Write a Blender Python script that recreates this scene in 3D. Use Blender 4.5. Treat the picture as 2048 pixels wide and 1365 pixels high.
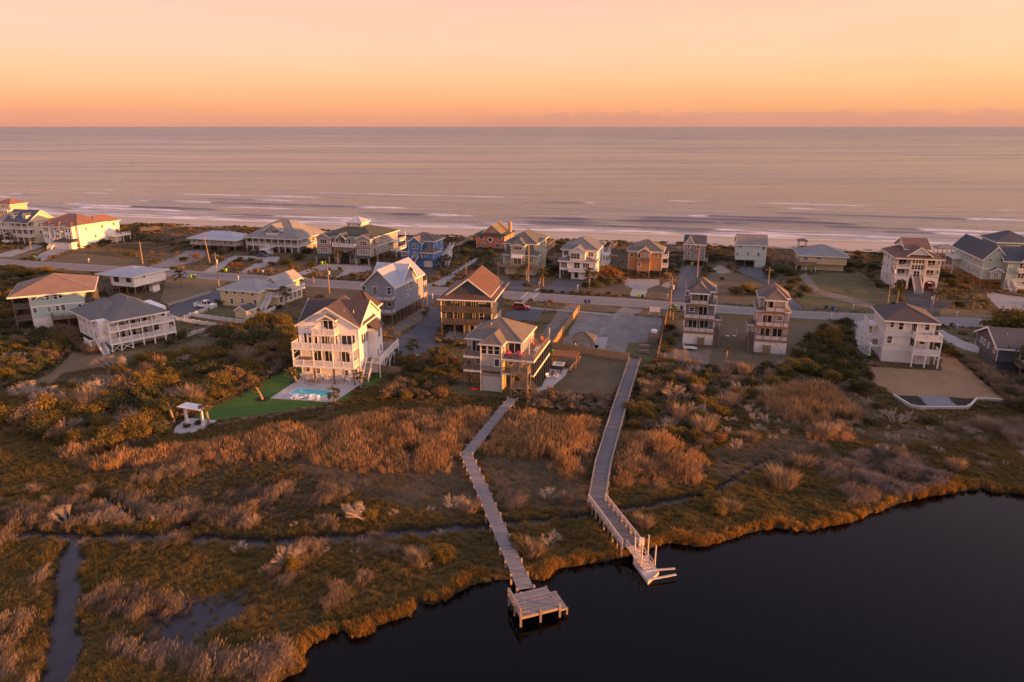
import bpy, math, random
import numpy as np
from mathutils import Vector, Matrix
from mathutils.geometry import tessellate_polygon

for o in list(bpy.data.objects): bpy.data.objects.remove(o)
S = bpy.context.scene
COL = S.collection
R = math.radians
rnd = random.Random(7)
rs = np.random.RandomState(11)

# ------------------------------------------------------------------ camera
CAM_H, FPX, HOR = 48.0, 1400.0, 253.5          # metres above the marsh, focal length in photo pixels, horizon row
PITCH = math.atan((682.5 - HOR) / FPX)
cam = bpy.data.cameras.new('camera')
cam.sensor_width = 36.0
cam.lens = 36.0 * FPX / 2048.0
cam.clip_start, cam.clip_end = 0.5, 400000.0
camo = bpy.data.objects.new('camera', cam)
camo.location = (0, 0, CAM_H)
camo.rotation_euler = (math.pi / 2 - PITCH, 0, 0)
COL.objects.link(camo)
S.camera = camo

# ------------------------------------------------------------------ sky, sun, exposure
SUN_AZ, SUN_EL = -18.0, 4.4                    # heading of the sun from +x (counter-clockwise), elevation, degrees
SUN_DIR = Vector((math.cos(R(SUN_AZ)) * math.cos(R(SUN_EL)), math.sin(R(SUN_AZ)) * math.cos(R(SUN_EL)), math.sin(R(SUN_EL))))
W = bpy.data.worlds.new('World'); S.world = W; W.use_nodes = True
nt = W.node_tree; nt.nodes.clear()
def wn(t, **k):
    n = nt.nodes.new(t)
    for a, b in k.items(): setattr(n, a, b)
    return n
L = nt.links.new
out = wn('ShaderNodeOutputWorld'); bg = wn('ShaderNodeBackground')
tc = wn('ShaderNodeTexCoord'); sep = wn('ShaderNodeSeparateXYZ')
L(tc.outputs['Generated'], sep.inputs[0])
asin = wn('ShaderNodeMath', operation='ARCSINE'); L(sep.outputs['Z'], asin.inputs[0])
el = wn('ShaderNodeMath', operation='DIVIDE'); L(asin.outputs[0], el.inputs[0]); el.inputs[1].default_value = math.pi / 2
ramp = wn('ShaderNodeValToRGB'); L(el.outputs[0], ramp.inputs[0])
def lin(r, g, b): return tuple((((c / 255 + .055) / 1.055) ** 2.4 if c > 10 else c / 255 / 12.92) for c in (r, g, b)) + (1,)
stops = [(0.0, lin(219, 152, 128)), (0.7, lin(228, 156, 126)), (1.6, lin(244, 168, 124)), (3.4, lin(253, 188, 142)), (5.2, lin(253, 197, 162)),
         (7.4, lin(251, 197, 165)), (9.5, lin(249, 193, 167)), (15, lin(234, 188, 186)), (28, lin(204, 184, 208)), (50, lin(178, 180, 214)), (90, lin(162, 172, 218))]
cr = ramp.color_ramp
while len(cr.elements) < len(stops): cr.elements.new(0.5)
for e, (p, c) in zip(cr.elements, stops): e.position = p / 90.0; e.color = c
# warmer and brighter towards the sun's side
dot = wn('ShaderNodeVectorMath', operation='DOT_PRODUCT'); L(tc.outputs['Generated'], dot.inputs[0]); dot.inputs[1].default_value = (math.cos(R(SUN_AZ)), math.sin(R(SUN_AZ)), 0)
mr = wn('ShaderNodeMapRange'); L(dot.outputs['Value'], mr.inputs[0])
mr.inputs[1].default_value = -0.8; mr.inputs[2].default_value = 1.0; mr.inputs[3].default_value = 0.0; mr.inputs[4].default_value = 1.0
tint = wn('ShaderNodeMixRGB', blend_type='MIX'); L(mr.outputs[0], tint.inputs[0]); tint.inputs[1].default_value = (0.97, 0.91, 0.98, 1); tint.inputs[2].default_value = (1.05, 1.05, 0.88, 1)
mul = wn('ShaderNodeMixRGB', blend_type='MULTIPLY'); mul.inputs[0].default_value = 1; L(ramp.outputs[0], mul.inputs[1]); L(tint.outputs[0], mul.inputs[2])
# the sunset itself, behind and to the right of the view, is brighter than the sky over the sea
gl = wn('ShaderNodeMapRange', interpolation_type='SMOOTHSTEP'); L(dot.outputs['Value'], gl.inputs[0]); gl.inputs[1].default_value = 0.3; gl.inputs[2].default_value = 1.0; gl.inputs[3].default_value = 1.0; gl.inputs[4].default_value = 2.7
glt = wn('ShaderNodeMixRGB'); gf = wn('ShaderNodeMapRange'); L(gl.outputs[0], gf.inputs[0]); gf.inputs[1].default_value = 1.0; gf.inputs[2].default_value = 2.7; L(gf.outputs[0], glt.inputs[0]); glt.inputs[1].default_value = (1, 1, 1, 1); glt.inputs[2].default_value = (1.0, 0.97, 0.98, 1)
glc = wn('ShaderNodeMixRGB', blend_type='MULTIPLY'); glc.inputs[0].default_value = 1; L(mul.outputs[0], glc.inputs[1]); L(glt.outputs[0], glc.inputs[2])
glm = wn('ShaderNodeVectorMath', operation='SCALE'); L(glc.outputs[0], glm.inputs[0]); L(gl.outputs[0], glm.inputs['Scale'])
# low bank of far cumulus above the sea horizon
az = wn('ShaderNodeMath', operation='ARCTAN2'); L(sep.outputs['X'], az.inputs[0]); L(sep.outputs['Y'], az.inputs[1])
cmb = wn('ShaderNodeCombineXYZ'); L(az.outputs[0], cmb.inputs[0]); L(asin.outputs[0], cmb.inputs[1])
mp = wn('ShaderNodeMapping'); mp.inputs['Scale'].default_value = (1, 3.2, 1); L(cmb.outputs[0], mp.inputs[0])
cn = wn('ShaderNodeTexNoise'); cn.inputs['Scale'].default_value = 34; cn.inputs['Detail'].default_value = 6; L(mp.outputs[0], cn.inputs['Vector'])
def wmath(op, a, b):
    n = wn('ShaderNodeMath', operation=op)
    for i, v in enumerate((a, b)):
        if v is None: continue
        if isinstance(v, (int, float)): n.inputs[i].default_value = v
        else: L(v, n.inputs[i])
    return n.outputs[0]
azr = wn('ShaderNodeMapRange'); L(az.outputs[0], azr.inputs[0]); azr.inputs[1].default_value = -0.22; azr.inputs[2].default_value = 0.06; azr.inputs[3].default_value = 0; azr.inputs[4].default_value = 1
topn = wmath('ADD', wmath('MULTIPLY', azr.outputs[0], 0.0185), wmath('MULTIPLY', wmath('SUBTRACT', cn.outputs['Fac'], 0.5), 0.026))
cm = wn('ShaderNodeMapRange'); L(wmath('SUBTRACT', topn, asin.outputs[0]), cm.inputs[0]); cm.inputs[1].default_value = -0.0012; cm.inputs[2].default_value = 0.004; cm.inputs[3].default_value = 0; cm.inputs[4].default_value = 0.62
cmix = wn('ShaderNodeMixRGB'); L(wmath('MULTIPLY', cm.outputs[0], azr.outputs[0]), cmix.inputs[0]); L(glm.outputs[0], cmix.inputs[1]); cmix.inputs[2].default_value = lin(206, 142, 130)
sky = wn('ShaderNodeTexSky', sky_type='NISHITA'); sky.sun_disc = False; sky.sun_elevation = R(SUN_EL); sky.sun_rotation = R(90 - SUN_AZ)
nm = wn('ShaderNodeMixRGB', blend_type='ADD'); nm.inputs[0].default_value = 0.05
vn = wn('ShaderNodeTexNoise'); vn.inputs['Scale'].default_value = 5; vn.inputs['Detail'].default_value = 5; vmp = wn('ShaderNodeMapping'); vmp.inputs['Scale'].default_value = (1, 7, 1); L(cmb.outputs[0], vmp.inputs[0]); L(vmp.outputs[0], vn.inputs['Vector'])
vr = wn('ShaderNodeMapRange'); L(vn.outputs['Fac'], vr.inputs[0]); vr.inputs[1].default_value = .3; vr.inputs[2].default_value = .7; vr.inputs[3].default_value = .965; vr.inputs[4].default_value = 1.03
veil = wn('ShaderNodeVectorMath', operation='SCALE'); L(cmix.outputs[0], veil.inputs[0]); L(vr.outputs[0], veil.inputs['Scale'])   # faint high veils
L(veil.outputs[0], nm.inputs[1]); L(sky.outputs[0], nm.inputs[2])
L(nm.outputs[0], bg.inputs[0]); bg.inputs[1].default_value = 0.375
L(bg.outputs[0], out.inputs[0])
sun = bpy.data.lights.new('sun', 'SUN'); sun.energy = 4.7; sun.angle = R(0.5); sun.color = (1.0, 0.36, 0.055)
suno = bpy.data.objects.new('sun', sun); suno.rotation_euler = SUN_DIR.to_track_quat('Z', 'Y').to_euler(); suno.location = (80, -40, 60); COL.objects.link(suno)
S.view_settings.view_transform = 'Standard'; S.view_settings.look = 'None'; S.view_settings.exposure = 1.44; S.view_settings.gamma = 1.0; S.view_settings.use_curve_mapping = False
S.cycles.max_bounces = 6; S.cycles.transparent_max_bounces = 4; S.cycles.use_denoising = True

# ------------------------------------------------------------------ surveying: where a point of the photograph lies on the ground
def ray(u, v):
    x = (u - 1024) / FPX; y = -(v - 682.5) / FPX
    c, s = math.cos(PITCH), math.sin(PITCH)
    return np.array([x, c + y * s, -s + y * c])
def G(u, v, z=0.0):
    r = ray(u, v); t = (z - CAM_H) / r[2]
    return (r[0] * t, r[1] * t)
Q = 4.8762
ZM = dict(A=(0, 380, Q), B=(380, 420, Q), C=(760, 420, Q), D=(1080, 440, Q), E=(1330, 440, Q), F=(1628, 440, Q), G=(0, 560, Q), H=(500, 590, 5.6889), I=(850, 580, 5.6889),
          J=(1160, 620, Q), K=(1600, 590, 4.5714), L=(900, 820, 3.102), M=(1200, 700, 2.4151), N=(0, 640, 2.9257), O=(0, 1000, 3.4133), P=(500, 900, 2.9257), X=(0, 0, 1))
def Z(z, X, Y, h=0.0):
    a = ZM[z]; return G(a[0] + X / a[2], a[1] + Y / a[2], h)
def ZP(z, pts, h=0.0): return [Z(z, x, y, h) for x, y in pts]

# ------------------------------------------------------------------ tags
def tag(o, label=None, cat=None, group=None, kind=None):
    if label: o['label'] = label
    if cat: o['category'] = cat
    if group: o['group'] = group
    if kind: o['kind'] = kind
    return o
def empty(name, loc, rz=0.0, label=None, cat=None, group=None):
    o = bpy.data.objects.new(name, None); o.empty_display_size = 0.3
    o.location = loc; o.rotation_euler = (0, 0, rz); COL.objects.link(o)
    return tag(o, label, cat, group)

# ------------------------------------------------------------------ materials
MATS = {}
class NM:
    """a small node-material writer"""
    def __init__(s, name):
        s.m = bpy.data.materials.new(name); s.m.use_nodes = True; s.t = s.m.node_tree; s.t.nodes.clear()
        s.out = s.n('ShaderNodeOutputMaterial'); s.p = s.n('ShaderNodeBsdfPrincipled'); s.l(s.p.outputs[0], s.out.inputs[0])
        s.p.inputs['Specular IOR Level'].default_value = 0.3
        s.tc = s.n('ShaderNodeTexCoord')
    def n(s, t, **k):
        n = s.t.nodes.new(t)
        for a, b in k.items(): setattr(n, a, b)
        return n
    def l(s, a, b): s.t.links.new(a, b)
    def noise(s, scale, detail=3, vec=None, stretch=None, rough=0.55, coord='Object'):
        n = s.n('ShaderNodeTexNoise'); n.inputs['Scale'].default_value = scale; n.inputs['Detail'].default_value = detail; n.inputs['Roughness'].default_value = rough
        v = vec or s.tc.outputs[coord]
        if stretch:
            mp = s.n('ShaderNodeMapping'); mp.inputs['Scale'].default_value = stretch; s.l(v, mp.inputs[0]); v = mp.outputs[0]
        s.l(v, n.inputs['Vector']); return n.outputs['Fac']
    def pos(s): return s.n('ShaderNodeNewGeometry').outputs['Position']
    def ramp(s, fac, stops):
        r = s.n('ShaderNodeValToRGB'); s.l(fac, r.inputs[0]); e = r.color_ramp.elements
        while len(e) < len(stops): e.new(0.5)
        for el, (p, c) in zip(e, stops): el.position = p; el.color = tuple(c[:3]) + (1,)
        return r.outputs[0]
    def mix(s, fac, a, b, blend='MIX'):
        m = s.n('ShaderNodeMixRGB', blend_type=blend)
        for i, v in zip((0, 1, 2), (fac, a, b)):
            if isinstance(v, (int, float)): m.inputs[i].default_value = v
            elif isinstance(v, tuple): m.inputs[i].default_value = tuple(v[:3]) + (1,)
            else: s.l(v, m.inputs[i])
        return m.outputs[0]
    def math(s, op, a, b=0.0):
        m = s.n('ShaderNodeMath', operation=op)
        for i, v in zip((0, 1), (a, b)):
            if isinstance(v, (int, float)): m.inputs[i].default_value = v
            else: s.l(v, m.inputs[i])
        return m.outputs[0]
    def bump(s, h, strength=0.3, dist=0.05):
        b = s.n('ShaderNodeBump'); b.inputs['Strength'].default_value = strength; b.inputs['Distance'].default_value = dist
        s.l(h, b.inputs['Height']); s.l(b.outputs[0], s.p.inputs['Normal']); return b
    def col(s, c):
        if isinstance(c, tuple): s.p.inputs['Base Color'].default_value = tuple(c[:3]) + (1,)
        else: s.l(c, s.p.inputs['Base Color'])
    def rough(s, r):
        if isinstance(r, (int, float)): s.p.inputs['Roughness'].default_value = r
        else: s.l(r, s.p.inputs['Roughness'])
def sc(c, k): return tuple(min(1, x * k) for x in c[:3])
def memo(f):
    def g(*a):
        k = (f.__name__,) + a
        if k not in MATS: MATS[k] = f(*a)
        return MATS[k]
    return g
@memo
def paint(c, lap=0.0):
    """painted boards: faint weathering and, with lap, the fine relief of lap siding too narrow to model at this distance"""
    m = NM('painted_boards'); f = m.noise(0.9, 5); g = m.noise(9, 2, stretch=(1, 1, .15))
    m.col(m.mix(m.math('MULTIPLY', g, .22), m.ramp(f, [(.3, sc(c, .86)), (.7, sc(c, 1.05))]), sc(c, .72)))
    m.rough(.6)
    if lap:
        sp = m.n('ShaderNodeSeparateXYZ'); m.l(m.tc.outputs['Object'], sp.inputs[0])
        m.bump(m.math('FRACT', m.math('DIVIDE', sp.outputs['Z'], lap)), .6, .03)
    return m.m
@memo
def battens(c):
    m = NM('board_and_batten'); f = m.noise(.8, 5)
    m.col(m.ramp(f, [(.3, sc(c, .88)), (.7, sc(c, 1.05))])); m.rough(.6); return m.m
@memo
def shingle(c):
    m = NM('roof_shingles'); b = m.n('ShaderNodeTexVoronoi'); b.inputs['Scale'].default_value = 2.4
    mp = m.n('ShaderNodeMapping'); mp.inputs['Scale'].default_value = (1, 1, 2.5); m.l(m.tc.outputs['Object'], mp.inputs[0]); m.l(mp.outputs[0], b.inputs['Vector'])
    f = m.noise(.45, 5); g = m.noise(14, 2)
    a = m.ramp(f, [(.3, sc(c, .8)), (.7, sc(c, 1.12))])
    bw = m.n('ShaderNodeRGBToBW'); m.l(b.outputs['Color'], bw.inputs[0])
    a = m.mix(m.math('MULTIPLY', bw.outputs[0], .35), a, sc(c, .6)); a = m.mix(m.math('MULTIPLY', g, .3), a, sc(c, 1.5))
    m.col(a); m.rough(.85)
    sp = m.n('ShaderNodeSeparateXYZ'); m.l(m.tc.outputs['Object'], sp.inputs[0]); m.bump(m.math('FRACT', m.math('DIVIDE', sp.outputs['Z'], .13)), .5, .03)
    return m.m
@memo
def metal_roof(c):
    m = NM('metal_roofing'); m.col(m.ramp(m.noise(.7, 4), [(.3, sc(c, .9)), (.7, sc(c, 1.06))])); m.p.inputs['Metallic'].default_value = .25; m.rough(.42); return m.m
@memo
def wood(c):
    m = NM('weathered_wood'); f = m.noise(1.2, 4); r = m.n('ShaderNodeObjectInfo').outputs['Random']; g = m.noise(16, 3, stretch=(1, 1, .2))
    a = m.ramp(f, [(.3, sc(c, .75)), (.7, sc(c, 1.2))]); a = m.mix(m.math('MULTIPLY', r, .75), a, sc(c, .52)); a = m.mix(m.math('MULTIPLY', g, .3), a, sc(c, 1.4))
    m.col(a); m.rough(.85); return m.m
@memo
def plain(c, r=.6, metal=0.0):
    m = NM('plain_finish'); m.col(m.ramp(m.noise(2.2, 3), [(.3, sc(c, .9)), (.7, sc(c, 1.06))])); m.rough(r); m.p.inputs['Metallic'].default_value = metal; return m.m
@memo
def carpaint(c):
    m = NM('car_paint'); m.col(c); m.rough(.28); m.p.inputs['Coat Weight'].default_value = .7; m.p.inputs['Specular IOR Level'].default_value = .5; return m.m
@memo
def glass(c=(.012, .014, .018)):
    m = NM('window_glass'); r = m.n('ShaderNodeObjectInfo').outputs['Random']
    m.col(m.ramp(r, [(.0, c), (.55, sc(c, 2.2)), (.72, (.05, .048, .045)), (.9, (.16, .145, .13))])); m.rough(.06); m.p.inputs['Specular IOR Level'].default_value = .5; return m.m
@memo
def surf(name, c1, c2, scale, fine, rough=.9, bump=.2):
    """ground surfaces: broad patches and fine grain in the material's own colours"""
    m = NM(name); p = m.pos(); f = m.noise(scale, 7, vec=p, rough=.66); g = m.noise(fine, 4, vec=p, rough=.7); w = m.noise(scale * 3.1, 5, vec=p, stretch=(1, .45, 1), rough=.7)
    a = m.ramp(f, [(.34, c1), (.66, c2)]); a = m.mix(m.ramp(w, [(.5, (0,) * 3), (.7, (.6,) * 3)]), a, sc(c1, .72)); a = m.mix(m.ramp(w, [(.3, (.5,) * 3), (.45, (0,) * 3)]), a, sc(c2, 1.22)); a = m.mix(m.math('MULTIPLY', g, .5), a, sc(c1, .55)); m.col(a); m.rough(rough); m.bump(g, bump, .1); return m.m
@memo
def gravelmat():
    """crushed stone driven over: pale drifts, darker compacted arcs and loose grit"""
    m = NM('gravel'); p = m.pos(); n = m.n('ShaderNodeTexNoise'); n.inputs['Scale'].default_value = .16; n.inputs['Detail'].default_value = 8; n.inputs['Roughness'].default_value = .68; n.inputs['Distortion'].default_value = 1.6; m.l(p, n.inputs['Vector']); b = m.noise(.9, 6, vec=p, rough=.75); g = m.noise(5.0, 4, vec=p, rough=.8)
    a = m.ramp(n.outputs['Fac'], [(.30, (.13, .12, .115)), (.45, (.20, .18, .165)), (.55, (.26, .235, .215)), (.68, (.44, .40, .365))]); a = m.mix(m.ramp(b, [(.42, (.6,) * 3), (.6, (0,) * 3)]), a, (.17, .15, .135)); a = m.mix(m.math('MULTIPLY', g, .55), a, (.10, .09, .085)); m.col(a); m.rough(.95); m.bump(g, .6, .1); return m.m
@memo
def leafmat(name, c1, c2, c3, trans=.18):
    """foliage: each leaf and each plant a little different in its own colour"""
    m = NM(name); ge = m.n('ShaderNodeNewGeometry'); ob = m.n('ShaderNodeObjectInfo').outputs['Random']
    a = m.ramp(ge.outputs['Random Per Island'], [(.05, c1), (.55, c2), (.97, c3)])
    a = m.mix(m.math('MULTIPLY', ob, .6), a, sc(c2, .55)); b = m.noise(.12, 3, vec=ge.outputs['Position'])
    a = m.mix(m.ramp(b, [(.4, (0, 0, 0)), (.65, (.55,) * 3)]), a, sc(c3, 1.15)); m.col(a); m.rough(.7)
    m.p.inputs['Specular IOR Level'].default_value = .15
    tr = m.n('ShaderNodeBsdfTranslucent'); m.l(a, tr.inputs[0]); mx = m.n('ShaderNodeMixShader'); mx.inputs[0].default_value = trans
    m.l(m.p.outputs[0], mx.inputs[1]); m.l(tr.outputs[0], mx.inputs[2]); m.l(mx.outputs[0], m.out.inputs[0]); return m.m

# ------------------------------------------------------------------ mesh writing
class MB:
    def __init__(s): s.v = []; s.f = []
    def poly(s, pts):
        n = len(s.v); s.v += [tuple(p) for p in pts]; s.f.append(tuple(range(n, n + len(pts)))); return s
    def box(s, x0, x1, y0, y1, z0, z1):
        n = len(s.v); s.v += [(x0, y0, z0), (x1, y0, z0), (x1, y1, z0), (x0, y1, z0), (x0, y0, z1), (x1, y0, z1), (x1, y1, z1), (x0, y1, z1)]
        s.f += [tuple(n + i for i in q) for q in ((3, 2, 1, 0), (4, 5, 6, 7), (0, 1, 5, 4), (1, 2, 6, 5), (2, 3, 7, 6), (3, 0, 4, 7))]; return s
    def bar(s, p, q, w, d=None, up=(0, 0, 1)):
        p, q = Vector(p), Vector(q); t = (q - p)
        if t.length < 1e-6: return s
        t.normalize(); u = Vector(up); a = t.cross(u)
        if a.length < 1e-3: a = t.cross(Vector((1, 0, 0)))
        a.normalize(); b = a.cross(t).normalized(); a = a * w / 2; b = b * (d or w) / 2; n = len(s.v)
        for c in (p, q): s.v += [tuple(c - a - b), tuple(c + a - b), tuple(c + a + b), tuple(c - a + b)]
        s.f += [tuple(n + i for i in k) for k in ((3, 2, 1, 0), (4, 5, 6, 7), (0, 1, 5, 4), (1, 2, 6, 5), (2, 3, 7, 6), (3, 0, 4, 7))]; return s
    def tube(s, pts, rad, k=6, cap=True):
        n = len(s.v); m = len(pts)
        for i, p in enumerate(pts):
            p = Vector(p); t = (Vector(pts[min(i + 1, m - 1)]) - Vector(pts[max(i - 1, 0)])).normalized()
            a = t.cross(Vector((0, 0, 1)));
            if a.length < 1e-2: a = t.cross(Vector((1, 0, 0)))
            a.normalize(); b = t.cross(a).normalized(); r = rad[i] if hasattr(rad, '__len__') else rad
            for j in range(k):
                th = 2 * math.pi * j / k; s.v.append(tuple(p + a * r * math.cos(th) + b * r * math.sin(th)))
        for i in range(m - 1):
            for j in range(k):
                j2 = (j + 1) % k; s.f.append((n + i * k + j, n + i * k + j2, n + (i + 1) * k + j2, n + (i + 1) * k + j))
        if cap: s.f.append(tuple(n + (m - 1) * k + j for j in range(k))); s.f.append(tuple(n + k - 1 - j for j in range(k)))
        return s
    def prism(s, pts, vec):
        """a planar outline swept along vec"""
        n = len(s.v); m = len(pts); s.v += [tuple(p) for p in pts]; s.v += [tuple(Vector(p) + Vector(vec)) for p in pts]
        s.f.append(tuple(range(n + m - 1, n - 1, -1))); s.f.append(tuple(range(n + m, n + 2 * m)))
        for i in range(m): j = (i + 1) % m; s.f.append((n + i, n + j, n + m + j, n + m + i))
        return s
    def add(s, o, M=None):
        n = len(s.v); s.v += [tuple(M @ Vector(p)) for p in o.v] if M else o.v; s.f += [tuple(n + i for i in f) for f in o.f]; return s
    def mesh(s, name, mat, smooth=False):
        me = bpy.data.meshes.new(name); me.from_pydata(s.v, [], s.f)
        if mat: me.materials.append(mat)
        if smooth: me.polygons.foreach_set('use_smooth', [True] * len(me.polygons))
        me.update(); return me
    def build(s, name, mat, parent=None, smooth=False): return link(name, s.mesh(name, mat, smooth), parent)
def link(name, me, parent=None, loc=None, rz=None):
    o = bpy.data.objects.new(name, me); COL.objects.link(o)
    if parent: o.parent = parent
    if loc is not None: o.location = loc
    if rz is not None: o.rotation_euler = (0, 0, rz)
    return o
def copy_tree(o, parent=None):
    c = o.copy(); COL.objects.link(c); c.parent = parent
    for ch in list(o.children): copy_tree(ch, c)
    return c
def place(proto, used, loc, rz, label, scale=None, group=None):
    """the first call moves the prototype itself, later ones copy it and its parts"""
    o = copy_tree(proto) if used.get(proto.name) else proto
    used[proto.name] = True
    o.location = loc; o.rotation_euler = (0, 0, rz)
    if scale: o.scale = scale if hasattr(scale, '__len__') else (scale,) * 3
    o['label'] = label
    if group: o['group'] = group
    return o
USED = {}

# ------------------------------------------------------------------ numpy helpers
def inpoly(x, y, poly):
    p = np.asarray(poly); n = len(p); c = np.zeros(np.shape(x), bool)
    for i in range(n):
        x1, y1 = p[i]; x2, y2 = p[i - 1]
        if y1 == y2: continue
        c ^= ((y1 > y) != (y2 > y)) & (x < (x2 - x1) * (y - y1) / (y2 - y1) + x1)
    return c
def dline(x, y, pts, closed=False):
    d = np.full(np.shape(x), 1e9); p = list(pts) + ([pts[0]] if closed else [])
    for (ax, ay), (bx, by) in zip(p, p[1:]):
        dx, dy = bx - ax, by - ay; t = np.clip(((x - ax) * dx + (y - ay) * dy) / (dx * dx + dy * dy + 1e-9), 0, 1)
        d = np.minimum(d, np.hypot(x - ax - t * dx, y - ay - t * dy))
    return d
_perm = rs.permutation(4096); _val = rs.rand(4096)
def vnoise(x, y):
    xi = np.floor(x).astype(int); yi = np.floor(y).astype(int); fx = x - xi; fy = y - yi; fx = fx * fx * (3 - 2 * fx); fy = fy * fy * (3 - 2 * fy)
    h = lambda a, b: _val[_perm[(a + _perm[b & 4095]) & 4095]]
    return (h(xi, yi) * (1 - fx) + h(xi + 1, yi) * fx) * (1 - fy) + (h(xi, yi + 1) * (1 - fx) + h(xi + 1, yi + 1) * fx) * fy
def fbm(x, y, o=4):
    t = 0; a = .5
    for i in range(o): t = t + a * vnoise(x * 2 ** i + 17 * i, y * 2 ** i + 5 * i); a *= .5
    return t
def smooth(a, b, x): t = np.clip((x - a) / (b - a), 0, 1); return t * t * (3 - 2 * t)
def grid_mesh(name, X, Y, Zz, mat, smoothsh=True, attrs=None):
    ny, nx = X.shape; v = np.stack([X, Y, Zz], -1).reshape(-1, 3); i = np.arange(nx * ny).reshape(ny, nx)
    q = np.stack([i[:-1, :-1], i[:-1, 1:], i[1:, 1:], i[1:, :-1]], -1).reshape(-1, 4)
    me = bpy.data.meshes.new(name); me.vertices.add(len(v)); me.vertices.foreach_set('co', v.ravel()); me.loops.add(q.size); me.loops.foreach_set('vertex_index', q.ravel())
    me.polygons.add(len(q)); me.polygons.foreach_set('loop_start', np.arange(0, q.size, 4)); me.polygons.foreach_set('loop_total', np.full(len(q), 4))
    me.polygons.foreach_set('use_smooth', np.full(len(q), smoothsh)); me.update(calc_edges=True); me.validate()
    for k, a in (attrs or {}).items():
        at = me.attributes.new(k, 'FLOAT', 'POINT'); at.data.foreach_set('value', a.ravel().astype(np.float32))
    me.materials.append(mat); return link(name, me)
# ================================================================== LAND AND WATER
def pxs(pts, z=0.0): return [G(u, v, z) for u, v in pts]
SHORE = pxs([(548, 1365), (570, 1352), (613, 1334), (609, 1310), (626, 1286), (657, 1272), (661, 1266), (691, 1260), (712, 1271), (746, 1267), (753, 1249), (790, 1237), (818, 1231), (837, 1202), (869, 1204),
             (920, 1184), (944, 1168), (1009, 1158), (1040, 1152), (1078, 1160), (1105, 1153), (1112, 1136), (1136, 1131), (1200, 1122), (1241, 1112), (1289, 1097), (1337, 1083), (1407, 1089), (1448, 1083), (1490, 1064),
             (1552, 1054), (1622, 1060), (1668, 1048), (1705, 1042), (1722, 1033), (1771, 1017), (1792, 1006), (1879, 988), (1966, 975), (1987, 982), (2048, 986)])
SHORE_LINE = [(-34, 30)] + SHORE + [(90, 88), (98, 78), (104, 50), (104, -60)]
POND = SHORE_LINE + [(-34, -60)]
CREEKS = [(pxs([(-60, 1066), (0, 1068), (60, 1068), (130, 1070), (165, 1073), (260, 1076), (350, 1073), (420, 1079), (520, 1086), (620, 1081), (700, 1073), (800, 1067), (900, 1058), (980, 1050), (1090, 1040)]), .78),
          (pxs([(1090, 1040), (1180, 1028), (1260, 1018), (1330, 1005), (1400, 990)]), .5), (pxs([(1400, 990), (1460, 965), (1500, 940), (1540, 915)]), .22),
          (pxs([(165, 1073), (142, 1105), (132, 1180), (130, 1250), (122, 1310), (112, 1365), (100, 1440)]), 1.05), (pxs([(330, 1070), (375, 1050)]), .8), (pxs([(195, 995), (240, 1022), (270, 1045)]), .55)]
MUD = pxs([(290, 1215), (340, 1195), (420, 1195), (490, 1180), (500, 1215), (420, 1265), (400, 1300), (330, 1325), (285, 1300), (310, 1260)])
MUD2 = pxs([(255, 1185), (275, 1178), (300, 1185), (280, 1200)]); MUD3 = pxs([(480, 990), (520, 985), (515, 1010), (590, 1025), (580, 1035), (480, 1010)])
TOE = [(-420, 420), (-275, 379), (-207, 365), (-152, 354), (-52, 328), (12, 311), (100, 292), (144, 280), (197, 266), (340, 226)]
SEASHORE = [(-900, 640), (-319, 441), (-273, 417), (-167, 389.5), (-68, 365), (38, 343), (163, 314), (217, 296), (500, 210), (900, 90)]
def toe_y(x): return np.interp(x, [p[0] for p in TOE], [p[1] for p in TOE])
def sea_y(x): return np.interp(x, [p[0] for p in SEASHORE], [p[1] for p in SEASHORE])

def water_depth(x, y):
    """metres inside open water, positive under water"""
    d = np.where(inpoly(x, y, POND), 1, -1) * dline(x, y, SHORE_LINE)
    d = d + (fbm(x * .9, y * .9, 3) - .45) * 1.1
    for pts, w in CREEKS: d = np.maximum(d, w - dline(x, y, pts) + (fbm(x * .55 + 40, y * .55, 4) - .45) * 1.9)
    return d
def mud(x, y):
    m = np.zeros(np.shape(x))
    for mp in (MUD, MUD2, MUD3): m = np.maximum(m, smooth(-1.2, .8, np.where(inpoly(x, y, mp), 1, -1) * dline(x, y, mp, True) + 3.5 * (fbm(x * .3 + 3, y * .3 + 9, 4) - .47)))
    return m
def land_z(x, y):
    d = water_depth(x, y); mz = .06 + .12 * (fbm(x * .5, y * .5) - .45)
    k = smooth(90, 99, y)
    z = mz * (1 - k); mm = mud(x, y); z = z * (1 - mm) + mm * (-.325 + .16 * (fbm(x * .55 + 70, y * .55, 4) - .44))
    z = np.where(y < 150, z * (1 - smooth(-.5, .35, d)) - .95 * smooth(-.5, .35, d), z)
    t = toe_y(x) - y
    z = z + smooth(50, 26, t) * (.3 + 1.4 * (fbm(x * .07, y * .07) - .2)) * smooth(-2, 7, t)
    return np.where(t < 2, -2.5 * smooth(2, -4, t) + z, z)

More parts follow.
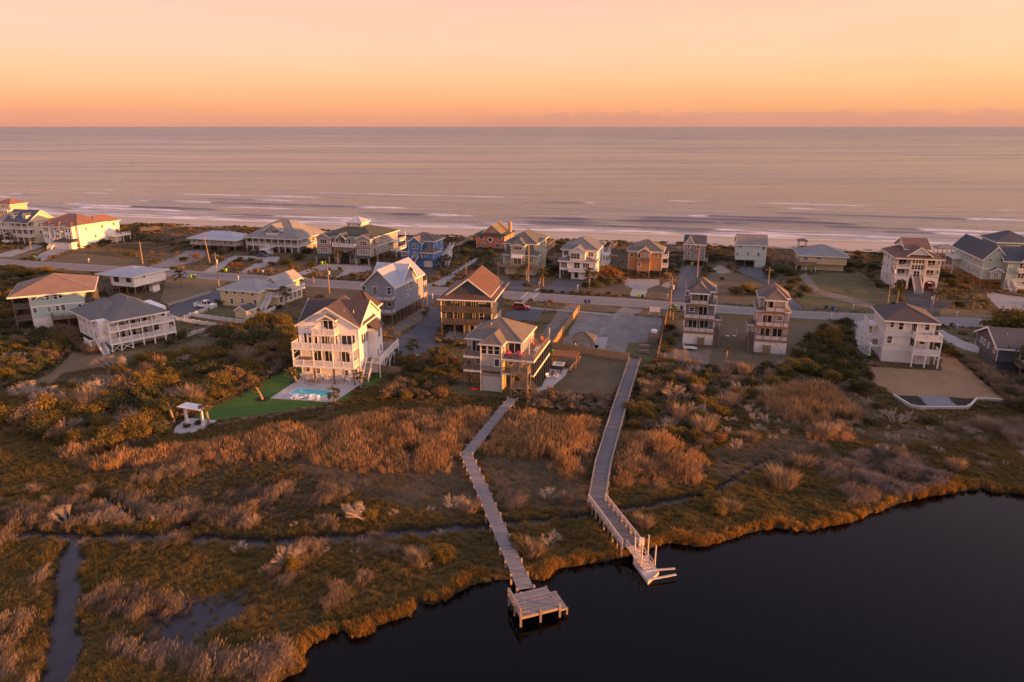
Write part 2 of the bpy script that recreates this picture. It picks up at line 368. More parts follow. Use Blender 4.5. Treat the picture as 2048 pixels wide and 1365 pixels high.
LOTS = pxs([(-60, 530), (0, 531), (400, 559), (860, 591), (1250, 616), (1600, 639), (2100, 664), (2100, 720), (1880, 680), (1740, 690), (1600, 660), (1580, 730), (1420, 735), (1290, 720), (1060, 790), (900, 790), (890, 720), (790, 740), (600, 640), (560, 650), (420, 680), (340, 700), (190, 740), (180, 650), (180, 590), (-60, 545)])
BEACHLOTS = pxs([(-60, 475), (250, 480), (380, 515), (480, 505), (800, 530), (1000, 535), (1250, 555), (1400, 545), (1700, 560), (2100, 590), (2100, 650), (1600, 628), (1250, 600), (860, 575), (400, 545), (-60, 520)])
REEDS = [pxs(p) for p in ([(100, 915), (170, 895), (290, 905), (430, 885), (560, 862), (690, 846), (780, 826), (860, 822), (1005, 830), (935, 905), (900, 955), (700, 950), (600, 925), (400, 925), (300, 940), (200, 950)],
                          [(1005, 838), (1050, 830), (1215, 850), (1190, 905), (1170, 960), (1130, 970), (1080, 930), (980, 915), (945, 905)], [(1235, 870), (1330, 880), (1420, 930), (1400, 975), (1280, 975), (1215, 985), (1222, 930)],
                          [(1500, 790), (1600, 770), (1700, 770), (1770, 830), (1690, 860), (1560, 850)], [(1610, 860), (1705, 860), (1710, 885), (1610, 885)])]
RUSH = [pxs(p) for p in ([(180, 940), (330, 905), (470, 905), (600, 905), (620, 960), (720, 1000), (690, 1040), (500, 1062), (400, 1055), (250, 1040), (200, 985)], [(0, 1020), (130, 1000), (260, 1020), (200, 1055), (0, 1058)], [(1680, 935), (1740, 900), (1830, 905), (1905, 965), (1870, 985), (1800, 1000), (1750, 985)])]
TANS = [pxs(p) for p in ([(560, 905), (700, 950), (900, 950), (935, 915), (985, 1015), (900, 1035), (780, 1010), (700, 985), (620, 950)], [(950, 915), (1080, 930), (1170, 965), (1180, 1010), (1060, 1025), (1000, 1030)], [(1420, 900), (1600, 870), (1640, 900), (1560, 930), (1440, 960)], [(1700, 870), (2060, 830), (2060, 870), (1800, 890)])]
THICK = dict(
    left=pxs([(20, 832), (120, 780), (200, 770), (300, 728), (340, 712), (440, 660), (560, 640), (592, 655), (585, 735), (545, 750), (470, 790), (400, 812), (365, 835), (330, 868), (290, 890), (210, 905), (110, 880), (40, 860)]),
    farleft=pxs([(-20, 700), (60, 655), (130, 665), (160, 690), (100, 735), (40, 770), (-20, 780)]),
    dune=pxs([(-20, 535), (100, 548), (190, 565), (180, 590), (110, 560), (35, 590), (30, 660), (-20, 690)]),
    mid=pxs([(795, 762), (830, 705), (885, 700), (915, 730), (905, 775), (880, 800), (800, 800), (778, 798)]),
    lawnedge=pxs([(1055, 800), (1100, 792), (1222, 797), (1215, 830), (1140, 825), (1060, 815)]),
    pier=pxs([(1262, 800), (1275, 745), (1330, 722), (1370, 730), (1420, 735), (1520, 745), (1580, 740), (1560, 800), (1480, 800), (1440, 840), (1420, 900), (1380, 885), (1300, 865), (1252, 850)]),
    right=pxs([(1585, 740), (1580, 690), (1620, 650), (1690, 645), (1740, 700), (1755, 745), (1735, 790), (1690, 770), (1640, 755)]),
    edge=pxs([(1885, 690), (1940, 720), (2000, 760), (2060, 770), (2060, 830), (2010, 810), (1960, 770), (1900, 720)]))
ground_cols = [((.062, .048, .016), None)]

def cover(x, y):
    n = fbm(x * .06 + 9, y * .06, 4); n2 = fbm(x * .5, y * .5 + 7, 3)
    def mixc(a, b, k): return a * (1 - k[..., None]) + np.array(b) * k[..., None]
    c = np.zeros(x.shape + (3,)) + np.array((.085, .066, .025))
    c = mixc(c, (.115, .082, .036), smooth(.42, .6, n))
    c = mixc(c, (.065, .060, .021), smooth(.5, .62, n2) * .6)
    for p in REEDS: c = mixc(c, (.11, .075, .045), smooth(-2, 1.5, np.where(inpoly(x, y, p), 1, -1) * dline(x, y, p, True)))
    for p in TANS: c = mixc(c, (.135, .098, .058), smooth(-2.5, 2, np.where(inpoly(x, y, p), 1, -1) * dline(x, y, p, True)))
    for p in RUSH: c = mixc(c, (.07, .055, .042), smooth(-2, 1.5, np.where(inpoly(x, y, p), 1, -1) * dline(x, y, p, True)) * .8)
    up = smooth(150, 175, y + .27 * x)
    c = mixc(c, (.145, .108, .062), up); c = mixc(c, (.10, .078, .04), up * smooth(.4, .6, n) * .8); c = mixc(c, (.20, .16, .115), up * smooth(.55, .7, n2) * .35)
    k = smooth(-1.5, 1.5, np.where(inpoly(x, y, LOTS), 1, -1) * dline(x, y, LOTS, True)); c = mixc(c, (.15, .115, .06), k * .8)
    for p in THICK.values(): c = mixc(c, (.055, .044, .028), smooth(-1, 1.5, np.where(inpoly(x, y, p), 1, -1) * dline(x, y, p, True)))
    t = toe_y(x) - y; c = mixc(c, (.105, .082, .055), smooth(60, 30, t)); c = mixc(c, (.26, .20, .15), smooth(60, 20, t) * smooth(.5, .68, fbm(x * .11, y * .11 + 3, 4)) * .8)
    c = mixc(c, (.085, .068, .060), mud(x, y)); w = water_depth(x, y); c = mixc(c, (.022, .018, .014), smooth(-.7, -.1, w) * (y < 150))
    return np.clip(c, 0, 1)

def make_ground():
    xs = np.concatenate([np.linspace(-420, -130, 97)[:-1], np.linspace(-130, -62, 68)[:-1], np.linspace(-62, 95, 300)[:-1], np.linspace(95, 160, 33)[:-1], np.linspace(160, 420, 60)])
    ys = np.concatenate([np.linspace(-60, 44, 27)[:-1], np.linspace(44, 112, 170)[:-1], np.linspace(112, 150, 60)[:-1], np.linspace(150, 400, 150)])
    X, Y = np.meshgrid(xs, ys); Y = Y + (X < -130) * 0
    Y2 = np.where(Y > 380, Y + 60 * (Y - 380) / 20, Y)
    Zz = land_z(X, Y2); m = NM('ground_soil'); at = m.n('ShaderNodeAttribute', attribute_name='cover')
    p = m.pos(); g = m.noise(3.2, 6, vec=p, rough=.75); h = m.noise(.5, 5, vec=p, rough=.65)
    a = m.mix(m.ramp(g, [(.35, (.8,) * 3), (.6, (0,) * 3)]), at.outputs['Color'], (.55, .5, .42), 'MULTIPLY'); a = m.mix(m.ramp(h, [(.4, (0,) * 3), (.65, (.5,) * 3)]), a, (1.25, 1.18, 1.1), 'MULTIPLY')
    m.col(a); m.rough(.95); m.p.inputs['Specular IOR Level'].default_value = .08; m.bump(g, .7, .35)
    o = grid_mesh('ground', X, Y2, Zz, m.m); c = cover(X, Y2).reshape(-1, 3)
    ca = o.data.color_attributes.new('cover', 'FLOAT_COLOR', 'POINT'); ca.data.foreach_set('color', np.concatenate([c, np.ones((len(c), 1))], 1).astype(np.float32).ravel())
    tag(o, 'brown marsh and sandy lots of the barrier island', None, None, 'structure'); return o
make_ground()

def make_pond():
    m = NM('sound_water'); m.col((.0015, .0016, .0017)); m.p.inputs['IOR'].default_value = 1.33; m.p.inputs['Specular IOR Level'].default_value = .21
    p = m.pos(); g = m.noise(1.6, 4, vec=p, stretch=(1, 1.6, 1)); h = m.noise(.16, 4, vec=p); m.rough(.07)
    b = m.n('ShaderNodeBump'); b.inputs['Distance'].default_value = .05; m.l(m.math('MULTIPLY', m.ramp(h, [(.4, (0,) * 3), (.6, (1,) * 3)]), .16), b.inputs['Strength']); m.l(g, b.inputs['Height']); m.l(b.outputs[0], m.p.inputs['Normal'])
    o = MB().poly([(-300, -120, 0), (300, -120, 0), (300, 128, 0), (-300, 128, 0)]).build('water', m.m); o.location.z = -.33
    tag(o, 'dark still water of the sound and the marsh creeks', None, None, 'structure')
make_pond()

def make_creeks():
    m = NM('creek_water'); p = m.pos(); m.col(m.ramp(m.noise(.35, 4, vec=p), [(.3, (.018, .017, .020)), (.7, (.036, .033, .036))])); m.p.inputs['IOR'].default_value = 1.33; m.p.inputs['Specular IOR Level'].default_value = .5; m.rough(.12); m.bump(m.noise(2.2, 3, vec=p), .12, .04)
    b = MB()
    for i, (pts, w) in enumerate(CREEKS):
        w += 1.4; q = []
        for k, c in enumerate(pts):
            a = np.array(pts[max(0, k - 1)]); e = np.array(pts[min(len(pts) - 1, k + 1)]); d = (e - a) / np.linalg.norm(e - a); q.append((c[0] - d[1] * w, c[1] + d[0] * w, c[0] + d[1] * w, c[1] - d[0] * w))
        for s_, e in zip(q, q[1:]): b.poly([(s_[2], s_[3], .004 * i), (e[2], e[3], .004 * i), (e[0], e[1], .004 * i), (s_[0], s_[1], .004 * i)])
    for i, mp in enumerate((MUD, MUD2, MUD3)): b.poly([(x, y, .03 + .004 * i) for x, y in mp])
    o = b.build('creek_water', m.m); o.location.z = -.325; tag(o, 'muddy grey water of the marsh creeks and the mud pan', None, None, 'structure')
make_creeks()

def make_beach():
    xs = np.linspace(-700, 700, 500); k = np.linspace(0, 1, 22); X, K = np.meshgrid(xs, k)
    y0 = toe_y(X) - 9; y0 = np.where(X < -420, 417 + (-420 - X) * .36, y0); y0 = np.where(X > 340, 223 - (X - 340) * .3, y0); y1 = sea_y(X) + 30
    Y = y0 * (1 - K) + y1 * K; t = sea_y(X) - Y
    Zz = -1.05 + .042 * t + .15 * smooth(12, 40, t) + .12 * (fbm(X * .05, Y * .15) - .45); Zz = np.where(t < 0, -1.05 + t * .06, Zz)
    m = NM('beach_sand'); wt = m.n('ShaderNodeAttribute', attribute_name='wet').outputs['Fac']; p = m.pos(); f = m.noise(.09, 5, vec=p, stretch=(1, 2.5, 1)); g = m.noise(1.4, 4, vec=p)
    a = m.ramp(f, [(.3, (.40, .315, .245)), (.7, (.50, .40, .315))]); a = m.mix(m.math('MULTIPLY', g, .3), a, (.33, .25, .19)); a = m.mix(wt, a, (.20, .15, .115)); m.col(a)
    m.rough(m.ramp(wt, [(0, (.95,) * 3), (1, (.16,) * 3)])); m.p.inputs['Specular IOR Level'].default_value = .4; m.bump(g, .25, .1)
    o = grid_mesh('beach', X, Y, Zz, m.m, True, dict(wet=smooth(15, 4, t + 7 * (fbm(X * .03, Y * .05) - .45)))); tag(o, 'pale sand beach between dune and surf', None, None, 'structure')
make_beach()

def make_sea():
    t = np.concatenate([np.arange(-3, 60, .55), np.arange(60, 170, 1.3), 170 * np.power(1.03, np.arange(0, 56)), 170 * 1.03 ** 56 * np.power(1.09, np.arange(0, 70))]); t = t[t < 240000]
    xs = np.linspace(-640, 540, 600); X, T = np.meshgrid(xs, t); Xw = X * (1 + np.maximum(0, T - 170) / 330.0); Y = sea_y(X) + T + 0 * X
    w = fbm(X * .012, T * .02, 3); zz = np.zeros(X.shape); foam = np.zeros(X.shape)
    # breaker lines: ridges parallel to the beach that swell, break into foam along part of their length and run out
    for i, (t0, amp, wid, f0) in enumerate([(7, .3, 1.2, .46), (14, .45, 1.5, .50), (23, .6, 1.7, .48), (34, .75, 1.9, .46), (47, .9, 2.1, .47), (62, .95, 2.3, .52), (82, .8, 2.8, .6), (106, .6, 3.4, .7), (135, .45, 4.0, .9), (165, .35, 5.0, 1)]):
        tc = t0 + 14 * (fbm(X * .009 + 31 * i, X * 0 + 2.7 * i, 3) - .45) + 2.5 * (fbm(X * .06 + 9 * i, X * 0 + i, 2) - .37); a = smooth(.40, .60, fbm(X * .016 + 7.3 * i, X * 0 + 5 * i, 3)); d = T - tc
        zz += .62 * amp * a * np.exp(-np.where(d < 0, (d / (wid * .5)) ** 2, (d / (wid * 1.6)) ** 2))
        br = smooth(f0, f0 - .07, fbm(X * .016 + 3.3 * i, X * 0 + 11 + i, 4)) * smooth(.36, .5, fbm(X * .022 + 2.2 * i, X * 0 + 3 * i, 3)) * smooth(.1, .5, a + .25)
        foam = np.maximum(foam, br * smooth(-5.5 - 5 * fbm(X * .2, T * .2, 2), -.6, d) * smooth(2.0, .3, d) * (.45 + .9 * fbm(X * .25, T * .6 + 4 * i, 3)))
    foam = np.maximum(foam, smooth(16, 2, T + 16 * (fbm(X * .035, T * .10, 4) - .45)) * (.35 + .8 * smooth(.38, .55, fbm(X * .07 + 4, T * .4, 4))))
    foam = np.maximum(foam, smooth(40, 12, T) * smooth(.50, .64, fbm(X * .035 + 9, T * .22, 4)) * .8)
    zz += (.22 * (fbm(X * .05, T * .13, 3) - .45) + .10 * np.sin(T * .35 + 6 * fbm(X * .02, T * .02))) * smooth(700, 60, T) * smooth(-3, 5, T)
    m = NM('sea_water'); fo = m.n('ShaderNodeAttribute', attribute_name='foam').outputs['Fac']; p = m.pos()
    g = m.noise(.42, 6, vec=p, stretch=(.28, 1, 1), rough=.66); h = m.noise(.045, 4, vec=p, stretch=(.25, 1, 1)); k2 = m.noise(.0035, 5, vec=p, stretch=(.2, 1, 1))
    m.col(m.mix(fo, m.ramp(k2, [(.35, (.060, .056, .070)), (.65, (.095, .083, .094))]), (.72, .66, .62))); sy = m.n('ShaderNodeSeparateXYZ'); m.l(p, sy.inputs[0]); far = m.n('ShaderNodeMapRange'); m.l(m.math('LOGARITHM', sy.outputs['Y'], 10.0), far.inputs[0]); far.inputs[1].default_value = 2.58; far.inputs[2].default_value = 3.7; far.inputs[3].default_value = .16; far.inputs[4].default_value = .30; st = m.noise(.02, 6, vec=p, stretch=(.11, 1, 1), rough=.7); st2 = m.noise(.0045, 5, vec=p, stretch=(.14, 1, 1), rough=.7); sr = m.math('ADD', m.math('MULTIPLY', m.math('SUBTRACT', st, .5), .42), m.math('MULTIPLY', m.math('SUBTRACT', st2, .5), .34)); m.rough(m.mix(fo, m.math('MAXIMUM', m.math('ADD', far.outputs[0], sr), .07), (.8, .8, .8))); m.p.inputs['IOR'].default_value = 1.33; m.p.inputs['Specular IOR Level'].default_value = .5
    hh = m.math('ADD', m.math('MULTIPLY', g, .55), m.math('MULTIPLY', h, 1.5)); m.bump(hh, .8, 1.5)
    o = grid_mesh('sea', Xw, Y, zz, m.m, True, dict(foam=np.clip(foam, 0, 1))); o.location.z = -1.0; tag(o, 'open sea with low breakers rolling onto the beach', None, None, 'structure')
make_sea()

# ------------------------------------------------------------------ flat surfaces laid on the land
KEEP_OUT = []
def sheet(name, pts, z, mat, label=None, jit=0.0, keep=True, kind='structure', parent=None, th=0.0, step=1.2):
    pts = [tuple(p[:2]) for p in pts]
    if keep: KEEP_OUT.append(pts)
    if jit:
        q = []
        for i, a in enumerate(pts):
            b = pts[(i + 1) % len(pts)]; n = max(1, int(math.hypot(b[0] - a[0], b[1] - a[1]) / step))
            for k in range(n):
                x = a[0] + (b[0] - a[0]) * k / n; y = a[1] + (b[1] - a[1]) * k / n
                q.append((x + jit * 2.6 * (float(fbm(np.array(x * .45), np.array(y * .45 + 50), 3)) - .45), y + jit * 2.6 * (float(fbm(np.array(x * .45 + 80), np.array(y * .45), 3)) - .45)))
        pts = q
    tri = tessellate_polygon([[Vector((x, y, 0)) for x, y in pts]]); b = MB(); b.v = [(x, y, z) for x, y in pts]
    for t in tri:
        a, c, d = [pts[i] for i in t]; s = (c[0] - a[0]) * (d[1] - a[1]) - (c[1] - a[1]) * (d[0] - a[0]); b.f.append(tuple(t) if s > 0 else tuple(reversed(t)))
    if th:
        n = len(pts); b.v += [(x, y, z - th) for x, y in pts]; b.f += [(i, (i + 1) % n, n + (i + 1) % n, n + i) for i in range(n)]
    o = b.build(name, mat, parent)
    if kind: o['kind'] = kind
    if label: o['label'] = label
    return o
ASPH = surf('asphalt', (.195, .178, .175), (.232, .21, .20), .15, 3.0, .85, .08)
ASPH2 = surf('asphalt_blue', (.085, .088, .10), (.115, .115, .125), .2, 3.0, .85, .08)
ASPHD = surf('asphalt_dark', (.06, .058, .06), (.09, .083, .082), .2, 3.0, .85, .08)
CONC = surf('concrete', (.30, .27, .25), (.37, .335, .31), .25, 4.0, .85, .06)
CONCW = surf('concrete_pale', (.42, .39, .38), (.50, .465, .45), .25, 4.0, .8, .05)
GRAV = gravelmat()
DIRT = surf('dirt_track', (.17, .125, .09), (.25, .19, .145), .25, 2.5, .95, .4)
LAWN_T = surf('lawn_tan', (.15, .105, .05), (.215, .15, .08), .18, 3.0, .95, .6)
LAWN_O = surf('lawn_olive', (.085, .08, .028), (.145, .115, .05), .16, 3.0, .95, .6)
LAWN_B = surf('lawn_brown', (.10, .075, .04), (.155, .115, .065), .16, 3.0, .95, .6)
LAWN_R = surf('lawn_rust', (.25, .15, .075), (.33, .21, .115), .14, 2.6, .95, .5)
TURF = surf('turf_green', (.045, .108, .013), (.066, .142, .020), .3, 5.0, .95, .5)
MULCH = surf('mulch', (.020, .015, .013), (.04, .03, .026), .5, 5.0, .95, .7)
SAND = surf('sand_patch', (.26, .20, .15), (.36, .29, .22), .2, 3.0, .95, .4)
WHITE_LINE = surf('road_paint', (.42, .39, .36), (.60, .56, .52), .5, 6.0, .7, .05)
YEL_LINE = surf('road_paint_yellow', (.26, .19, .07), (.36, .26, .10), .5, 6.0, .7, .05)

far_edge = pxs([(-220, 503), (0, 518), (400, 543), (860, 573), (1250, 596.5), (1600, 622), (2048, 641), (2300, 652)])
near_edge = pxs([(-220, 515), (0, 531), (400, 558.5), (860, 590), (1250, 614), (1600, 637.5), (2048, 660), (2300, 672)])
def lerp2(a, b, k): return (a[0] + (b[0] - a[0]) * k, a[1] + (b[1] - a[1]) * k)
def strip(k0, k1, i0=0, i1=None):
    a = [lerp2(p, q, k0) for p, q in zip(near_edge, far_edge)]; b = [lerp2(p, q, k1) for p, q in zip(near_edge, far_edge)]
    return a + b[::-1]
sheet('road', strip(0, 1), .03, ASPH)
for nm, k0, k1, mt in (('road_edge_line', .115, .13, WHITE_LINE), ('road_edge_line', .87, .885, WHITE_LINE), ('road_centre_line', .483, .495, YEL_LINE), ('road_centre_line', .505, .517, YEL_LINE)): sheet(nm, strip(k0, k1), .042, mt, keep=False)
# the crossing in front of the brown roofed house
cw = [Z('C', *p) for p in ((1375, 865), (1490, 870), (1555, 805), (1445, 800))]
for k in range(7):
    a0, a1 = (k + .28) / 7, (k + .62) / 7
    sheet('crossing_stripe', [lerp2(cw[0], cw[3], a0), lerp2(cw[1], cw[2], a0), lerp2(cw[1], cw[2], a1), lerp2(cw[0], cw[3], a1)], .05, WHITE_LINE, keep=False)
for s in (0, 1):
    a, b = (cw[0], cw[3]) if s == 0 else (cw[1], cw[2]); d = .25
    sheet('crossing_edge_line', [(a[0] - d, a[1]), (a[0] + d, a[1]), (b[0] + d, b[1]), (b[0] - d, b[1])], .055, WHITE_LINE, keep=False)
sheet('footpath', ZP('C', [(1375, 915), (1415, 915), (1445, 872), (1405, 868)]), .035, CONC)
sheet('footpath', ZP('C', [(1490, 803), (1530, 803), (1560, 765), (1530, 765)]), .035, CONC)
sw = pxs([(1050, 614.5), (1120, 620), (1180, 624.5), (1232, 629.5)]); sheet('sidewalk', sw + [(x, y - 1.5) for x, y in sw[::-1]], .05, CONC, th=.06)
D_ = lambda pts, mat, nm='driveway', z=.024, jit=.25, h='X': sheet(nm, ZP(h, pts), z, mat, jit=jit)
D_([(60, 519), (100, 499), (122, 494), (142, 499), (84, 523)], CONC)
D_([(-20, 515), (0, 508), (70, 489), (88, 493), (22, 514)], CONC)
D_([(296, 533), (345, 516), (376, 501), (424, 500), (402, 520), (340, 537)], ASPH)
D_([(405, 544), (455, 517), (470, 512), (560, 514), (556, 524), (520, 537), (494, 548), (478, 546), (520, 522), (500, 518), (468, 520), (434, 545)], CONC)
D_([(574, 554), (645, 528), (738, 530), (745, 540), (690, 552), (668, 558), (690, 541), (640, 541), (598, 555)], CONC)
D_([(820, 545), (840, 535), (872, 536), (868, 550), (846, 552)], ASPHD)
D_([(840, 573), (872, 564), (910, 542), (950, 517), (962, 517), (925, 540), (888, 572)], CONC)
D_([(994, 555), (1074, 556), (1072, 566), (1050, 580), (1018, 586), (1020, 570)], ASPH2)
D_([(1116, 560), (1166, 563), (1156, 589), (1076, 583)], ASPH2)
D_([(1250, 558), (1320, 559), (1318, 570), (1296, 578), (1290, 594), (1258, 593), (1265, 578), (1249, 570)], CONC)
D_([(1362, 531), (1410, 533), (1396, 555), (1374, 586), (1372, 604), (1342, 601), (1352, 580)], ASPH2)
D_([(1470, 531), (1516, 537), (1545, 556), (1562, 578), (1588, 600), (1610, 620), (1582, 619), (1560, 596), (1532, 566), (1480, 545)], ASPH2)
D_([(1810, 582), (1874, 583), (1866, 602), (1906, 606), (1884, 618), (1868, 630), (1846, 642), (1826, 632), (1820, 610)], ASPHD)
D_([(1974, 582), (2010, 590), (2060, 596), (2060, 646), (2012, 642), (1996, 616), (1975, 594)], CONC)
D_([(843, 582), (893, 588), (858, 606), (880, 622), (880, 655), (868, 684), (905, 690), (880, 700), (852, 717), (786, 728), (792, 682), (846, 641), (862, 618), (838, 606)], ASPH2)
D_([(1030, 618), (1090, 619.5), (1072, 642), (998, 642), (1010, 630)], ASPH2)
D_([(1118, 620), (1148, 606), (1160, 615), (1150, 622), (1108, 690), (1078, 676)], DIRT, 'gravel_track', jit=.4)
for a, b in (((1136, 624), (1086, 680)), ((1149, 622), (1103, 688))):
    p, q = G(*a), G(*b); sheet('wheel_track', [(p[0] - .35, p[1]), (p[0] + .35, p[1]), (q[0] + .4, q[1]), (q[0] - .4, q[1])], .03, GRAV, jit=.2, keep=False)
D_([(1160, 625), (1228, 629), (1246, 614), (1290, 620), (1268, 632), (1326, 637), (1318, 684), (1256, 686), (1248, 707), (1204, 704), (1120, 697)], GRAV, 'gravel_lot', jit=.5)
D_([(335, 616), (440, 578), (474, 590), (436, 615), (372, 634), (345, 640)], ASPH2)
D_([(1702, 642), (1740, 643), (1740, 718), (1716, 700)], CONC); D_([(1702, 688), (1718, 700), (1740, 722), (1738, 728), (1706, 700)], ASPHD, z=.034)
D_([(1872, 662), (1884, 660), (1930, 684), (1994, 702), (1996, 716), (1930, 700), (1890, 682)], CONC, 'path')
D_([(880, 690), (900, 702), (1000, 706), (990, 720), (900, 715)], LAWN_O, 'lawn', .018)
# lawns
D_([(190, 690), (150, 700), (95, 752), (20, 790), (60, 800), (130, 745), (205, 735), (300, 698), (250, 705)], LAWN_T, 'lawn', .018, .6)
D_([(345, 700), (380, 685), (430, 672), (440, 690), (400, 705), (330, 715)], LAWN_B, 'lawn', .018, .5)
D_([(385, 636), (440, 612), (500, 612), (560, 612), (490, 642)], LAWN_O, 'lawn', .018, .3)
D_([(330, 560), (460, 556), (440, 578), (340, 610), (320, 605)], LAWN_T, 'lawn', .018, .6)
D_([(0, 520), (0, 512), (30, 512), (90, 497), (60, 518)], LAWN_T, 'lawn', .018, .5)
D_([(88, 524), (150, 505), (260, 518), (300, 528), (280, 535)], LAWN_B, 'lawn', .018, .5)
D_([(560, 563), (720, 577), (715, 600), (600, 605), (575, 585)], LAWN_B, 'lawn', .018, .6)
D_([(606, 551), (640, 541), (692, 541), (664, 556)], LAWN_O, 'lawn', .018, .4)
D_([(1105, 702), (1255, 722), (1236, 775), (1222, 794), (1140, 790), (1095, 786), (1150, 740)], LAWN_B, 'lawn', .018, .4)
D_([(905, 772), (960, 770), (1100, 770), (1095, 792), (1040, 798), (905, 790)], LAWN_O, 'lawn', .016, .5)
D_([(1154, 605), (1160, 612), (1232, 626), (1242, 616)], LAWN_B, 'lawn', .018, .3)
D_([(1272, 632), (1290, 622), (1336, 620), (1334, 634)], LAWN_B, 'lawn', .018, .3)
D_([(1248, 707), (1256, 687), (1320, 685), (1312, 722), (1284, 722), (1280, 712)], LAWN_O, 'lawn', .018, .4)
D_([(1340, 640), (1700, 648), (1640, 660), (1590, 700), (1575, 735), (1420, 732), (1330, 722), (1340, 690)], LAWN_B, 'lawn', .018, .6)
D_([(1398, 560), (1420, 545), (1470, 545), (1530, 568), (1565, 604), (1580, 616), (1376, 602)], LAWN_B, 'lawn', .018, .6)
D_([(1600, 556), (1640, 545), (1730, 548), (1800, 605), (1815, 630), (1790, 625), (1612, 618), (1590, 596)], LAWN_O, 'lawn', .018, .6)
D_([(1090, 560), (1110, 562), (1070, 583), (1054, 580), (1076, 566)], LAWN_B, 'lawn', .018, .3)
D_([(1172, 565), (1248, 568), (1264, 578), (1255, 592), (1158, 588)], LAWN_B, 'lawn', .018, .3)
D_([(1292, 580), (1340, 565), (1350, 578), (1340, 600), (1292, 594)], LAWN_B, 'lawn', .018, .3)
D_([(1880, 618), (1905, 610), (1975, 620), (2000, 640), (1960, 640), (1880, 634)], LAWN_T, 'lawn', .018, .3)
D_([(1885, 660), (2060, 666), (2060, 695), (1990, 690), (1920, 676)], LAWN_O, 'lawn', .018, .4)
D_([(1890, 690), (1935, 694), (1992, 718), (2000, 745), (1960, 735), (1905, 705)], LAWN_O, 'lawn', .018, .3)
D_([(1730, 725), (1745, 735), (1880, 742), (1890, 700), (1900, 705), (2010, 802), (1960, 800), (1788, 792), (1750, 765)], LAWN_R, 'lawn', .018, .4)
D_([(1600, 552), (1612, 545), (1640, 580), (1720, 600), (1800, 628), (1780, 628), (1690, 604), (1625, 585)], DIRT, 'dirt_track', .026, .4)
D_([(850, 617), (846, 640), (790, 672), (786, 655), (845, 614)], DIRT, 'dirt_yard', .02, .4)
D_([(1440, 530), (1470, 545), (1440, 548), (1420, 540)], SAND, 'sand_patch', .028, .5); D_([(1330, 565), (1345, 562), (1338, 578), (1322, 572)], SAND, 'sand_patch', .028, .5)
D_([(1310, 700), (1420, 700), (1420, 728), (1320, 715)], DIRT, 'dirt_yard', .02, .6)
# the green turf yard with its pool terrace
sheet('turf', pxs([(606, 735), (580, 738), (548, 752), (480, 790), (432, 812), (382, 836), (400, 850), (434, 843), (500, 834), (560, 827), (640, 813), (690, 804), (725, 783), (783, 746), (765, 744), (740, 754), (722, 760)]), .02, TURF, jit=.2)
# ================================================================== HOUSE KIT
TRIM = (.70, .68, .66); WHITE = (.74, .72, .70); WOODG = (.21, .165, .13); WOODD = (.11, .085, .07); WOODB = (.27, .18, .12)
def face_rot(f): return {'f': 0.0, 'r': math.pi / 2, 'b': math.pi, 'l': -math.pi / 2}[f]
WCACHE = {}
def win_mesh(w, h, style, fm):
    """frame with sill and glazing bars (facing -y) and its pane"""
    k = (round(w, 2), round(h, 2), style, fm.name)
    if k in WCACHE: return WCACHE[k]
    f = MB(); b = .13 if style != 'door' else .11
    f.box(-w / 2 - b, w / 2 + b, -.07, .02, h / 2, h / 2 + b + .03); f.box(-w / 2 - b - .04, w / 2 + b + .04, -.10, .02, -h / 2 - b, -h / 2)
    f.box(-w / 2 - b, -w / 2, -.07, .02, -h / 2, h / 2); f.box(w / 2, w / 2 + b, -.07, .02, -h / 2, h / 2); n = {'1': 1, '2': 2, '3': 3, 'door': 2, 'grid': 3, 'one': 1}[style]
    for i in range(1, n): x = -w / 2 + w * i / n; f.box(x - .05, x + .05, -.055, .02, -h / 2, h / 2)
    if style in '123': f.box(-w / 2, w / 2, -.05, .02, -.035, .035)
    if style == 'grid': f.box(-w / 2, w / 2, -.05, .02, h * .12, h * .12 + .08); f.box(-w / 2, w / 2, -.05, .02, -h * .22, -h * .22 + .08)
    p = MB().box(-w / 2, w / 2, -.03, .01, -h / 2, h / 2); WCACHE[k] = (f.mesh('window_frame', fm), p.mesh('window_pane', glass())); return WCACHE[k]
PCACHE = {}
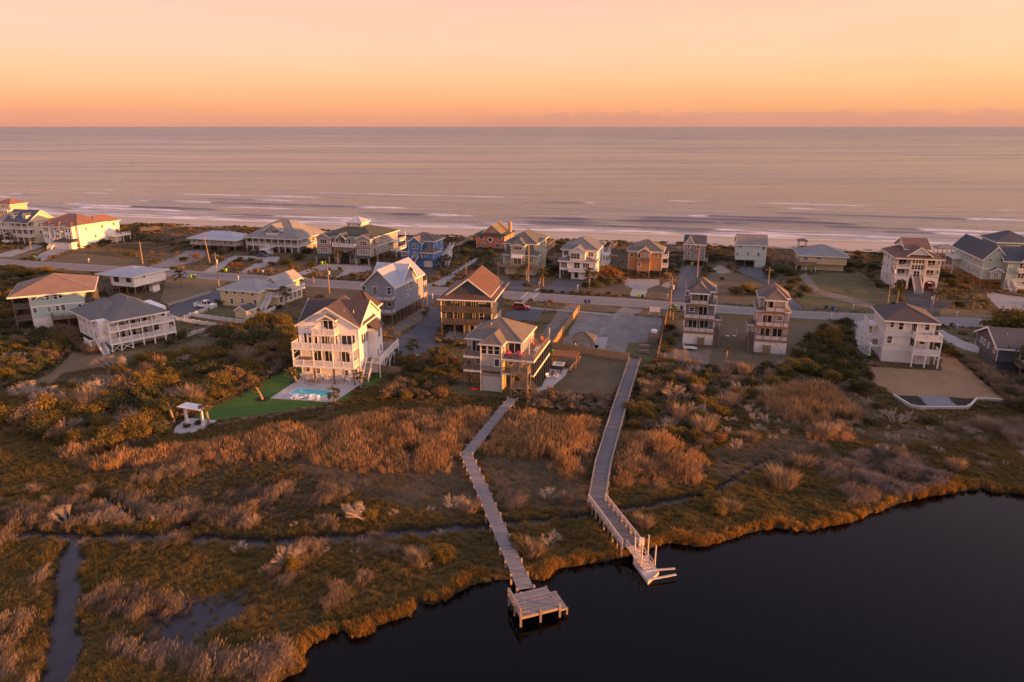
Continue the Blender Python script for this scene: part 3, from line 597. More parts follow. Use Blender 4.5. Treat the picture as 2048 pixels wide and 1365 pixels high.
class House:
    def __init__(s, label, z, X, Y, rot, name='beach_house', cat='house', group=None, gz=0.0):
        s.zm = ZM[z]; s.r = R(rot); s.o = np.array(list(Z(z, X, Y, gz)) + [gz]); s.root = empty(name, tuple(s.o), s.r, label, cat, group)
        s.ex = np.array([math.cos(s.r), math.sin(s.r), 0]); s.ey = np.array([-math.sin(s.r), math.cos(s.r), 0]); s.foot = None
    def _pl(s, X, Y, n, c):
        r = ray(s.zm[0] + X / s.zm[2], s.zm[1] + Y / s.zm[2]); o = np.array([0, 0, CAM_H]) - s.o; t = (c - o @ n) / (r @ n); d = o + t * r; return d @ s.ex, d @ s.ey, d[2]
    def F(s, X, Y, y=0.0): p = s._pl(X, Y, s.ey, y); return p[0], p[2]
    def Rr(s, X, Y, x=0.0): p = s._pl(X, Y, s.ex, x); return p[1], p[2]
    def T(s, X, Y, z=0.0): p = s._pl(X, Y, np.array([0, 0, 1.]), z); return p[0], p[1]
    def world(s, x, y): p = s.o + x * s.ex + y * s.ey; return float(p[0]), float(p[1])
    def keep(s, x0, x1, y0, y1): KEEP_OUT.append([s.world(x0, y0), s.world(x1, y0), s.world(x1, y1), s.world(x0, y1)])
    def part(s, name, mb, mat, parent=None, smooth=False): return mb.build(name, mat, parent or s.root, smooth)
    def wall(s, x0, x1, y0, y1, z0, z1, mat, name='wall', trim=None):
        w = s.part(name, MB().box(x0, x1, y0, y1, z0, z1), mat)
        if z0 < 4.6: s.keep(x0 - .3, x1 + .3, y0 - .3, y1 + .3)
        if trim:
            t = .09; e = .03; k = ('corner', round(z1 - z0, 2), trim.name)
            if k not in PCACHE: PCACHE[k] = MB().box(-.06, .06, -.06, .06, 0, z1 - z0 - .04).mesh('corner_board', trim)
            for x in (x0 + .03, x1 - .03):
                for y in (y0 + .03, y1 - .03): link('corner_board', PCACHE[k], s.root, (x, y, z0 + .02))
        return w
    def band(s, x0, x1, y0, y1, z, mat, h=.28):
        e = .05; b = MB(); b.box(x0 - e, x1 + e, y0 - e, y0 + .0, z - h / 2, z + h / 2).box(x0 - e, x1 + e, y1, y1 + e, z - h / 2, z + h / 2).box(x0 - e, x0, y0, y1, z - h / 2, z + h / 2).box(x1, x1 + e, y0, y1, z - h / 2, z + h / 2); s.part('band_board', b, mat)
    def fascia(s, x0, x1, y0, y1, z, mat, h=.3):
        t = .06; b = MB(); b.box(x0 - t, x1 + t, y0 - t, y0, z - h + .04, z + .05).box(x0 - t, x1 + t, y1, y1 + t, z - h + .04, z + .05).box(x0 - t, x0, y0, y1, z - h + .04, z + .05).box(x1, x1 + t, y0, y1, z - h + .04, z + .05); return b
    def hip(s, x0, x1, y0, y1, z, rise, mat, over=.6, fas=None, ridge=None, name='roof'):
        x0 -= over; x1 += over; y0 -= over; y1 += over; w = x1 - x0; d = y1 - y0; b = MB(); t = .04
        if w >= d: k = (d / 2 if ridge is None else ridge); e = [(x0 + k, (y0 + y1) / 2), (x1 - k, (y0 + y1) / 2)]
        else: k = (w / 2 if ridge is None else ridge); e = [((x0 + x1) / 2, y0 + k), ((x0 + x1) / 2, y1 - k)]
        c = [(x0, y0, z + t), (x1, y0, z + t), (x1, y1, z + t), (x0, y1, z + t)]; p, q = (e[0][0], e[0][1], z + rise), (e[1][0], e[1][1], z + rise)
        if w >= d: fs = [(c[0], c[1], q, p), (c[1], c[2], q), (c[2], c[3], p, q), (c[3], c[0], p)]
        else: fs = [(c[0], c[1], p), (c[1], c[2], q, p), (c[2], c[3], q), (c[3], c[0], p, q)]
        for f in fs: b.poly(f)
        b.poly([(a[0], a[1], z) for a in c[::-1]])
        for i in range(4): a, d2 = c[i], c[(i + 1) % 4]; b.poly([(a[0], a[1], z), (d2[0], d2[1], z), d2, a])
        r = s.part(name, b, mat)
        if fas: s.fascia(x0, x1, y0, y1, z, fas).build('fascia', fas, r)
        rb = MB()
        for a, d2 in ([(c[0], p), (c[3], p), (c[1], q), (c[2], q)] if w >= d else [(c[0], p), (c[1], p), (c[2], q), (c[3], q)]) + [(p, q)]: rb.bar(a, d2, .28, .05)
        rb.build('ridge_cap', mat, r); return r
    def gab(s, x0, x1, y0, y1, z, rise, mat, axis='y', wall=None, over=.5, rake=.4, fas=None, name='roof', vent=False):
        """gable roof, ridge along axis; two slabs, rake boards and the gable walls"""
        th = .14; b = MB(); fb = MB()
        if axis == 'y':
            m = (x0 + x1) / 2; k = rise / (m - x0); a0, a1 = y0 - rake, y1 + rake
            for sx, xe in ((-1, x0 - over), (1, x1 + over)): b.prism([(m, a0, z + rise), (xe, a0, z - k * over), (xe, a0, z - k * over + th), (m, a0, z + rise + th)], (0, a1 - a0, 0))
            ends = [[(x0, y, z), (x1, y, z), (m, y, z + rise)] for y in (y0 + .01, y1 - .16)]; ev = (0, .15, 0)
            for yy in (a0 - .05, a1): [fb.prism([(m, yy, z + rise + th + .03), (xe, yy, z - k * over + th + .03), (xe, yy, z - k * over - .22), (m, yy, z + rise - .22)], (0, .05, 0)) for xe in (x0 - over, x1 + over)]
            for xe in (x0 - over - .05, x1 + over): fb.box(xe, xe + .05, a0, a1, z - k * over - .18, z - k * over + th)
        else:
            m = (y0 + y1) / 2; k = rise / (m - y0); a0, a1 = x0 - rake, x1 + rake
            for sy, ye in ((-1, y0 - over), (1, y1 + over)): b.prism([(a0, m, z + rise), (a0, ye, z - k * over), (a0, ye, z - k * over + th), (a0, m, z + rise + th)], (a1 - a0, 0, 0))
            ends = [[(x, y0, z), (x, y1, z), (x, m, z + rise)] for x in (x0 + .01, x1 - .16)]; ev = (.15, 0, 0)
            for xx in (a0 - .05, a1): [fb.prism([(xx, m, z + rise + th + .03), (xx, ye, z - k * over + th + .03), (xx, ye, z - k * over - .22), (xx, m, z + rise - .22)], (.05, 0, 0)) for ye in (y0 - over, y1 + over)]
            for ye in (y0 - over - .05, y1 + over): fb.box(a0, a1, ye, ye + .05, z - k * over - .18, z - k * over + th)
        r = s.part(name, b, mat)
        if fas: fb.build('fascia', fas, r)
        if wall:
            for e in ends: s.part('gable_wall', MB().prism(e, ev), wall)
        return r
    def win(s, face, plane, pos, z, w, h, style='1', fm=None, name='window', parent=None):
        fm = fm or paint(TRIM); f, p = win_mesh(w, h, style, fm); x, y = (pos, plane) if face in 'fb' else (plane, pos)
        o = link(name, f, parent or s.root, (x, y, z), face_rot(face)); link('window_pane', p, o); return o
    def fw(s, pts, w, h, style='1', y=0.0, fm=None, name='window', dy=0.0):
        for X, Y in pts: x, z = s.F(X, Y, y); s.win('f', y, x, z, w, h, style, fm, name)
    def rw(s, pts, w, h, style='1', x=0.0, fm=None, name='window'):
        for X, Y in pts: y, z = s.Rr(X, Y, x); s.win('r', x, y, z, w, h, style, fm, name)
    def lw(s, pts, w, h, style='1', x=0.0, fm=None, name='window'):
        for X, Y in pts: y, z = s.Rr(X, Y, x); s.win('l', x, y, z, w, h, style, fm, name)
    def fdoor(s, pts, w=1.8, h=2.1, y=0.0, fm=None):
        for X, Y in pts: x, z = s.F(X, Y, y); s.win('f', y, x, z, w, h, 'door', fm, 'sliding_door')
    def deck(s, x0, x1, y0, y1, z, mat, fas=None, th=.14, name='deck'):
        d = s.part(name, MB().box(x0, x1, y0, y1, z - th, z), mat)
        if fas:
            e = .06; b = MB().box(x0 - e, x1 + e, y0 - e, y0, z - .36, z + .03).box(x0 - e, x1 + e, y1, y1 + e, z - .36, z + .03).box(x0 - e, x0, y0, y1, z - .36, z + .03).box(x1, x1 + e, y0, y1, z - .36, z + .03); b.build('deck_rim', fas, d)
        return d
    def rail(s, pts, z, mat, h=1.0, gap=.16, post=2.0, bw=.05, panel=None, pmat=None):
        b = MB(); pb = MB(); posts = set()
        for (x0, y0), (x1, y1) in zip(pts, pts[1:]):
            l = math.hypot(x1 - x0, y1 - y0); n = max(1, round(l / post))
            for i in range(n + 1): posts.add((round(x0 + (x1 - x0) * i / n, 2), round(y0 + (y1 - y0) * i / n, 2)))
            b.bar((x0, y0, z + h), (x1, y1, z + h), .13, .07); b.bar((x0, y0, z + .13), (x1, y1, z + .13), .07, .07)
            m = int(l / gap)
            for i in range(1, m): k = i / m; pb.bar((x0 + (x1 - x0) * k, y0 + (y1 - y0) * k, z + .13), (x0 + (x1 - x0) * k, y0 + (y1 - y0) * k, z + h), bw, bw)
        for x, y in posts: b.box(x - .07, x + .07, y - .07, y + .07, z, z + h + .1)
        r = s.part('railing', b, pmat or mat)
        if pb.v: o = pb.build('baluster', mat, r); o['kind'] = 'stuff'
        return r
    def post(s, pts, z0, z1, w, mat, name='post'):
        k = (round(z1 - z0, 2), w, mat.name)
        if k not in PCACHE: PCACHE[k] = MB().box(-w / 2, w / 2, -w / 2, w / 2, 0, z1 - z0).mesh('post', mat)
        for x, y in pts: link(name, PCACHE[k], s.root, (x, y, z0))
    def posts(s, x0, x1, nx, y0, y1, ny, z0, z1, w, mat, name='piling'):
        s.post([(x0 + (x1 - x0) * i / max(1, nx - 1), y0 + (y1 - y0) * j / max(1, ny - 1)) for i in range(nx) for j in range(ny)], z0, z1, w, mat, name)
    def brace(s, segs, w, mat, name='brace'):
        for p, q in segs: s.part(name, MB().bar(p, q, w, w * .6), mat)
    def stair(s, top, bot, w, mat, rail=None, name='stairs'):
        """a straight flight from top to bot (points at the middle of the tread edge)"""
        a, c = Vector(top), Vector(bot); n = max(3, round((a.z - c.z) / .19)); d = (c - a); side = Vector((-d.y, d.x, 0)).normalized() * w / 2; b = MB()
        for i in range(n):
            m = a + d * ((i + .5) / n); t = Vector((d.x, d.y, 0)) / n * .55; z = a.z - (a.z - c.z) * (i + 1) / n
            b.poly([tuple(Vector((m.x, m.y, z)) + e) for e in (-side - t, side - t, side + t, -side + t)][::1]); b.prism([tuple(Vector((m.x, m.y, z - .05)) + e) for e in (-side - t, side - t, side + t, -side + t)], (0, 0, .045))
        for e in (side, -side): b.bar(a + e - Vector((0, 0, .15)), c + e - Vector((0, 0, .05)), .06, .3)
        o = s.part(name, b, mat)
        if rail:
            rb = MB()
            for e in (side, -side):
                rb.bar(a + e + Vector((0, 0, .95)), c + e + Vector((0, 0, .95)), .08, .08); rb.bar(a + e + Vector((0, 0, .3)), c + e + Vector((0, 0, .3)), .05, .05); k = max(4, n)
                for i in range(k + 1): p = a + d * (i / k) + e; rb.bar(p, p + Vector((0, 0, .95)), .05 if 0 < i < k else .11, .05 if 0 < i < k else .11)
            rb.build('stair_railing', rail, o)
        return o
    def garage(s, x0, x1, y, z1, mat, face='f'):
        f = MB().box(x0, x1, y - .06, y + .01, .05, z1)
        d = s.part('garage_door', f, mat); n = 4; g = MB()
        for i in range(n): z = .08 + (z1 - .1) * i / n; g.box(x0 + .06, x1 - .06, y - .085, y - .058, z, z + (z1 - .1) / n - .05)
        g.build('door_panel', mat, d); return d
    def vent(s, pts, z):
        for x, y in pts: s.part('roof_vent', MB().tube([(x, y, z - .2), (x, y, z + .45)], .07, 6), plain((.5, .48, .46)))
    def knee(s, pts, z, mat, dx=.8):
        """white angle brackets under a deck beside a post"""
        b = MB()
        for x, y in pts:
            for e in (-dx, dx): b.bar((x, y, z - .95), (x + e, y, z - .15), .1, .1)
        s.part('bracket', b, mat)
# ================================================================== THE SOUND-SIDE HOUSES
WT = paint(WHITE, .16); TR = paint(TRIM); WDG = wood(WOODG); WDD = wood(WOODD); WDB = wood(WOODB)

def chair_proto():
    """a slatted garden armchair: seat, fan back, two arms and four legs"""
    r = empty('garden_chair', (0, 0, -50), 0, 'garden chair', 'chair'); return r
def make_chair(col, name='garden_chair'):
    m = plain(col, .5); r = empty(name, (0, 0, 0), 0, 'slatted garden armchair', 'chair')
    b = MB()
    for i in range(5): b.bar((-.26 + .13 * i, -.28, .36), (-.26 + .13 * i, .24, .24), .11, .03)
    b.build('seat', m, r); b = MB()
    for i in range(5): x = -.28 + .14 * i; b.bar((x * .8, .22, .22), (x * 1.05, .52, 1.0 - abs(i - 2) * .07), .12, .03)
    b.build('backrest', m, r)
    for sx in (-1, 1): MB().box(sx * .36 - .07, sx * .36 + .07, -.36, .40, .54, .58).build('armrest', m, r)
    for sx in (-1, 1): MB().bar((sx * .34, -.30, 0), (sx * .34, -.30, .55), .08, .05).build('leg', m, r); MB().bar((sx * .34, .55, 0), (sx * .34, -.1, .36), .1, .05).build('leg', m, r)
    return r
CHAIRS = {}
def chair(h, x, y, z, rz, col, label, group=None):
    first = col not in CHAIRS
    if first: CHAIRS[col] = make_chair(col)
    o = CHAIRS[col] if first else copy_tree(CHAIRS[col]); p = h.world(x, y); o.location = (p[0], p[1], z + h.o[2] + .005); o.rotation_euler = (0, 0, h.r + R(rz)); o['label'] = label
    if group: o['group'] = group
    return o
PINK = (.62, .10, .17); ORANGE = (.5, .13, .04); CWHITE = (.72, .70, .68); TEAL = (.03, .33, .36); BLUEC = (.04, .14, .42); REDC = (.42, .03, .06); GREYC = (.12, .12, .13)
def table(h, x, y, z, label, col=CWHITE, r=.55, chairs=4, hh=.74):
    m = plain(col, .5); w = h.world(x, y); o = empty('patio_table', (w[0], w[1], z + h.o[2]), h.r, label, 'table')
    MB().tube([(0, 0, hh - .04), (0, 0, hh)], r, 14).build('table_top', m, o)
    for a in range(4): c, s_ = math.cos(a * math.pi / 2 + .78), math.sin(a * math.pi / 2 + .78); MB().bar((c * r * .75, s_ * r * .75, 0), (c * r * .5, s_ * r * .5, hh - .04), .06).build('leg', m, o)
    return o

# ---- the grey house with the boardwalk (centre)
h = House('grey house on dark pilings at the head of the left boardwalk with pink deck chairs', 'I', 640, 1147, -15); CEN = h
SG = paint((.38, .355, .32), .16); SGB = paint((.40, .38, .34)); RF = shingle((.145, .122, .104)); NAVY = paint((.035, .04, .06)); CR = paint((.68, .64, .60))
h.wall(-3.6, 7, 3, 13.6, 3.95, 9.4, SG, trim=CR); h.wall(0, 4, 0, 3.0, 4.05, 9.4, SG, trim=CR, name='bay_wall')
h.hip(-3.6, 7, 3, 13.6, 9.4, 3.0, RF, .45, CR); h.hip(0, 4, 0, 9, 9.42, 1.55, RF, .4, CR, name='bay_roof')
h.wall(.1, 3.9, .15, 3.4, 0, 3.35, paint((.40, .375, .35), .5), 'storage_room', trim=CR); s_ = MB().prism([(.0, -.25, 3.3), (.0, .2, 3.75), (.0, .2, 3.3)], (4.0, 0, 0)); h.part('pent_roof', s_, RF); h.garage(.35, 3.65, .13, 3.1, paint((.44, .415, .39)))
for z in (4.0, 6.75):
    h.deck(-3.4, 0, 0, 3, z, WDG, CR); h.deck(4.06, 10.2, 0, 3, z, WDG, CR); h.deck(7.06, 10.2, 3.06, 14, z, WDG, CR)
h.rail([(-3.35, 2.9), (-3.35, .05), (-.05, .05)], 6.75, WDG, h=1.05); h.rail([(-3.35, 2.9), (-3.35, .05), (-.05, .05)], 4.0, WDG)
h.rail([(0, .0), (4, .0)], 4.0, WDG); h.rail([(4.1, .05), (7.3, .05)], 6.75, wood((.09, .075, .085)), h=.95); h.rail([(8.9, .05), (10.15, .05), (10.15, 13.95), (7.1, 13.95)], 6.75, WDG, h=1.05, gap=.2); h.rail([(4.1, .05), (6.4, .05)], 4.0, WDG); h.rail([(10.15, .05), (10.15, 13.95)], 4.0, NAVY, gap=.25)
h.post([(x, y) for x in (-3.3, .0) for y in (.1, 2.9)], 0, 3.86, .24, WDD, 'piling'); h.post([(10.1, .2 + 1.97 * i) for i in range(8)], 0, 6.4, .26, NAVY, 'piling'); h.post([(7.2, .6 + 2.2 * i) for i in range(7)], 0, 3.8, .26, NAVY, 'piling')
h.post([(x, y) for x in (-3.4, -.6, 2, 4.6) for y in (5.5, 9, 13.4)], 0, 3.95, .26, WDD, 'piling'); h.post([(-.02, -.05), (4.02, -.05)], 0, 9.3, .16, CR, 'corner_post')
h.brace([((-3.3, .1, .4), (0, .1, 3.4)), ((-3.3, .1, 3.4), (0, .1, .4)), ((4.6, 5.5, .4), (7.2, 5.5, 3.4))], .2, WDD)
h.post([(4.1, 2.9)], 4.0, 6.4, .2, WDD); h.post([(8.6, 2.9), (10.1, 14)], 6.75, 9.3, .16, CR)
# the stair tower at the deck's corner
h.deck(6.4, 9.6, -2.4, -.1, 5.2, WDG, WDG, name='stair_landing'); h.rail([(6.45, -.2), (6.45, -2.35), (9.55, -2.35), (9.55, -.2)], 5.2, WDG, h=1.1, gap=.13, bw=.07); h.deck(6.4, 9.6, -2.4, -.1, 2.35, WDG, WDG, name='stair_landing'); h.rail([(6.45, -.2), (6.45, -2.35), (9.55, -2.35)], 2.35, WDG, h=1.1, gap=.13, bw=.07)
h.post([(6.45, -2.35), (9.55, -2.35), (6.45, -.15), (9.55, -.15)], 0, 5.1, .26, WDG, 'piling'); h.brace([((6.45, -2.4, .2), (9.55, -2.4, 2.1)), ((6.45, -2.4, 2.1), (9.55, -2.4, .2))], .26, WDG)
h.stair((8.3, 1.5, 6.7), (8.3, -1.2, 5.25), 1.1, WDG, WDG); h.stair((7.2, -1.3, 5.1), (9.1, -1.3, 2.45), .9, WDG, WDG); h.stair((9.7, -1.1, 2.3), (12.0, -1.1, .05), 1.0, WDG, WDG)
h.fw([(670, 680), (745, 685), (818, 690)], .95, 1.55, '1', 0, CR); h.fw([(602, 805), (975, 825)], .9, .9, '1', 3, CR); h.fw([(818, 830)], .85, 1.4, 'one', 0, CR, 'door'); h.fdoor([(583, 640)], 1.5, 2.1, 3, CR); h.fdoor([(1020, 660)], 2.3, 2.2, 3, CR)
for i in range(5): h.win('r', 7.0, 4.2 + 1.35 * i, 8.2, .75, 1.35, '1', CR)
h.win('r', 4.0, 1.4, 8.0, .9, 1.5, '1', CR); [h.win('r', 7.0, 5 + 2.6 * i, 5.4, .9, 1.2, '1', CR) for i in range(3)]
h.vent([(.3, 6.2), (1.2, 9.6), (2.6, 9.0)], 11.3)
for i, (x, y, a) in enumerate(((4.7, 2.2, 0), (5.4, 1.1, 20), (6.6, 2.1, -10), (7.5, 1.7, -35))):
    chair(h, x, y, 6.75, a, PINK, ['hot pink garden chair by the bay wall of the grey house deck', 'pink garden chair turned inward at the front rail of the grey house deck', 'pink garden chair before the sliding door of the grey house', 'pink garden chair nearest the stair of the grey house deck'][i], 'pink chairs on the grey house deck')
for i, (x, y, a) in enumerate(((7.9, 10.6, 90), (9.2, 12.6, 60), (8.4, 8.9, 80))): chair(h, x, y, 6.75, a, ORANGE, ['orange garden chair halfway along the side deck of the grey house', 'orange garden chair at the far corner of the side deck', 'orange garden chair against the yellow lit side wall'][i], 'orange chairs on the side deck')
for i, (x, y, a) in enumerate(((9.3, 5.6, -90), (9.2, 7.2, -80))): chair(h, x, y, 6.75, a, CWHITE, ['white deck chair by the side railing of the grey house, nearer one', 'white deck chair by the side railing of the grey house, farther one'][i], 'white chairs on the side deck')
MB().prism([(0, .1, .1), (.45, .3, .1), (2.6, .25, .1), (3.1, .0, .16), (2.6, -.25, .1), (.45, -.3, .1)], (0, 0, .22)).build('kayak', plain((.55, .03, .06), .4)); k = bpy.data.objects['kayak']; k.location = (*h.world(-2.2, -.1), .0); k.rotation_euler = (0, 0, h.r + .25); tag(k, 'red kayak lying on the grass by the storage room', 'kayak')
MB().box(1.0, 1.5, -.16, .16, .322, .36).build('kayak_seat', plain((.05, .05, .05)), k)

# ---- the white pool house
h = House('tall white house with cross gables, three balconies and a pool terrace in front', 'H', 600, 945, -8); POOL = h
RP = shingle((.068, .052, .050)); WH = paint((.735, .725, .745), .17)
h.wall(0, 12.2, 0, 13.4, 0, 11.1, WH, trim=TR); h.gab(0, 12.2, 0, 9.0, 11.1, 3.6, RP, 'y', WH, .5, .35, TR, name='front_roof'); h.gab(0, 12.2, .9, 12.6, 11.12, 3.5, RP, 'x', WH, .2, .35, TR, name='main_roof'); h.hip(5.5, 11.2, 11.2, 16.6, 11.6, 3.4, RP, .4, TR, name='rear_roof'); h.wall(4, 11, 13.5, 16.4, 0, 11.6, WH, 'rear_wall')
h.wall(12.26, 13.9, 5.0, 9.0, 0, 9.3, WH, 'side_bay'); h.part('bay_roof', MB().prism([(12.2, 4.6, 10.6), (14.4, 4.6, 9.2), (14.4, 4.6, 9.05), (12.2, 4.6, 10.45)], (0, 4.9, 0)), RP); h.band(0, 12.2, 0, 13.4, 3.45, TR)
for z in (3.6, 7.1): h.deck(-.4, 11.8, -2.6, -.06, z, TR, TR); h.rail([(-.35, -.1), (-.35, -2.55), (11.75, -2.55), (11.75, -.1)], z, TR, h=1.05, gap=.15, bw=.06)
h.deck(3.7, 8.2, -2.1, -.06, 9.9, TR, TR); h.rail([(3.75, -.1), (3.75, -2.05), (8.15, -2.05), (8.15, -.1)], 9.9, TR, h=1.05, gap=.15, bw=.06)
h.post([(-.35, -2.5), (3.75, -2.5), (7.7, -2.5), (11.75, -2.5)], 0, 3.3, .3, wood((.16, .115, .085)), 'piling'); h.post([(-.35, -2.5), (3.75, -2.5), (7.7, -2.5), (11.75, -2.5)], 3.6, 6.8, .22, TR); h.post([(3.8, -2.0), (8.1, -2.0)], 7.1, 9.6, .2, TR); h.knee([(3.75, -2.45), (7.7, -2.45), (11.4, -2.45), (.0, -2.45)], 6.95, TR); h.knee([(3.8, -2.0), (8.1, -2.0)], 9.75, TR)
h.fw([(632, 490), (682, 495), (832, 500), (980, 520), (1178, 515)], .55, 1.9, 'one', 0); h.fdoor([(735, 505), (885, 515), (940, 515)], 1.1, 2.2); h.fdoor([(1105, 530)], 2.1, 2.3); h.fdoor([(768, 683), (900, 695), (1090, 705)], 1.6, 2.2); h.fw([(890, 335)], 1.9, 2.0, 'door', 0); h.fw([(660, 843), (777, 865), (1100, 888), (1203, 880)], .75, .95, '1', 0)
h.gab(4.7, 7.9, -1.1, -.02, 12.5, .9, RP, 'y', None, .3, .15, TR, name='porch_roof'); h.brace([((4.5, -.05, 11.6), (4.5, -1.1, 12.4)), ((8.1, -.05, 11.6), (8.1, -1.1, 12.4)), ((4.6, -1.1, 12.45), (8.0, -1.1, 12.45))], .16, TR)
h.rw([(1275, 500), (1300, 488), (1325, 470)], .8, 1.9, 'one', 12.2); h.rw([(1398, 245)], .75, 1.5, 'one', 12.2); h.win('r', 13.9, 7.0, 7.9, 1.2, 1.7, '2'); h.win('r', 13.9, 7.6, 4.6, .8, 1.3, '1'); h.win('r', 13.9, 5.8, 4.3, .7, 1.2, '1'); [h.win('r', 12.2, 11, z, .8, 1.3, '1') for z in (4.8, 8.2)]
# side entry deck and its stair
h.deck(12.3, 15.4, 9.2, 15, 3.3, WDG, TR, name='entry_deck'); h.deck(13.96, 15.4, 2.2, 9.14, 3.3, WDG, TR, name='entry_deck'); h.deck(12.3, 13.9, 2.2, 4.9, 3.3, WDG, TR, name='entry_deck'); h.rail([(14.2, 2.25), (15.35, 2.25), (15.35, 14.95)], 3.3, TR, h=1.0); h.post([(15.3, 2.4 + 3.1 * i) for i in range(5)], 0, 2.95, .18, TR, 'piling'); h.stair((13.4, 2.1, 3.25), (13.4, -1.1, .05), 1.2, wood((.30, .26, .23)), TR); h.brace([((15.3, 5.4 + 3.1 * i, .9), (15.3, 8.0 + 3.1 * i, 2.9)) for i in range(3)], .12, TR)
h.vent([(8.6, 2.6), (10.3, 3.2)], 13.1)
chair(h, 4.6, -1.3, 9.9, 30, CWHITE, 'white chair on the small top balcony of the pool house, left one', 'white chairs on the balconies'); chair(h, 5.6, -1.1, 9.9, -20, CWHITE, 'white chair on the small top balcony of the pool house, right one', 'white chairs on the balconies')
t = empty('hot_tub', (*h.world(1.6, -1.2), 3.6), h.r, 'brown covered hot tub on the lower balcony of the white pool house', 'hot tub'); MB().box(-1.1, 1.1, -1.0, 1.0, .005, .85).build('tub_wall', wood((.17, .09, .06)), t); MB().box(-1.15, 1.15, -1.05, 1.05, .852, .98).build('tub_cover', plain((.22, .15, .12)), t)
# pool terrace, pool, furniture
tp = pxs([(541, 797), (667, 806), (720, 770), (716, 752), (607, 753)]); sheet('pool_terrace', tp, .06, CONCW, 'pale concrete terrace around the swimming pool', th=.05)
pool_pts = ZP('H', [(462, 1122), (490, 1095), (545, 1072), (620, 1070), (700, 1078), (790, 1083), (885, 1092), (935, 1108), (948, 1135), (925, 1162), (850, 1160), (760, 1152), (690, 1150), (600, 1142), (500, 1138)])
def ring(pts, k): cx = sum(p[0] for p in pts) / len(pts); cy = sum(p[1] for p in pts) / len(pts); return [(cx + (x - cx) * k, cy + (y - cy) * k) for x, y in pts]
pm = NM('pool_water'); pm.col((.10, .46, .50)); pm.rough(.08); pm.bump(pm.noise(2.5, 3, vec=pm.pos()), .1, .05)
pr = empty('swimming_pool', (pool_pts[0][0], pool_pts[0][1], 0), 0, 'turquoise kidney-cornered swimming pool in the pale terrace', 'swimming pool')
def rel(pts): return [(x - pool_pts[0][0], y - pool_pts[0][1]) for x, y in pts]
sheet('pool_coping', rel(ring(pool_pts, 1.07)), .085, paint((.7, .68, .66)), keep=False, kind=None, parent=pr, th=.03); sheet('pool_water', rel(pool_pts), .092, pm.m, keep=False, kind=None, parent=pr)
lc = None
def lounger(x, y, rz, label):
    global lc
    if lc is None:
        m = plain((.74, .72, .70), .5); lc = empty('sun_lounger', (0, 0, 0), 0, label, 'sun lounger'); MB().box(-.33, .33, -.95, .35, .28, .36).build('seat', m, lc); MB().bar((0, .35, .33), (0, .95, .75), .64, .07, up=(0, 0, 1)).build('backrest', m, lc)
        for sx in (-1, 1):
            for yy in (-.8, .5): MB().box(sx * .28 - .04, sx * .28 + .04, yy - .04, yy + .04, 0, .28).build('leg', m, lc)
        o = lc
    else: o = copy_tree(lc)
    o.location = (x, y, .065); o.scale = (.85,) * 3; o.rotation_euler = (0, 0, rz); o['label'] = label; o['group'] = 'white loungers by the pool'
for i, (X, Y, a) in enumerate(((490, 1170, -.3), (535, 1172, .2), (600, 1168, -.9), (690, 1180, .1), (725, 1178, .1), (780, 1188, .2))): lounger(*Z('H', X, Y + 12), a, ['white lounger at the pool, first from the turf corner', 'white lounger at the pool, second from the turf corner', 'white lounger turned askew at the near edge of the pool', 'white lounger in the near pair of the pool terrace, left one', 'white lounger in the near pair of the pool terrace, right one', 'white lounger nearest the palm at the pool corner'][i])
for i, (X, Y) in enumerate(((665, 945), (905, 950), (1150, 970))):
    p = h.T(X, Y); table(h, p[0], p[1] - .3, .06, ['round white high table under the pool house, left one', 'round white high table under the pool house, middle one', 'round white high table under the pool house, right one by the stair'][i], r=.6, hh=.95)
    for j, (dx, dy, a) in enumerate(((-1, -.3, 90), (1, -.3, -90), (0, -1.2, 180))): chair(h, p[0] + dx, p[1] + dy, .06, a, CWHITE, 'white chair %s the %s high table under the pool house' % (('left of', 'right of', 'in front of')[j], ('left', 'middle', 'right')[i]), 'white chairs under the pool house')
mp = [Z('H', 705 + 100 * math.cos(a), 1003 + 27 * math.sin(a)) for a in np.linspace(0, 2 * math.pi, 20)[:-1]]; sheet('round_paving', mp, .075, CONC, 'darker round paving under the balcony', keep=False)

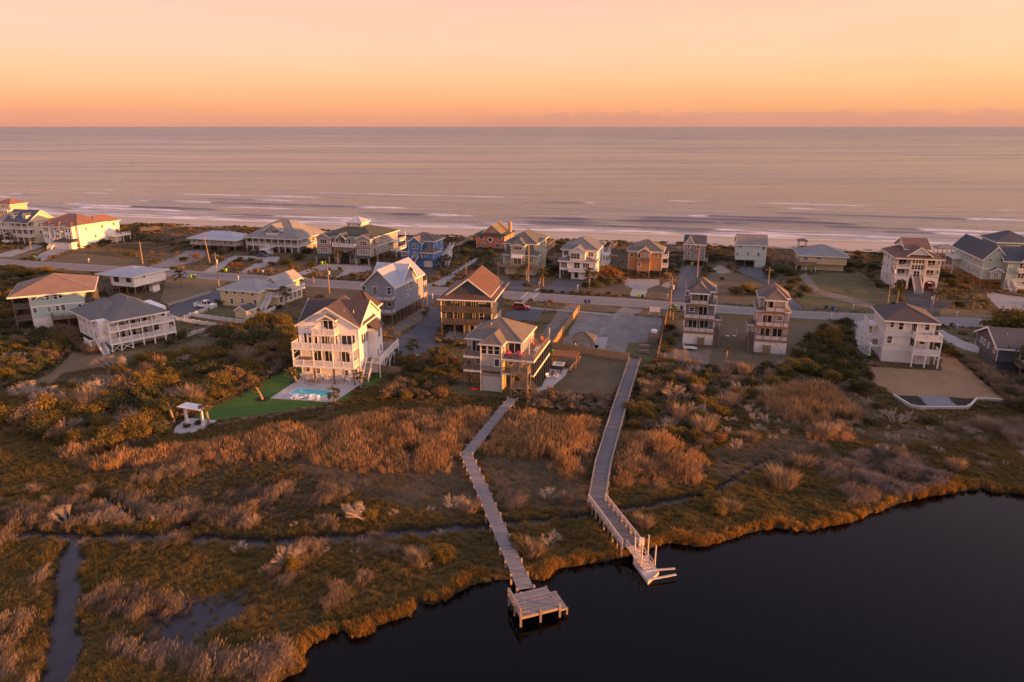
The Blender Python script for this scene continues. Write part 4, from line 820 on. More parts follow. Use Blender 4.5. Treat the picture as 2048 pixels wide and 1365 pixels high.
# ---- twin tower houses
def tower(label, z, X, Y, wallc, rail, posts_, roofc, flip=False):
    h = House(label, z, X, Y, -15, group='twin narrow tower houses'); wl = paint(wallc, .16); rf = shingle(roofc); wd = wood((.25, .15, .11))
    h.wall(0, 6.6, 0, 10, 0, 2.9, paint((.66, .63, .62)), 'ground_wall', trim=TR); h.wall(0, 6.6, 1.5, 10, 2.95, 9.3, wl, trim=TR); h.wall(.4, 6.2, 2.8, 9, 9.4, 12.1, wl, 'top_wall', trim=TR); x0 = 1.0 if not flip else 1.6
    h.wall(x0, x0 + 4.0, 1.6, 2.8, 9.4, 12.1, wl, 'bay_wall', trim=TR)
    h.hip(0, 6.6, 1.5, 10, 9.3, 1.25, rf, .35, TR, name='lower_roof'); h.hip(.4, 6.2, 2.8, 9, 12.1, 2.6, rf, .5, TR); h.hip(x0, x0 + 4, 0, 8, 12.08, 2.0, rf, .35, TR, name='bay_roof')
    for zz in (3.0, 6.1):
        h.deck(-.1, 6.7, -.2, 1.45, zz, wd, wd); h.rail([(-.05, 1.4), (-.05, -.15), (6.65, -.15), (6.65, 1.4)], zz, paint((.66, .62, .62)), h=1.0, gap=.12, bw=.085, pmat=wd, post=1.7)
    h.deck(x0, x0 + 4, -.1, 1.55, 9.4, wd, wd); h.rail([(x0 + .05, 1.5), (x0 + .05, -.05), (x0 + 3.95, -.05), (x0 + 3.95, 1.5)], 9.4, paint((.66, .62, .62)), h=1.0, gap=.12, bw=.085, pmat=wd, post=1.9)
    h.post([(x0 + .1, -.02), (x0 + 3.9, -.02)], 9.4, 12.05, .16, TR); h.post([(0, -.12), (6.6, -.12)] + ([(x0 + .1, -.12), (x0 + 3.9, -.12)] if flip else []), 3.0, 9.1, .17, wd if flip else TR); h.post([(0, 1.5), (6.6, 1.5)], 6.1, 9.1, .16, TR)
    if not flip:
        h.fdoor([(1595, 762)], 1.8, 2.0, 1.6); h.fdoor([(1590, 893)], 1.8, 2.1, 1.5); h.fw([(1480, 873)], 1.0, .9, '1', 1.5); h.fdoor([(1487, 1012), (1600, 1012)], 1.8, 2.0, 1.5); h.fw([(1437, 718)], .8, .8, '1', 2.8); sx, ex = 7.3, 7.8
    else:
        h.fdoor([(1012, 838)], 1.8, 2.0, 1.6); h.fdoor([(997, 975)], 1.8, 2.1, 1.5); h.fw([(1118, 960)], 1.1, .9, '1', 1.5); h.fdoor([(975, 1100), (1093, 1105)], 1.9, 2.0, 1.5); h.win('r', 6.2, 4.4, 10.8, .9, 1.1, '1'); sx, ex = -.85, -1.3
    # side stair, entry landing and shower stall
    h.deck(min(sx - .7, sx + .7), max(sx - .7, sx + .7), 2.6, 5.6, 3.0, wd, wd, name='side_landing'); h.stair((sx, 2.5, 2.95), (sx, -1.6, .05), 1.1, WDG, WDG); h.post([(sx - .6, 2.7), (sx + .6, 2.7), (sx - .6, 5.5), (sx + .6, 5.5)], 0, 2.85, .18, WDG); h.rail([(sx + (.65 if sx > 0 else -.65), 5.5), (sx + (.65 if sx > 0 else -.65), 2.7)], 3.0, paint((.62, .6, .6))); h.hip(sx - .8, sx + .8, 2.6, 5.6, 5.6, .7, rf, .15, TR, name='porch_roof')
    x1, z1 = (3.3, 1.95) if not flip else (1.9, 2.0); st = MB()
    for i in range(10): st.box(x1 + .14 * i, x1 + .14 * i + .125, -.95, -.9, .1, z1)
    st.box(x1, x1 + 1.4, -.9, -.86, .3, .4).box(x1, x1 + 1.4, -.9, -.86, z1 - .3, z1 - .2); st.box(x1 - .05, x1 + .02, -.95, -.05, .1, z1).box(x1 + 1.38, x1 + 1.45, -.95, -.05, .1, z1); h.part('shower_stall', st, wood((.22, .15, .095)))
    if flip: h.deck(3.4, 6.6, -.9, -.25, .1, WDG); h.brace([((4.2, -.6, 2.8), (5.8, -.6, .2))], .15, WDG)
    return h
T1 = tower('narrow grey-blue tower house, three stacked balconies with coloured chairs on the lowest', 'D', 1390, 1205, (.19, .185, .21), TRIM, TRIM, (.125, .10, .09))
T2 = tower('narrow pale grey tower house with brown corner posts, right twin of the pair', 'E', 865, 1290, (.44, .41, .40), TRIM, TRIM, (.155, .115, .095), True)
for i, (x, c, n) in enumerate(((.7, REDC, 'red'), (1.8, TEAL, 'teal'), (4.8, TEAL, 'teal'), (5.8, BLUEC, 'blue'))): chair(T1, x, .7, 3.0, (20, -10, 15, -20)[i], c, '%s chair on the lowest balcony of the grey-blue tower house%s' % (n, (', at its left end', ', beside the red one', ', right of the door', ', at its right end')[i]), 'coloured chairs on the tower balcony')
chair(T1, 1.2, .7, 6.1, 15, BLUEC, 'blue chair on the middle balcony of the grey-blue tower house'); chair(T1, 5.0, .7, 6.1, -10, TEAL, 'teal chair on the middle balcony of the grey-blue tower house')
chair(T1, 2.6, .8, 9.4, 10, REDC, 'dark red chair on the top balcony of the grey-blue tower house'); chair(T2, 1.3, .7, 3.0, 10, GREYC, 'dark chair on the lowest balcony of the pale tower house'); chair(T2, 3.6, .7, 6.1, -10, GREYC, 'dark chair on the middle balcony of the pale tower house')

# ---- right white house
h = House('pale grey-green three-storey house with a low dark hip roof and white corner porches', 'K', 740, 605, -15); RW = h
BB = battens((.60, .60, .575))
h.wall(0, 9.2, 0, 11.5, 0, 9.1, BB, trim=TR); h.hip(0, 9.2, 0, 11.5, 9.1, 2.3, shingle((.075, .06, .06)), .7, TR); h.band(0, 9.2, 0, 11.5, 6.0, TR); h.band(0, 9.2, 0, 11.5, 2.85, TR)
b = MB()
for i in range(1, 22): x = .42 * i; b.box(x - .03, x + .03, -.03, 0, .1, 2.7).box(x - .03, x + .03, -.03, 0, 3.0, 5.85).box(x - .03, x + .03, -.03, 0, 6.15, 8.95)
for i in range(1, 27): y = .42 * i; b.box(-.03, 0, y - .03, y + .03, .1, 2.7).box(-.03, 0, y - .03, y + .03, 3.0, 5.85).box(-.03, 0, y - .03, y + .03, 6.15, 8.95)
o = h.part('batten', b, BB); o['kind'] = 'stuff'
for z in (2.95, 6.05): h.deck(5.1, 10.1, -2.6, -.06, z, TR, TR); h.rail([(5.15, -.1), (5.15, -2.55), (10.05, -2.55), (10.05, -.1)], z, TR, h=1.0, gap=.1, bw=.08)
h.post([(5.15, -2.5), (7.6, -2.5), (10.05, -2.5), (10.05, -.15)], 0, 2.6, .24, TR, 'piling'); h.post([(5.15, -2.5), (7.6, -2.5), (10.05, -2.5)], 2.95, 5.7, .2, TR); h.knee([(5.4, -2.5), (7.6, -2.5), (9.8, -2.5)], 2.75, TR); h.brace([((8.6, -.3, .3), (9.6, -2.2, 2.5))], .12, TR)
h.fw([(843, 273)], .7, 1.1, '1'); h.fw([(925, 285), (1165, 290)], .85, 1.6, '1'); h.fw([(1045, 300)], .9, 2.1, 'one', name='door'); h.fw([(818, 410)], .9, 1.5, '1'); h.fw([(1025, 430)], .9, 2.0, 'one', name='door'); h.fw([(1118, 428)], .9, 1.1, '1'); h.win('f', 0, 9.0, 4.4, .6, 2.0, 'one', name='door'); h.wall(6.2, 8.2, -.6, -.08, .1, 2.3, paint((.6, .58, .56)), 'storage_closet')
h.deck(-2.0, -.06, 2, 4, 2.95, TR, TR, name='equipment_platform'); h.post([(-1.9, 2.1), (-1.9, 3.9)], 0, 2.6, .16, TR); h.rail([(-1.95, 2.05), (-1.95, 3.95)], 1.2, TR); h.deck(-2.0, -.06, 7.0, 11.3, 6.05, TR, TR); h.rail([(-1.95, 7.05), (-1.95, 11.25)], 6.05, TR); h.deck(-2.0, -.06, 7.0, 11.3, 3.0, TR, TR); h.rail([(-1.95, 7.05), (-1.95, 11.25)], 3.0, TR); h.post([(-1.9, 7.1), (-1.9, 11.2)], 0, 5.7, .16, TR)
for i, (y, z) in enumerate(((2.6, 2.95), (3.4, .1))):
    w_ = h.world(-1.1, y); a = empty('air_conditioner', (w_[0], w_[1], z), h.r, ['grey air conditioner on the side platform of the pale three-storey house', 'grey air conditioner on the ground beside the pale three-storey house'][i], 'air conditioner'); MB().box(-.45, .45, -.45, .45, .005, .95).build('casing', plain((.16, .16, .165)), a); MB().tube([(0, 0, .95), (0, 0, 1.0)], .36, 12).build('fan_grille', plain((.05, .05, .05)), a)
h.vent([(2.6, 3.0), (6.6, 2.8)], 10.1)
chair(h, 7.0, -1.2, 6.05, 20, GREYC, 'dark chair on the upper porch of the pale three-storey house, left one', 'dark porch chairs'); chair(h, 8.2, -1.2, 6.05, -15, GREYC, 'dark chair on the upper porch of the pale three-storey house, right one', 'dark porch chairs')
# retaining wall with planting beds
wl = ZP('K', [(850, 940), (920, 985), (1000, 1035), (1080, 1052), (1200, 1056), (1400, 1056), (1520, 1052), (1560, 1030), (1610, 975), (1700, 975), (1870, 992)])
rw = empty('retaining_wall', (*wl[0], 0), 0, 'low pale retaining wall around the planting beds below the rust lawn', 'wall'); wm = paint((.42, .40, .37))
for i, (a, c) in enumerate(zip(wl, wl[1:])):
    a_ = (a[0] - wl[0][0], a[1] - wl[0][1]); c_ = (c[0] - wl[0][0], c[1] - wl[0][1]); MB().bar((*a_, .3), (*c_, .3), .22, .75).build('wall_panel', wm, rw); MB().bar((*a_, .70), (*c_, .70), .34, .07).build('wall_cap', paint((.5, .48, .45)), rw)
bed = lambda nm, pts, mt, z=.55: sheet(nm, ZP('K', pts), z, mt, kind='structure')
bed('planting_bed', [(868, 925), (1072, 930), (1165, 1036), (1080, 1040), (1005, 1022)], MULCH, .12); bed('gravel_pad', [(1080, 930), (1350, 938), (1455, 1038), (1172, 1038)], surf('gravel_grey', (.16, .165, .18), (.22, .225, .24), .5, 5.0), .12); bed('planting_bed', [(1358, 940), (1600, 960), (1555, 1010), (1520, 1036), (1460, 1038)], MULCH, .12)

# ---- the dark blue house with the brown roof
h = House('dark blue house with a red-brown gabled roof and wide timber porches on two floors', 'C', 600, 1255, -9); DB = h
DBL = paint((.055, .068, .09), .16); RB = shingle((.112, .062, .05)); PW = wood((.115, .093, .080))
h.wall(.8, 11.6, 2.6, 18, 3.9, 9.7, DBL); h.wall(6, 11.4, 4, 17, 0, 3.85, paint((.36, .34, .32), .2), 'ground_wall')
h.hip(0, 12.3, 0, 19.5, 9.7, 1.6, RB, .6, CR, name='porch_roof', ridge=6.0); h.gab(1.2, 11.2, 2.2, 18, 10.35, 3.7, RB, 'y', DBL, .45, .5, CR)
for z in (3.9, 6.9):
    h.deck(0, 12.2, 0, 2.55, z, PW, PW); h.rail([(.05, 2.5), (.05, .05), (12.15, .05), (12.15, 2.5)], z, PW, h=1.1, gap=.12, bw=.09)
h.post([(.1, .1), (3.2, .1), (5.4, .1), (8.9, .1), (12.1, .1)], 0, 9.6, .2, PW, 'piling'); h.post([(.1, .1), (12.1, .1)], 3.9, 9.6, .22, CR); h.post([(.5 + 3.7 * i, 8) for i in range(2)] + [(.5, 13), (.5, 17.5), (4.2, 5), (4.2, 12)], 0, 3.85, .26, PW, 'piling')
h.fw([(725, 890), (995, 900)], 1.4, .6, '2', 2.6, CR); h.fdoor([(803, 912), (910, 918)], 1.0, 2.1, 2.6, CR); h.fw([(622, 1020), (735, 1025), (990, 1040)], .9, 1.6, '1', 2.6, CR); h.fdoor([(780, 1030), (930, 1040)], 1.1, 2.1, 2.6, CR); h.fw([(845, 1160), (900, 1160)], 1.0, 2.0, 'one', 4.0, CR, 'door'); h.stair((2.4, 2.8, 3.85), (2.4, 8.5, .05), 1.2, PW, PW)
sheet('patio', [h.world(*p) for p in ((.4, -.6), (5.8, -.6), (5.8, 6), (.4, 6))], .04, CONC)
# ---- the blue-grey house with the metal roof
h = House('blue-grey house with a pale ribbed metal roof and a long blank side wall on stilts', 'C', 160, 1105, -17); BM = h
BG = paint((.25, .265, .33), .17); MR = metal_roof((.40, .42, .46))
h.wall(-8.6, 0, 0, 17, 2.9, 9.7, BG, trim=TR); h.gab(-8.6, 0, 0, 17, 9.7, 3.9, MR, 'y', BG, .5, .7, TR); h.gab(-8.6, 0, 4.2, 12.8, 9.72, 3.9, MR, 'x', BG, .3, .4, TR, name='side_roof')
b = MB()
for i in range(1, 36):
    y = -.7 + 18.4 * i / 36
    for xe in (-9.1, .5): b.bar((-4.3, y, 9.7 + 3.9 + .17), (xe, y, 9.7 - 3.9 / 4.3 * .5 + .17), .05, .05)
o = h.part('roof_rib', b, MR); o['kind'] = 'stuff'
for z in (3.0, 6.3): h.deck(-8.7, .1, -2.4, -.06, z, WDG, WDG); h.rail([(-8.65, -.1), (-8.65, -2.35), (.05, -2.35), (.05, -.1)], z, paint((.50, .52, .60)), h=1.0, gap=.12, bw=.09, pmat=WDG); h.deck(-2.6, .3, 17.06, 19, z, WDG, WDG); h.rail([(-2.6, 18.95), (.25, 18.95), (.25, 17.1)], z, paint((.6, .6, .62)))
h.post([(-8.6 + 2.9 * i, -2.3) for i in range(4)], 0, 6.0, .2, WDG, 'piling'); h.post([(-.15, .3 + 2.1 * i) for i in range(9)] + [(-8.4, .3 + 4.1 * i) for i in range(5)], 0, 2.85, .25, WDD, 'piling'); h.brace([((-.15, .3 + 4.2 * i, .3), (-.15, 2.4 + 4.2 * i, 2.6)) for i in range(4)], .14, WDD); h.post([(.2, 18.9), (-2.5, 18.9)], 0, 8.6, .2, WDG)
h2 = House.__new__(House); h2.__dict__.update(h.__dict__); h2.zm = ZM['B']; h2.fw([(1698, 778), (1942, 790)], .9, 1.6, '1'); h2.fdoor([(1805, 790)], .95, 2.0); h2.fw([(1945, 915), (1870, 910)], .9, 1.3, '1'); h.rw([(265, 740), (302, 730)], .85, 2.2, '1'); h.rw([(362, 710)], .8, 2.0, '1'); h.rw([(268, 830)], .8, .5, 'one')

# ---- teal house and the white deck house on the left
h = House('pale turquoise house with brown timber porches at both ends and a sunlit roof', 'G', 345, 500, 27)
TL = paint((.38, .49, .48), .16); h.wall(0, 11.4, 0, 16, 3.2, 8.9, TL, trim=TR); h.wall(0, 4.0, 0, 12, 0, 3.15, paint((.60, .57, .56)), 'ground_wall', trim=TR); h.wall(4.05, 11.2, 2.5, 14, 0, 3.1, WDD, 'under_wall'); h.hip(-3.6, 13.4, 0, 18, 8.9, 3.4, shingle((.20, .135, .105)), .6, TR); h.band(0, 11.4, 0, 16, 6.05, TR)
h.gab(1.6, 3.4, -.5, .2, 8.2, .6, shingle((.15, .12, .105)), 'y', TL, .2, .1, TR, name='dormer_roof')
for z in (3.2, 6.1):
    for x0, x1 in ((-3.5, -.06), (11.46, 13.6)):
        h.deck(x0, x1, 0, 15, z, PW, PW); h.rail([(x0 + .05, 14.9), (x0 + .05, .05), (x1 - .05, .05)] if x0 < 0 else [(x0 + .05, .05), (x1 - .05, .05), (x1 - .05, 14.9)], z, PW, h=1.05, gap=.14, bw=.09)
h.post([(-3.4, .1), (-3.4, 5), (-3.4, 10), (13.5, .1), (13.5, 5), (13.5, 10), (13.5, 14.8)], 0, 8.8, .22, PW, 'piling'); h.deck(4.2, 11.3, -2.6, -.06, 3.2, WDG, WDG); h.rail([(4.2, -.2), (4.2, -2.55), (11.2, -2.55)], 3.2, WDG, h=1.0, gap=.3); h.post([(4.3, -2.5), (7.6, -2.5), (11.1, -2.5)], 0, 2.85, .2, WDG); h.stair((11.4, -1.3, 3.1), (16.4, -1.3, .05), 1.2, WDG, WDG)
h.fw([(320, 175), (458, 170), (540, 165), (588, 152)], .7, 1.2, '1'); h.fw([(342, 300), (480, 288), (560, 278), (780, 260)], .7, 1.1, '1'); h.fw([(617, 270)], .8, 1.5, 'one', name='door')
h = House('big white house with wraparound porch decks and a grey hip roof, seen on its corner', 'G', 1185, 690, 48); DK = h
RG = shingle((.14, .13, .125)); h.wall(.3, 12, 2.6, 14, 1.9, 6.5, WT, trim=TR); h.wall(-3, 9, 2.6, 16, 1.9, 6.9, WT, 'wing_wall'); h.wall(1, 11.6, 3.2, 13.6, 0, 1.88, paint((.55, .53, .51)), 'ground_wall'); h.hip(-.4, 10.4, .4, 16.5, 7.0, 3.6, RG, .9, TR); h.hip(-3.4, 7, 4.5, 17, 7.0, 3.0, RG, .6, TR, name='wing_roof'); h.wall(9.4, 12, 3, 12, 4.8, 7.6, WT, 'end_wall')
for z in (1.95, 4.75): h.deck(0, 12.3, -.2, 2.55, z, paint((.6, .58, .56)), TR); h.rail([(.05, 2.5), (.05, -.15), (12.25, -.15), (12.25, 2.5)], z, TR, h=.95, gap=.15, bw=.065); h.deck(-1.9, -.06, -.2, 9, z, paint((.6, .58, .56)), TR); h.rail([(-.1, -.15), (-1.85, -.15), (-1.85, 8.9)], z, TR, h=.95, gap=.15, bw=.065)
h.post([(.1 + 2.42 * i, -.1) for i in range(6)], 0, 1.6, .26, TR, 'piling'); h.post([(.1 + 2.42 * i, -.1) for i in range(6)], 1.95, 4.4, .2, TR); h.post([(.1 + 2.42 * i, -.1) for i in range(4)], 4.75, 6.95, .2, TR); h.post([(-1.8, -.1), (-1.8, 4), (-1.8, 8.8)], 0, 6.9, .22, TR, 'piling')
h.brace([((-1.8, 0, .1), (-.1, -.15, 1.5)), ((-1.8, 0, 1.5), (-.1, -.15, .1)), ((.1, -.12, .1), (2.5, -.12, 1.5)), ((.1, -.12, 1.5), (2.5, -.12, .1)), ((-1.85, .2, .1), (-1.85, 3.8, 1.5)), ((-1.85, .2, 1.5), (-1.85, 3.8, .1))], .15, TR)
for x in (1.3, 3.7, 6.2): h.win('f', 2.6, x, 3.2, 1.7, 1.7, '2'); h.win('f', 2.6, x + .1, 5.8, 1.8, 1.5, '2')
h.win('f', 2.6, 9.0, 3.2, 1.2, 1.5, '1'); h.win('f', 2.6, 10.9, 6.2, .8, 1.5, '1'); [h.win('l', -3.0, y, z, .8, 1.3, '2') for y in (5, 8, 11.5, 14.2) for z in (3.3, 5.7)]; h.win('l', .3, 4.0, 5.7, 1.2, 1.3, '2'); h.deck(-5.2, -3.1, 2.6, 6.4, 1.95, WDG, TR, name='side_deck'); h.rail([(-3.2, 2.65), (-5.15, 2.65), (-5.15, 6.35)], 1.95, TR); h.post([(-5.1, 2.7), (-5.1, 6.3)], 0, 1.6, .2, TR); h.stair((-3.4, 2.4, 1.9), (-3.4, -.9, .05), 1.2, TR, TR)
for i, (x, y) in enumerate(((4.8, 1.3), (6.0, 1.2), (8.0, 1.2), (3.0, 1.3))): chair(h, x, y, 1.95 if i < 3 else 4.75, (10, -15, 5, 0)[i], GREYC, ['dark chair on the lower porch of the white deck house, left of the pair', 'dark chair on the lower porch of the white deck house, right of the pair', 'dark chair alone on the lower porch of the white deck house', 'dark chair on the upper porch of the white deck house'][i])
# ---- low white house on tall stilts and the yellow house with its shed
h = House('boxy white house with a low grey hip roof raised on timber stilts beside the road', 'A', 1325, 1030, -20)
h.wall(-9, 0, 0, 12, 2.45, 5.7, WT); h.hip(-13.2, 0, 0, 12, 5.7, 1.6, metal_roof((.33, .33, .345)), .9, TR); h.posts(-12.8, -.4, 5, .4, 11.6, 4, 0, 2.4, .26, WDG); h.deck(-13, -9.06, 0, 12, 2.45, WDG, WDG); h.rail([(-9.1, .05), (-12.95, .05), (-12.95, 11.95)], 2.45, WDG); h.post([(-12.9, .1), (-12.9, 6), (-12.9, 11.9)], 2.45, 5.6, .2, WDG); h.stair((-10.6, -.1, 2.4), (-6.6, -2.8, .05), 1.2, WDG, WDG)
h.fw([(1135, 867), (1253, 872)], 1.6, 1.7, '2', fm=paint((.10, .13, .13))); h.rw([(1350, 840), (1520, 793), (1570, 780)], 1.2, .35, 'one'); h.rw([(1403, 838)], .5, 1.2, 'one'); h.deck(.1, 1.9, 4.5, 8, 2.45, WDG, WDG); h.wall(.1, 1.6, 5, 7.6, 0, 2.2, WT, 'lift_wall'); h.brace([((0, 2, .2), (0, 4, 2.3)), ((1.9, 8, 2.3), (1.9, 12, .2))], .15, WDG)
h = House('long pale yellow house with a grey hip roof and white porches behind a picket fence', 'B', 665, 960, -17)
YL = paint((.62, .50, .30), .16); RGY = shingle((.27, .26, .25)); h.wall(-11.9, .5, 0, 11, 0, 4.7, YL, trim=TR); h.hip(-11.9, .5, 0, 11, 4.7, 2.5, RGY, .6, TR); h.wall(-4, 1, 11.05, 19, 0, 5.0, YL, 'rear_wing'); h.gab(-4, 1.2, 9, 19.5, 5.0, 2.0, RGY, 'y', YL, .4, .4, TR, name='rear_roof'); h.wall(.6, 4.4, 3.4, 15, 0, 3.4, YL, 'porch_wall'); h.deck(.5, 5, 2.9, 15.5, 3.0, TR, TR); h.rail([(.6, 2.95), (4.95, 2.95), (4.95, 15.4)], 3.0, TR); h.hip(.5, 4.9, 3, 11, 5.2, 1.2, RGY, .3, TR, name='porch_roof'); h.post([(4.8, 3.1), (4.8, 6), (4.8, 10.9), (1, 3.1)], 3.0, 5.2, .16, TR)
h.fw([(357, 800), (435, 798), (512, 803), (610, 818)], .85, 1.1, '1'); h.fw([(410, 890), (512, 888), (637, 905)], .85, 1.4, '1'); [h.win('r', 4.4, 4.6 + 2.2 * i, 1.6, 1.4, 1.6, '2') for i in range(5)]; h.stair((2.2, 2.8, 2.95), (2.8, -1.8, .05), 1.3, TR, TR)
h = House('small pale yellow garden shed with a dark gable roof inside the picket fence', 'B', 450, 1055, -17, name='garden_shed', cat='shed')
h.wall(0, 3.3, 0, 4.2, 0, 2.2, YL, trim=TR); h.gab(0, 3.3, 0, 4.2, 2.2, 1.0, shingle((.07, .065, .065)), 'y', YL, .3, .3, TR); h.win('r', 3.3, 2.2, 1.4, .7, .8, '1')
# ---- navy house cut by the right edge
h = House('navy blue house with a dark roof at the right edge, white chair on its deck', 'K', 1955, 700, -15)
NV = paint((.085, .10, .135), .16); h.wall(-3.6, 8, 0, 12, 1.9, 4.9, NV, trim=TR); h.gab(-3.6, 8, 0, 12, 4.9, 2.6, shingle((.075, .075, .08)), 'x', NV, .6, .5, TR); h.wall(-3, 7, 1, 11, 0, 1.88, NV, 'ground_wall'); h.deck(-.2, 8, -3, -.06, 1.95, WDG, WDG); h.rail([(-.15, -.1), (-.15, -2.95), (7.9, -2.95)], 1.95, WDG); h.post([(-.1, -2.9), (4, -2.9)], 0, 1.6, .2, WDG)
[h.win('l', -3.6, y, 3.8, .8, .9, '1') for y in (1.5, 5, 7.2, 9)]; h.win('f', 0, 1, 3.4, .9, 1.3, '1'); chair(h, 1.0, -1.4, 1.95, 20, CWHITE, 'white chair on the deck of the navy house at the right edge'); h.vent([(-1, 4)], 6.5)
# ================================================================== THE OCEAN-SIDE ROW
def simple_legs(h, x0, x1, y0, y1, z, nx, ny, m=None): h.posts(x0, x1, nx, y0, y1, ny, 0, z, .28, m or WDD)
# cream house with a navy roof and two dormers
h = House('cream house with navy gable roof, two dormers and stacked porches at the far left', 'A', 55, 515, -17)
CRM = paint((.62, .52, .36), .2); h.wall(1.5, 15, 2.6, 13, 0, 9.0, CRM, trim=TR); h.gab(1, 15, 0, 13, 9.2, 4.4, shingle((.075, .085, .115)), 'x', CRM, .5, .4, TR)
for z in (3.2, 6.4): h.deck(0, 15.2, -.3, 2.5, z, TR, TR); h.rail([(.05, 2.5), (.05, -.25), (15.1, -.25), (15.1, 2.5)], z, TR, gap=.25)
h.post([(.1 + 3.7 * i, -.2) for i in range(5)], 0, 9.1, .25, TR)
for x in (4.0, 10.8): h.wall(x, x + 1.9, 1.6, 4.5, 10.2, 11.8, paint((.66, .62, .58)), 'dormer_wall'); h.gab(x, x + 1.9, 1.5, 5, 11.8, .9, shingle((.075, .085, .115)), 'y', paint((.66, .62, .58)), .2, .15, TR, name='dormer_roof'); h.win('f', 1.6, x + .95, 11.1, .8, .9, '1')
for z in (1.6, 4.7, 7.9): [h.win('f', 2.6, x, z, 1.5, 1.7, '2') for x in (3, 6.2, 9.4, 12.6)]
[h.win('r', 15, y, z, .9, 1.2, '1') for y in (5, 10) for z in (4.5, 7.6)]; h.wall(.2, 5, -1.6, -.4, 0, 1.3, WT, 'entry_wall')
# white house with an orange lit hip roof
h = House('large white house with a red-brown many-hipped roof and a dark-roofed garage wing', 'A', 790, 570, -17)
RO = shingle((.20, .105, .075)); h.wall(-18.5, 0, 0, 14, 0, 9.3, WT, trim=TR); h.wall(-6, 0, 14.06, 21, 0, 8.8, WT, 'rear_wall'); h.hip(-18.5, 0, 0, 14, 9.3, 3.8, RO, .6, TR); h.hip(-7, 0, 8, 21, 9.0, 2.8, RO, .5, TR, name='rear_roof')
for x, w in ((-16.8, 3.6), (-11, 3.2), (-5.2, 3.8)): h.wall(x, x + w, -1.6, -.05, 0, 8.8, WT, 'bay_wall', trim=TR); h.hip(x, x + w, -1.6, 3, 8.8, 1.5, RO, .4, TR, name='bay_roof')
h.wall(-9.2, .1, -4.2, -1.7, 0, 2.9, WT, 'garage_wing'); h.part('garage_roof', MB().prism([(-9.5, -4.6, 2.9), (-9.5, -1.0, 4.1), (-9.5, -1.0, 2.9)], (9.9, 0, 0)), shingle((.06, .06, .065))); h.garage(-8.4, -5, -4.2, 2.4, paint((.62, .6, .58))); h.garage(-4.2, -.8, -4.2, 2.4, paint((.62, .6, .58)))
for z in (4.6, 7.4): [h.win('f', -1.6, x, z, .8, 1.4, '1') for x in (-15.7, -14.4, -9.9, -8.8, -4.2, -2.6)]
h.fw([(430, 365), (475, 362)], .9, 1.3, '1'); [h.win('r', 0, y, z, .9, 1.2, '1') for y, z in ((4, 7.4), (12, 7.4), (18, 7.6), (8, 4))]; h.gab(-9.6, -6.6, -2.2, -1.5, 6.9, .8, RO, 'y', None, .2, .1, TR, name='entry_roof'); h.stair((-10, -1.8, 3.2), (-10, -6, .05), 2, TR, TR)
h.deck(.1, 4.5, 14, 22, 3.2, TR, TR); h.rail([(.1, 14.1), (4.4, 14.1), (4.4, 21.9)], 3.2, TR, gap=.25); h.posts(4.3, 4.3, 1, 14.3, 21.6, 3, 0, 2.9, .2, TR)
# peach roofed houses cut by the left edge
for (X, Y, w, lb, rc) in ((-40, 250, 12, 'peach house with an orange roof cut by the left edge of the view', (.24, .12, .08)), (-60, 430, 14, 'white house with porch posts behind the cream one at the left edge', (.2, .17, .15))):
    h = House(lb, 'A', X, Y, -17); h.wall(0, w, 0, 10, 0, 6.4, paint((.55, .42, .32), .2), trim=TR); h.hip(0, w, 0, 10, 6.4, 2.6, shingle(rc), .6, TR); [h.win('f', 0, 1.5 + 2.8 * i, z, 1.0, 1.3, '1') for i in range(4) for z in (1.8, 4.8)]; h.deck(0, w, -2, -.1, 3.2, TR, TR); h.rail([(.05, -1.95), (w, -1.95)], 3.2, TR, gap=.3); h.post([(.1 + (w - .2) * i / 4, -1.9) for i in range(5)], 0, 2.9, .2, TR)
# low grey house on pilings, pale metal hip roof
h = House('low grey cottage with a pale metal hip roof standing on short pilings', 'B', 20, 385, -17); GRS = paint((.30, .29, .27), .2)
h.wall(0, 21, 0, 12, 2.0, 4.7, GRS, trim=TR); h.hip(0, 21, 0, 12, 4.7, 2.5, metal_roof((.36, .37, .39)), 1.0, TR); h.posts(.3, 20.7, 6, .3, 11.7, 3, 0, 1.95, .28, WDG); [h.win('f', 0, 1.6 + 3 * i, 3.5, 1.3, 1.3, '2') for i in range(7)]; [h.win('r', 21, 2.4 + 3.4 * i, 3.5, 1.2, 1.2, '2') for i in range(3)]; h.rail([(0, -.1), (9, -.1)], 2.0, TR, gap=.3)
# big grey porch house with double stair
h = House('broad grey house with a sweeping hip roof, gabled dormer balcony and a split white staircase', 'B', 1060, 425, -17)
RGN = shingle((.225, .21, .185)); h.wall(-23, -.8, 2.8, 19, 2.7, 5.5, paint((.27, .27, .26), .2), trim=TR); h.hip(-24, 0, 0, 20, 5.5, 6.4, RGN, .7, TR); h.deck(-24, 0, 0, 2.75, 2.6, TR, TR); h.deck(-2.4, .2, 2.8, 19.5, 2.6, TR, TR)
h.rail([(-23.9, 2.7), (-23.9, .05), (-13.4, .05)], 2.6, TR, gap=.2); h.rail([(-9.4, .05), (.1, .05), (.1, 19.4)], 2.6, TR, gap=.2); h.post([(-23.9 + 2.98 * i, .1) for i in range(9)], 0, 5.5, .3, TR); h.post([(0.05, 3 + 3.2 * i) for i in range(6)], 0, 5.5, .28, TR); h.wall(-22, -2, 3, 18, 0, 2.6, paint((.30, .29, .28), .2), 'ground_wall')
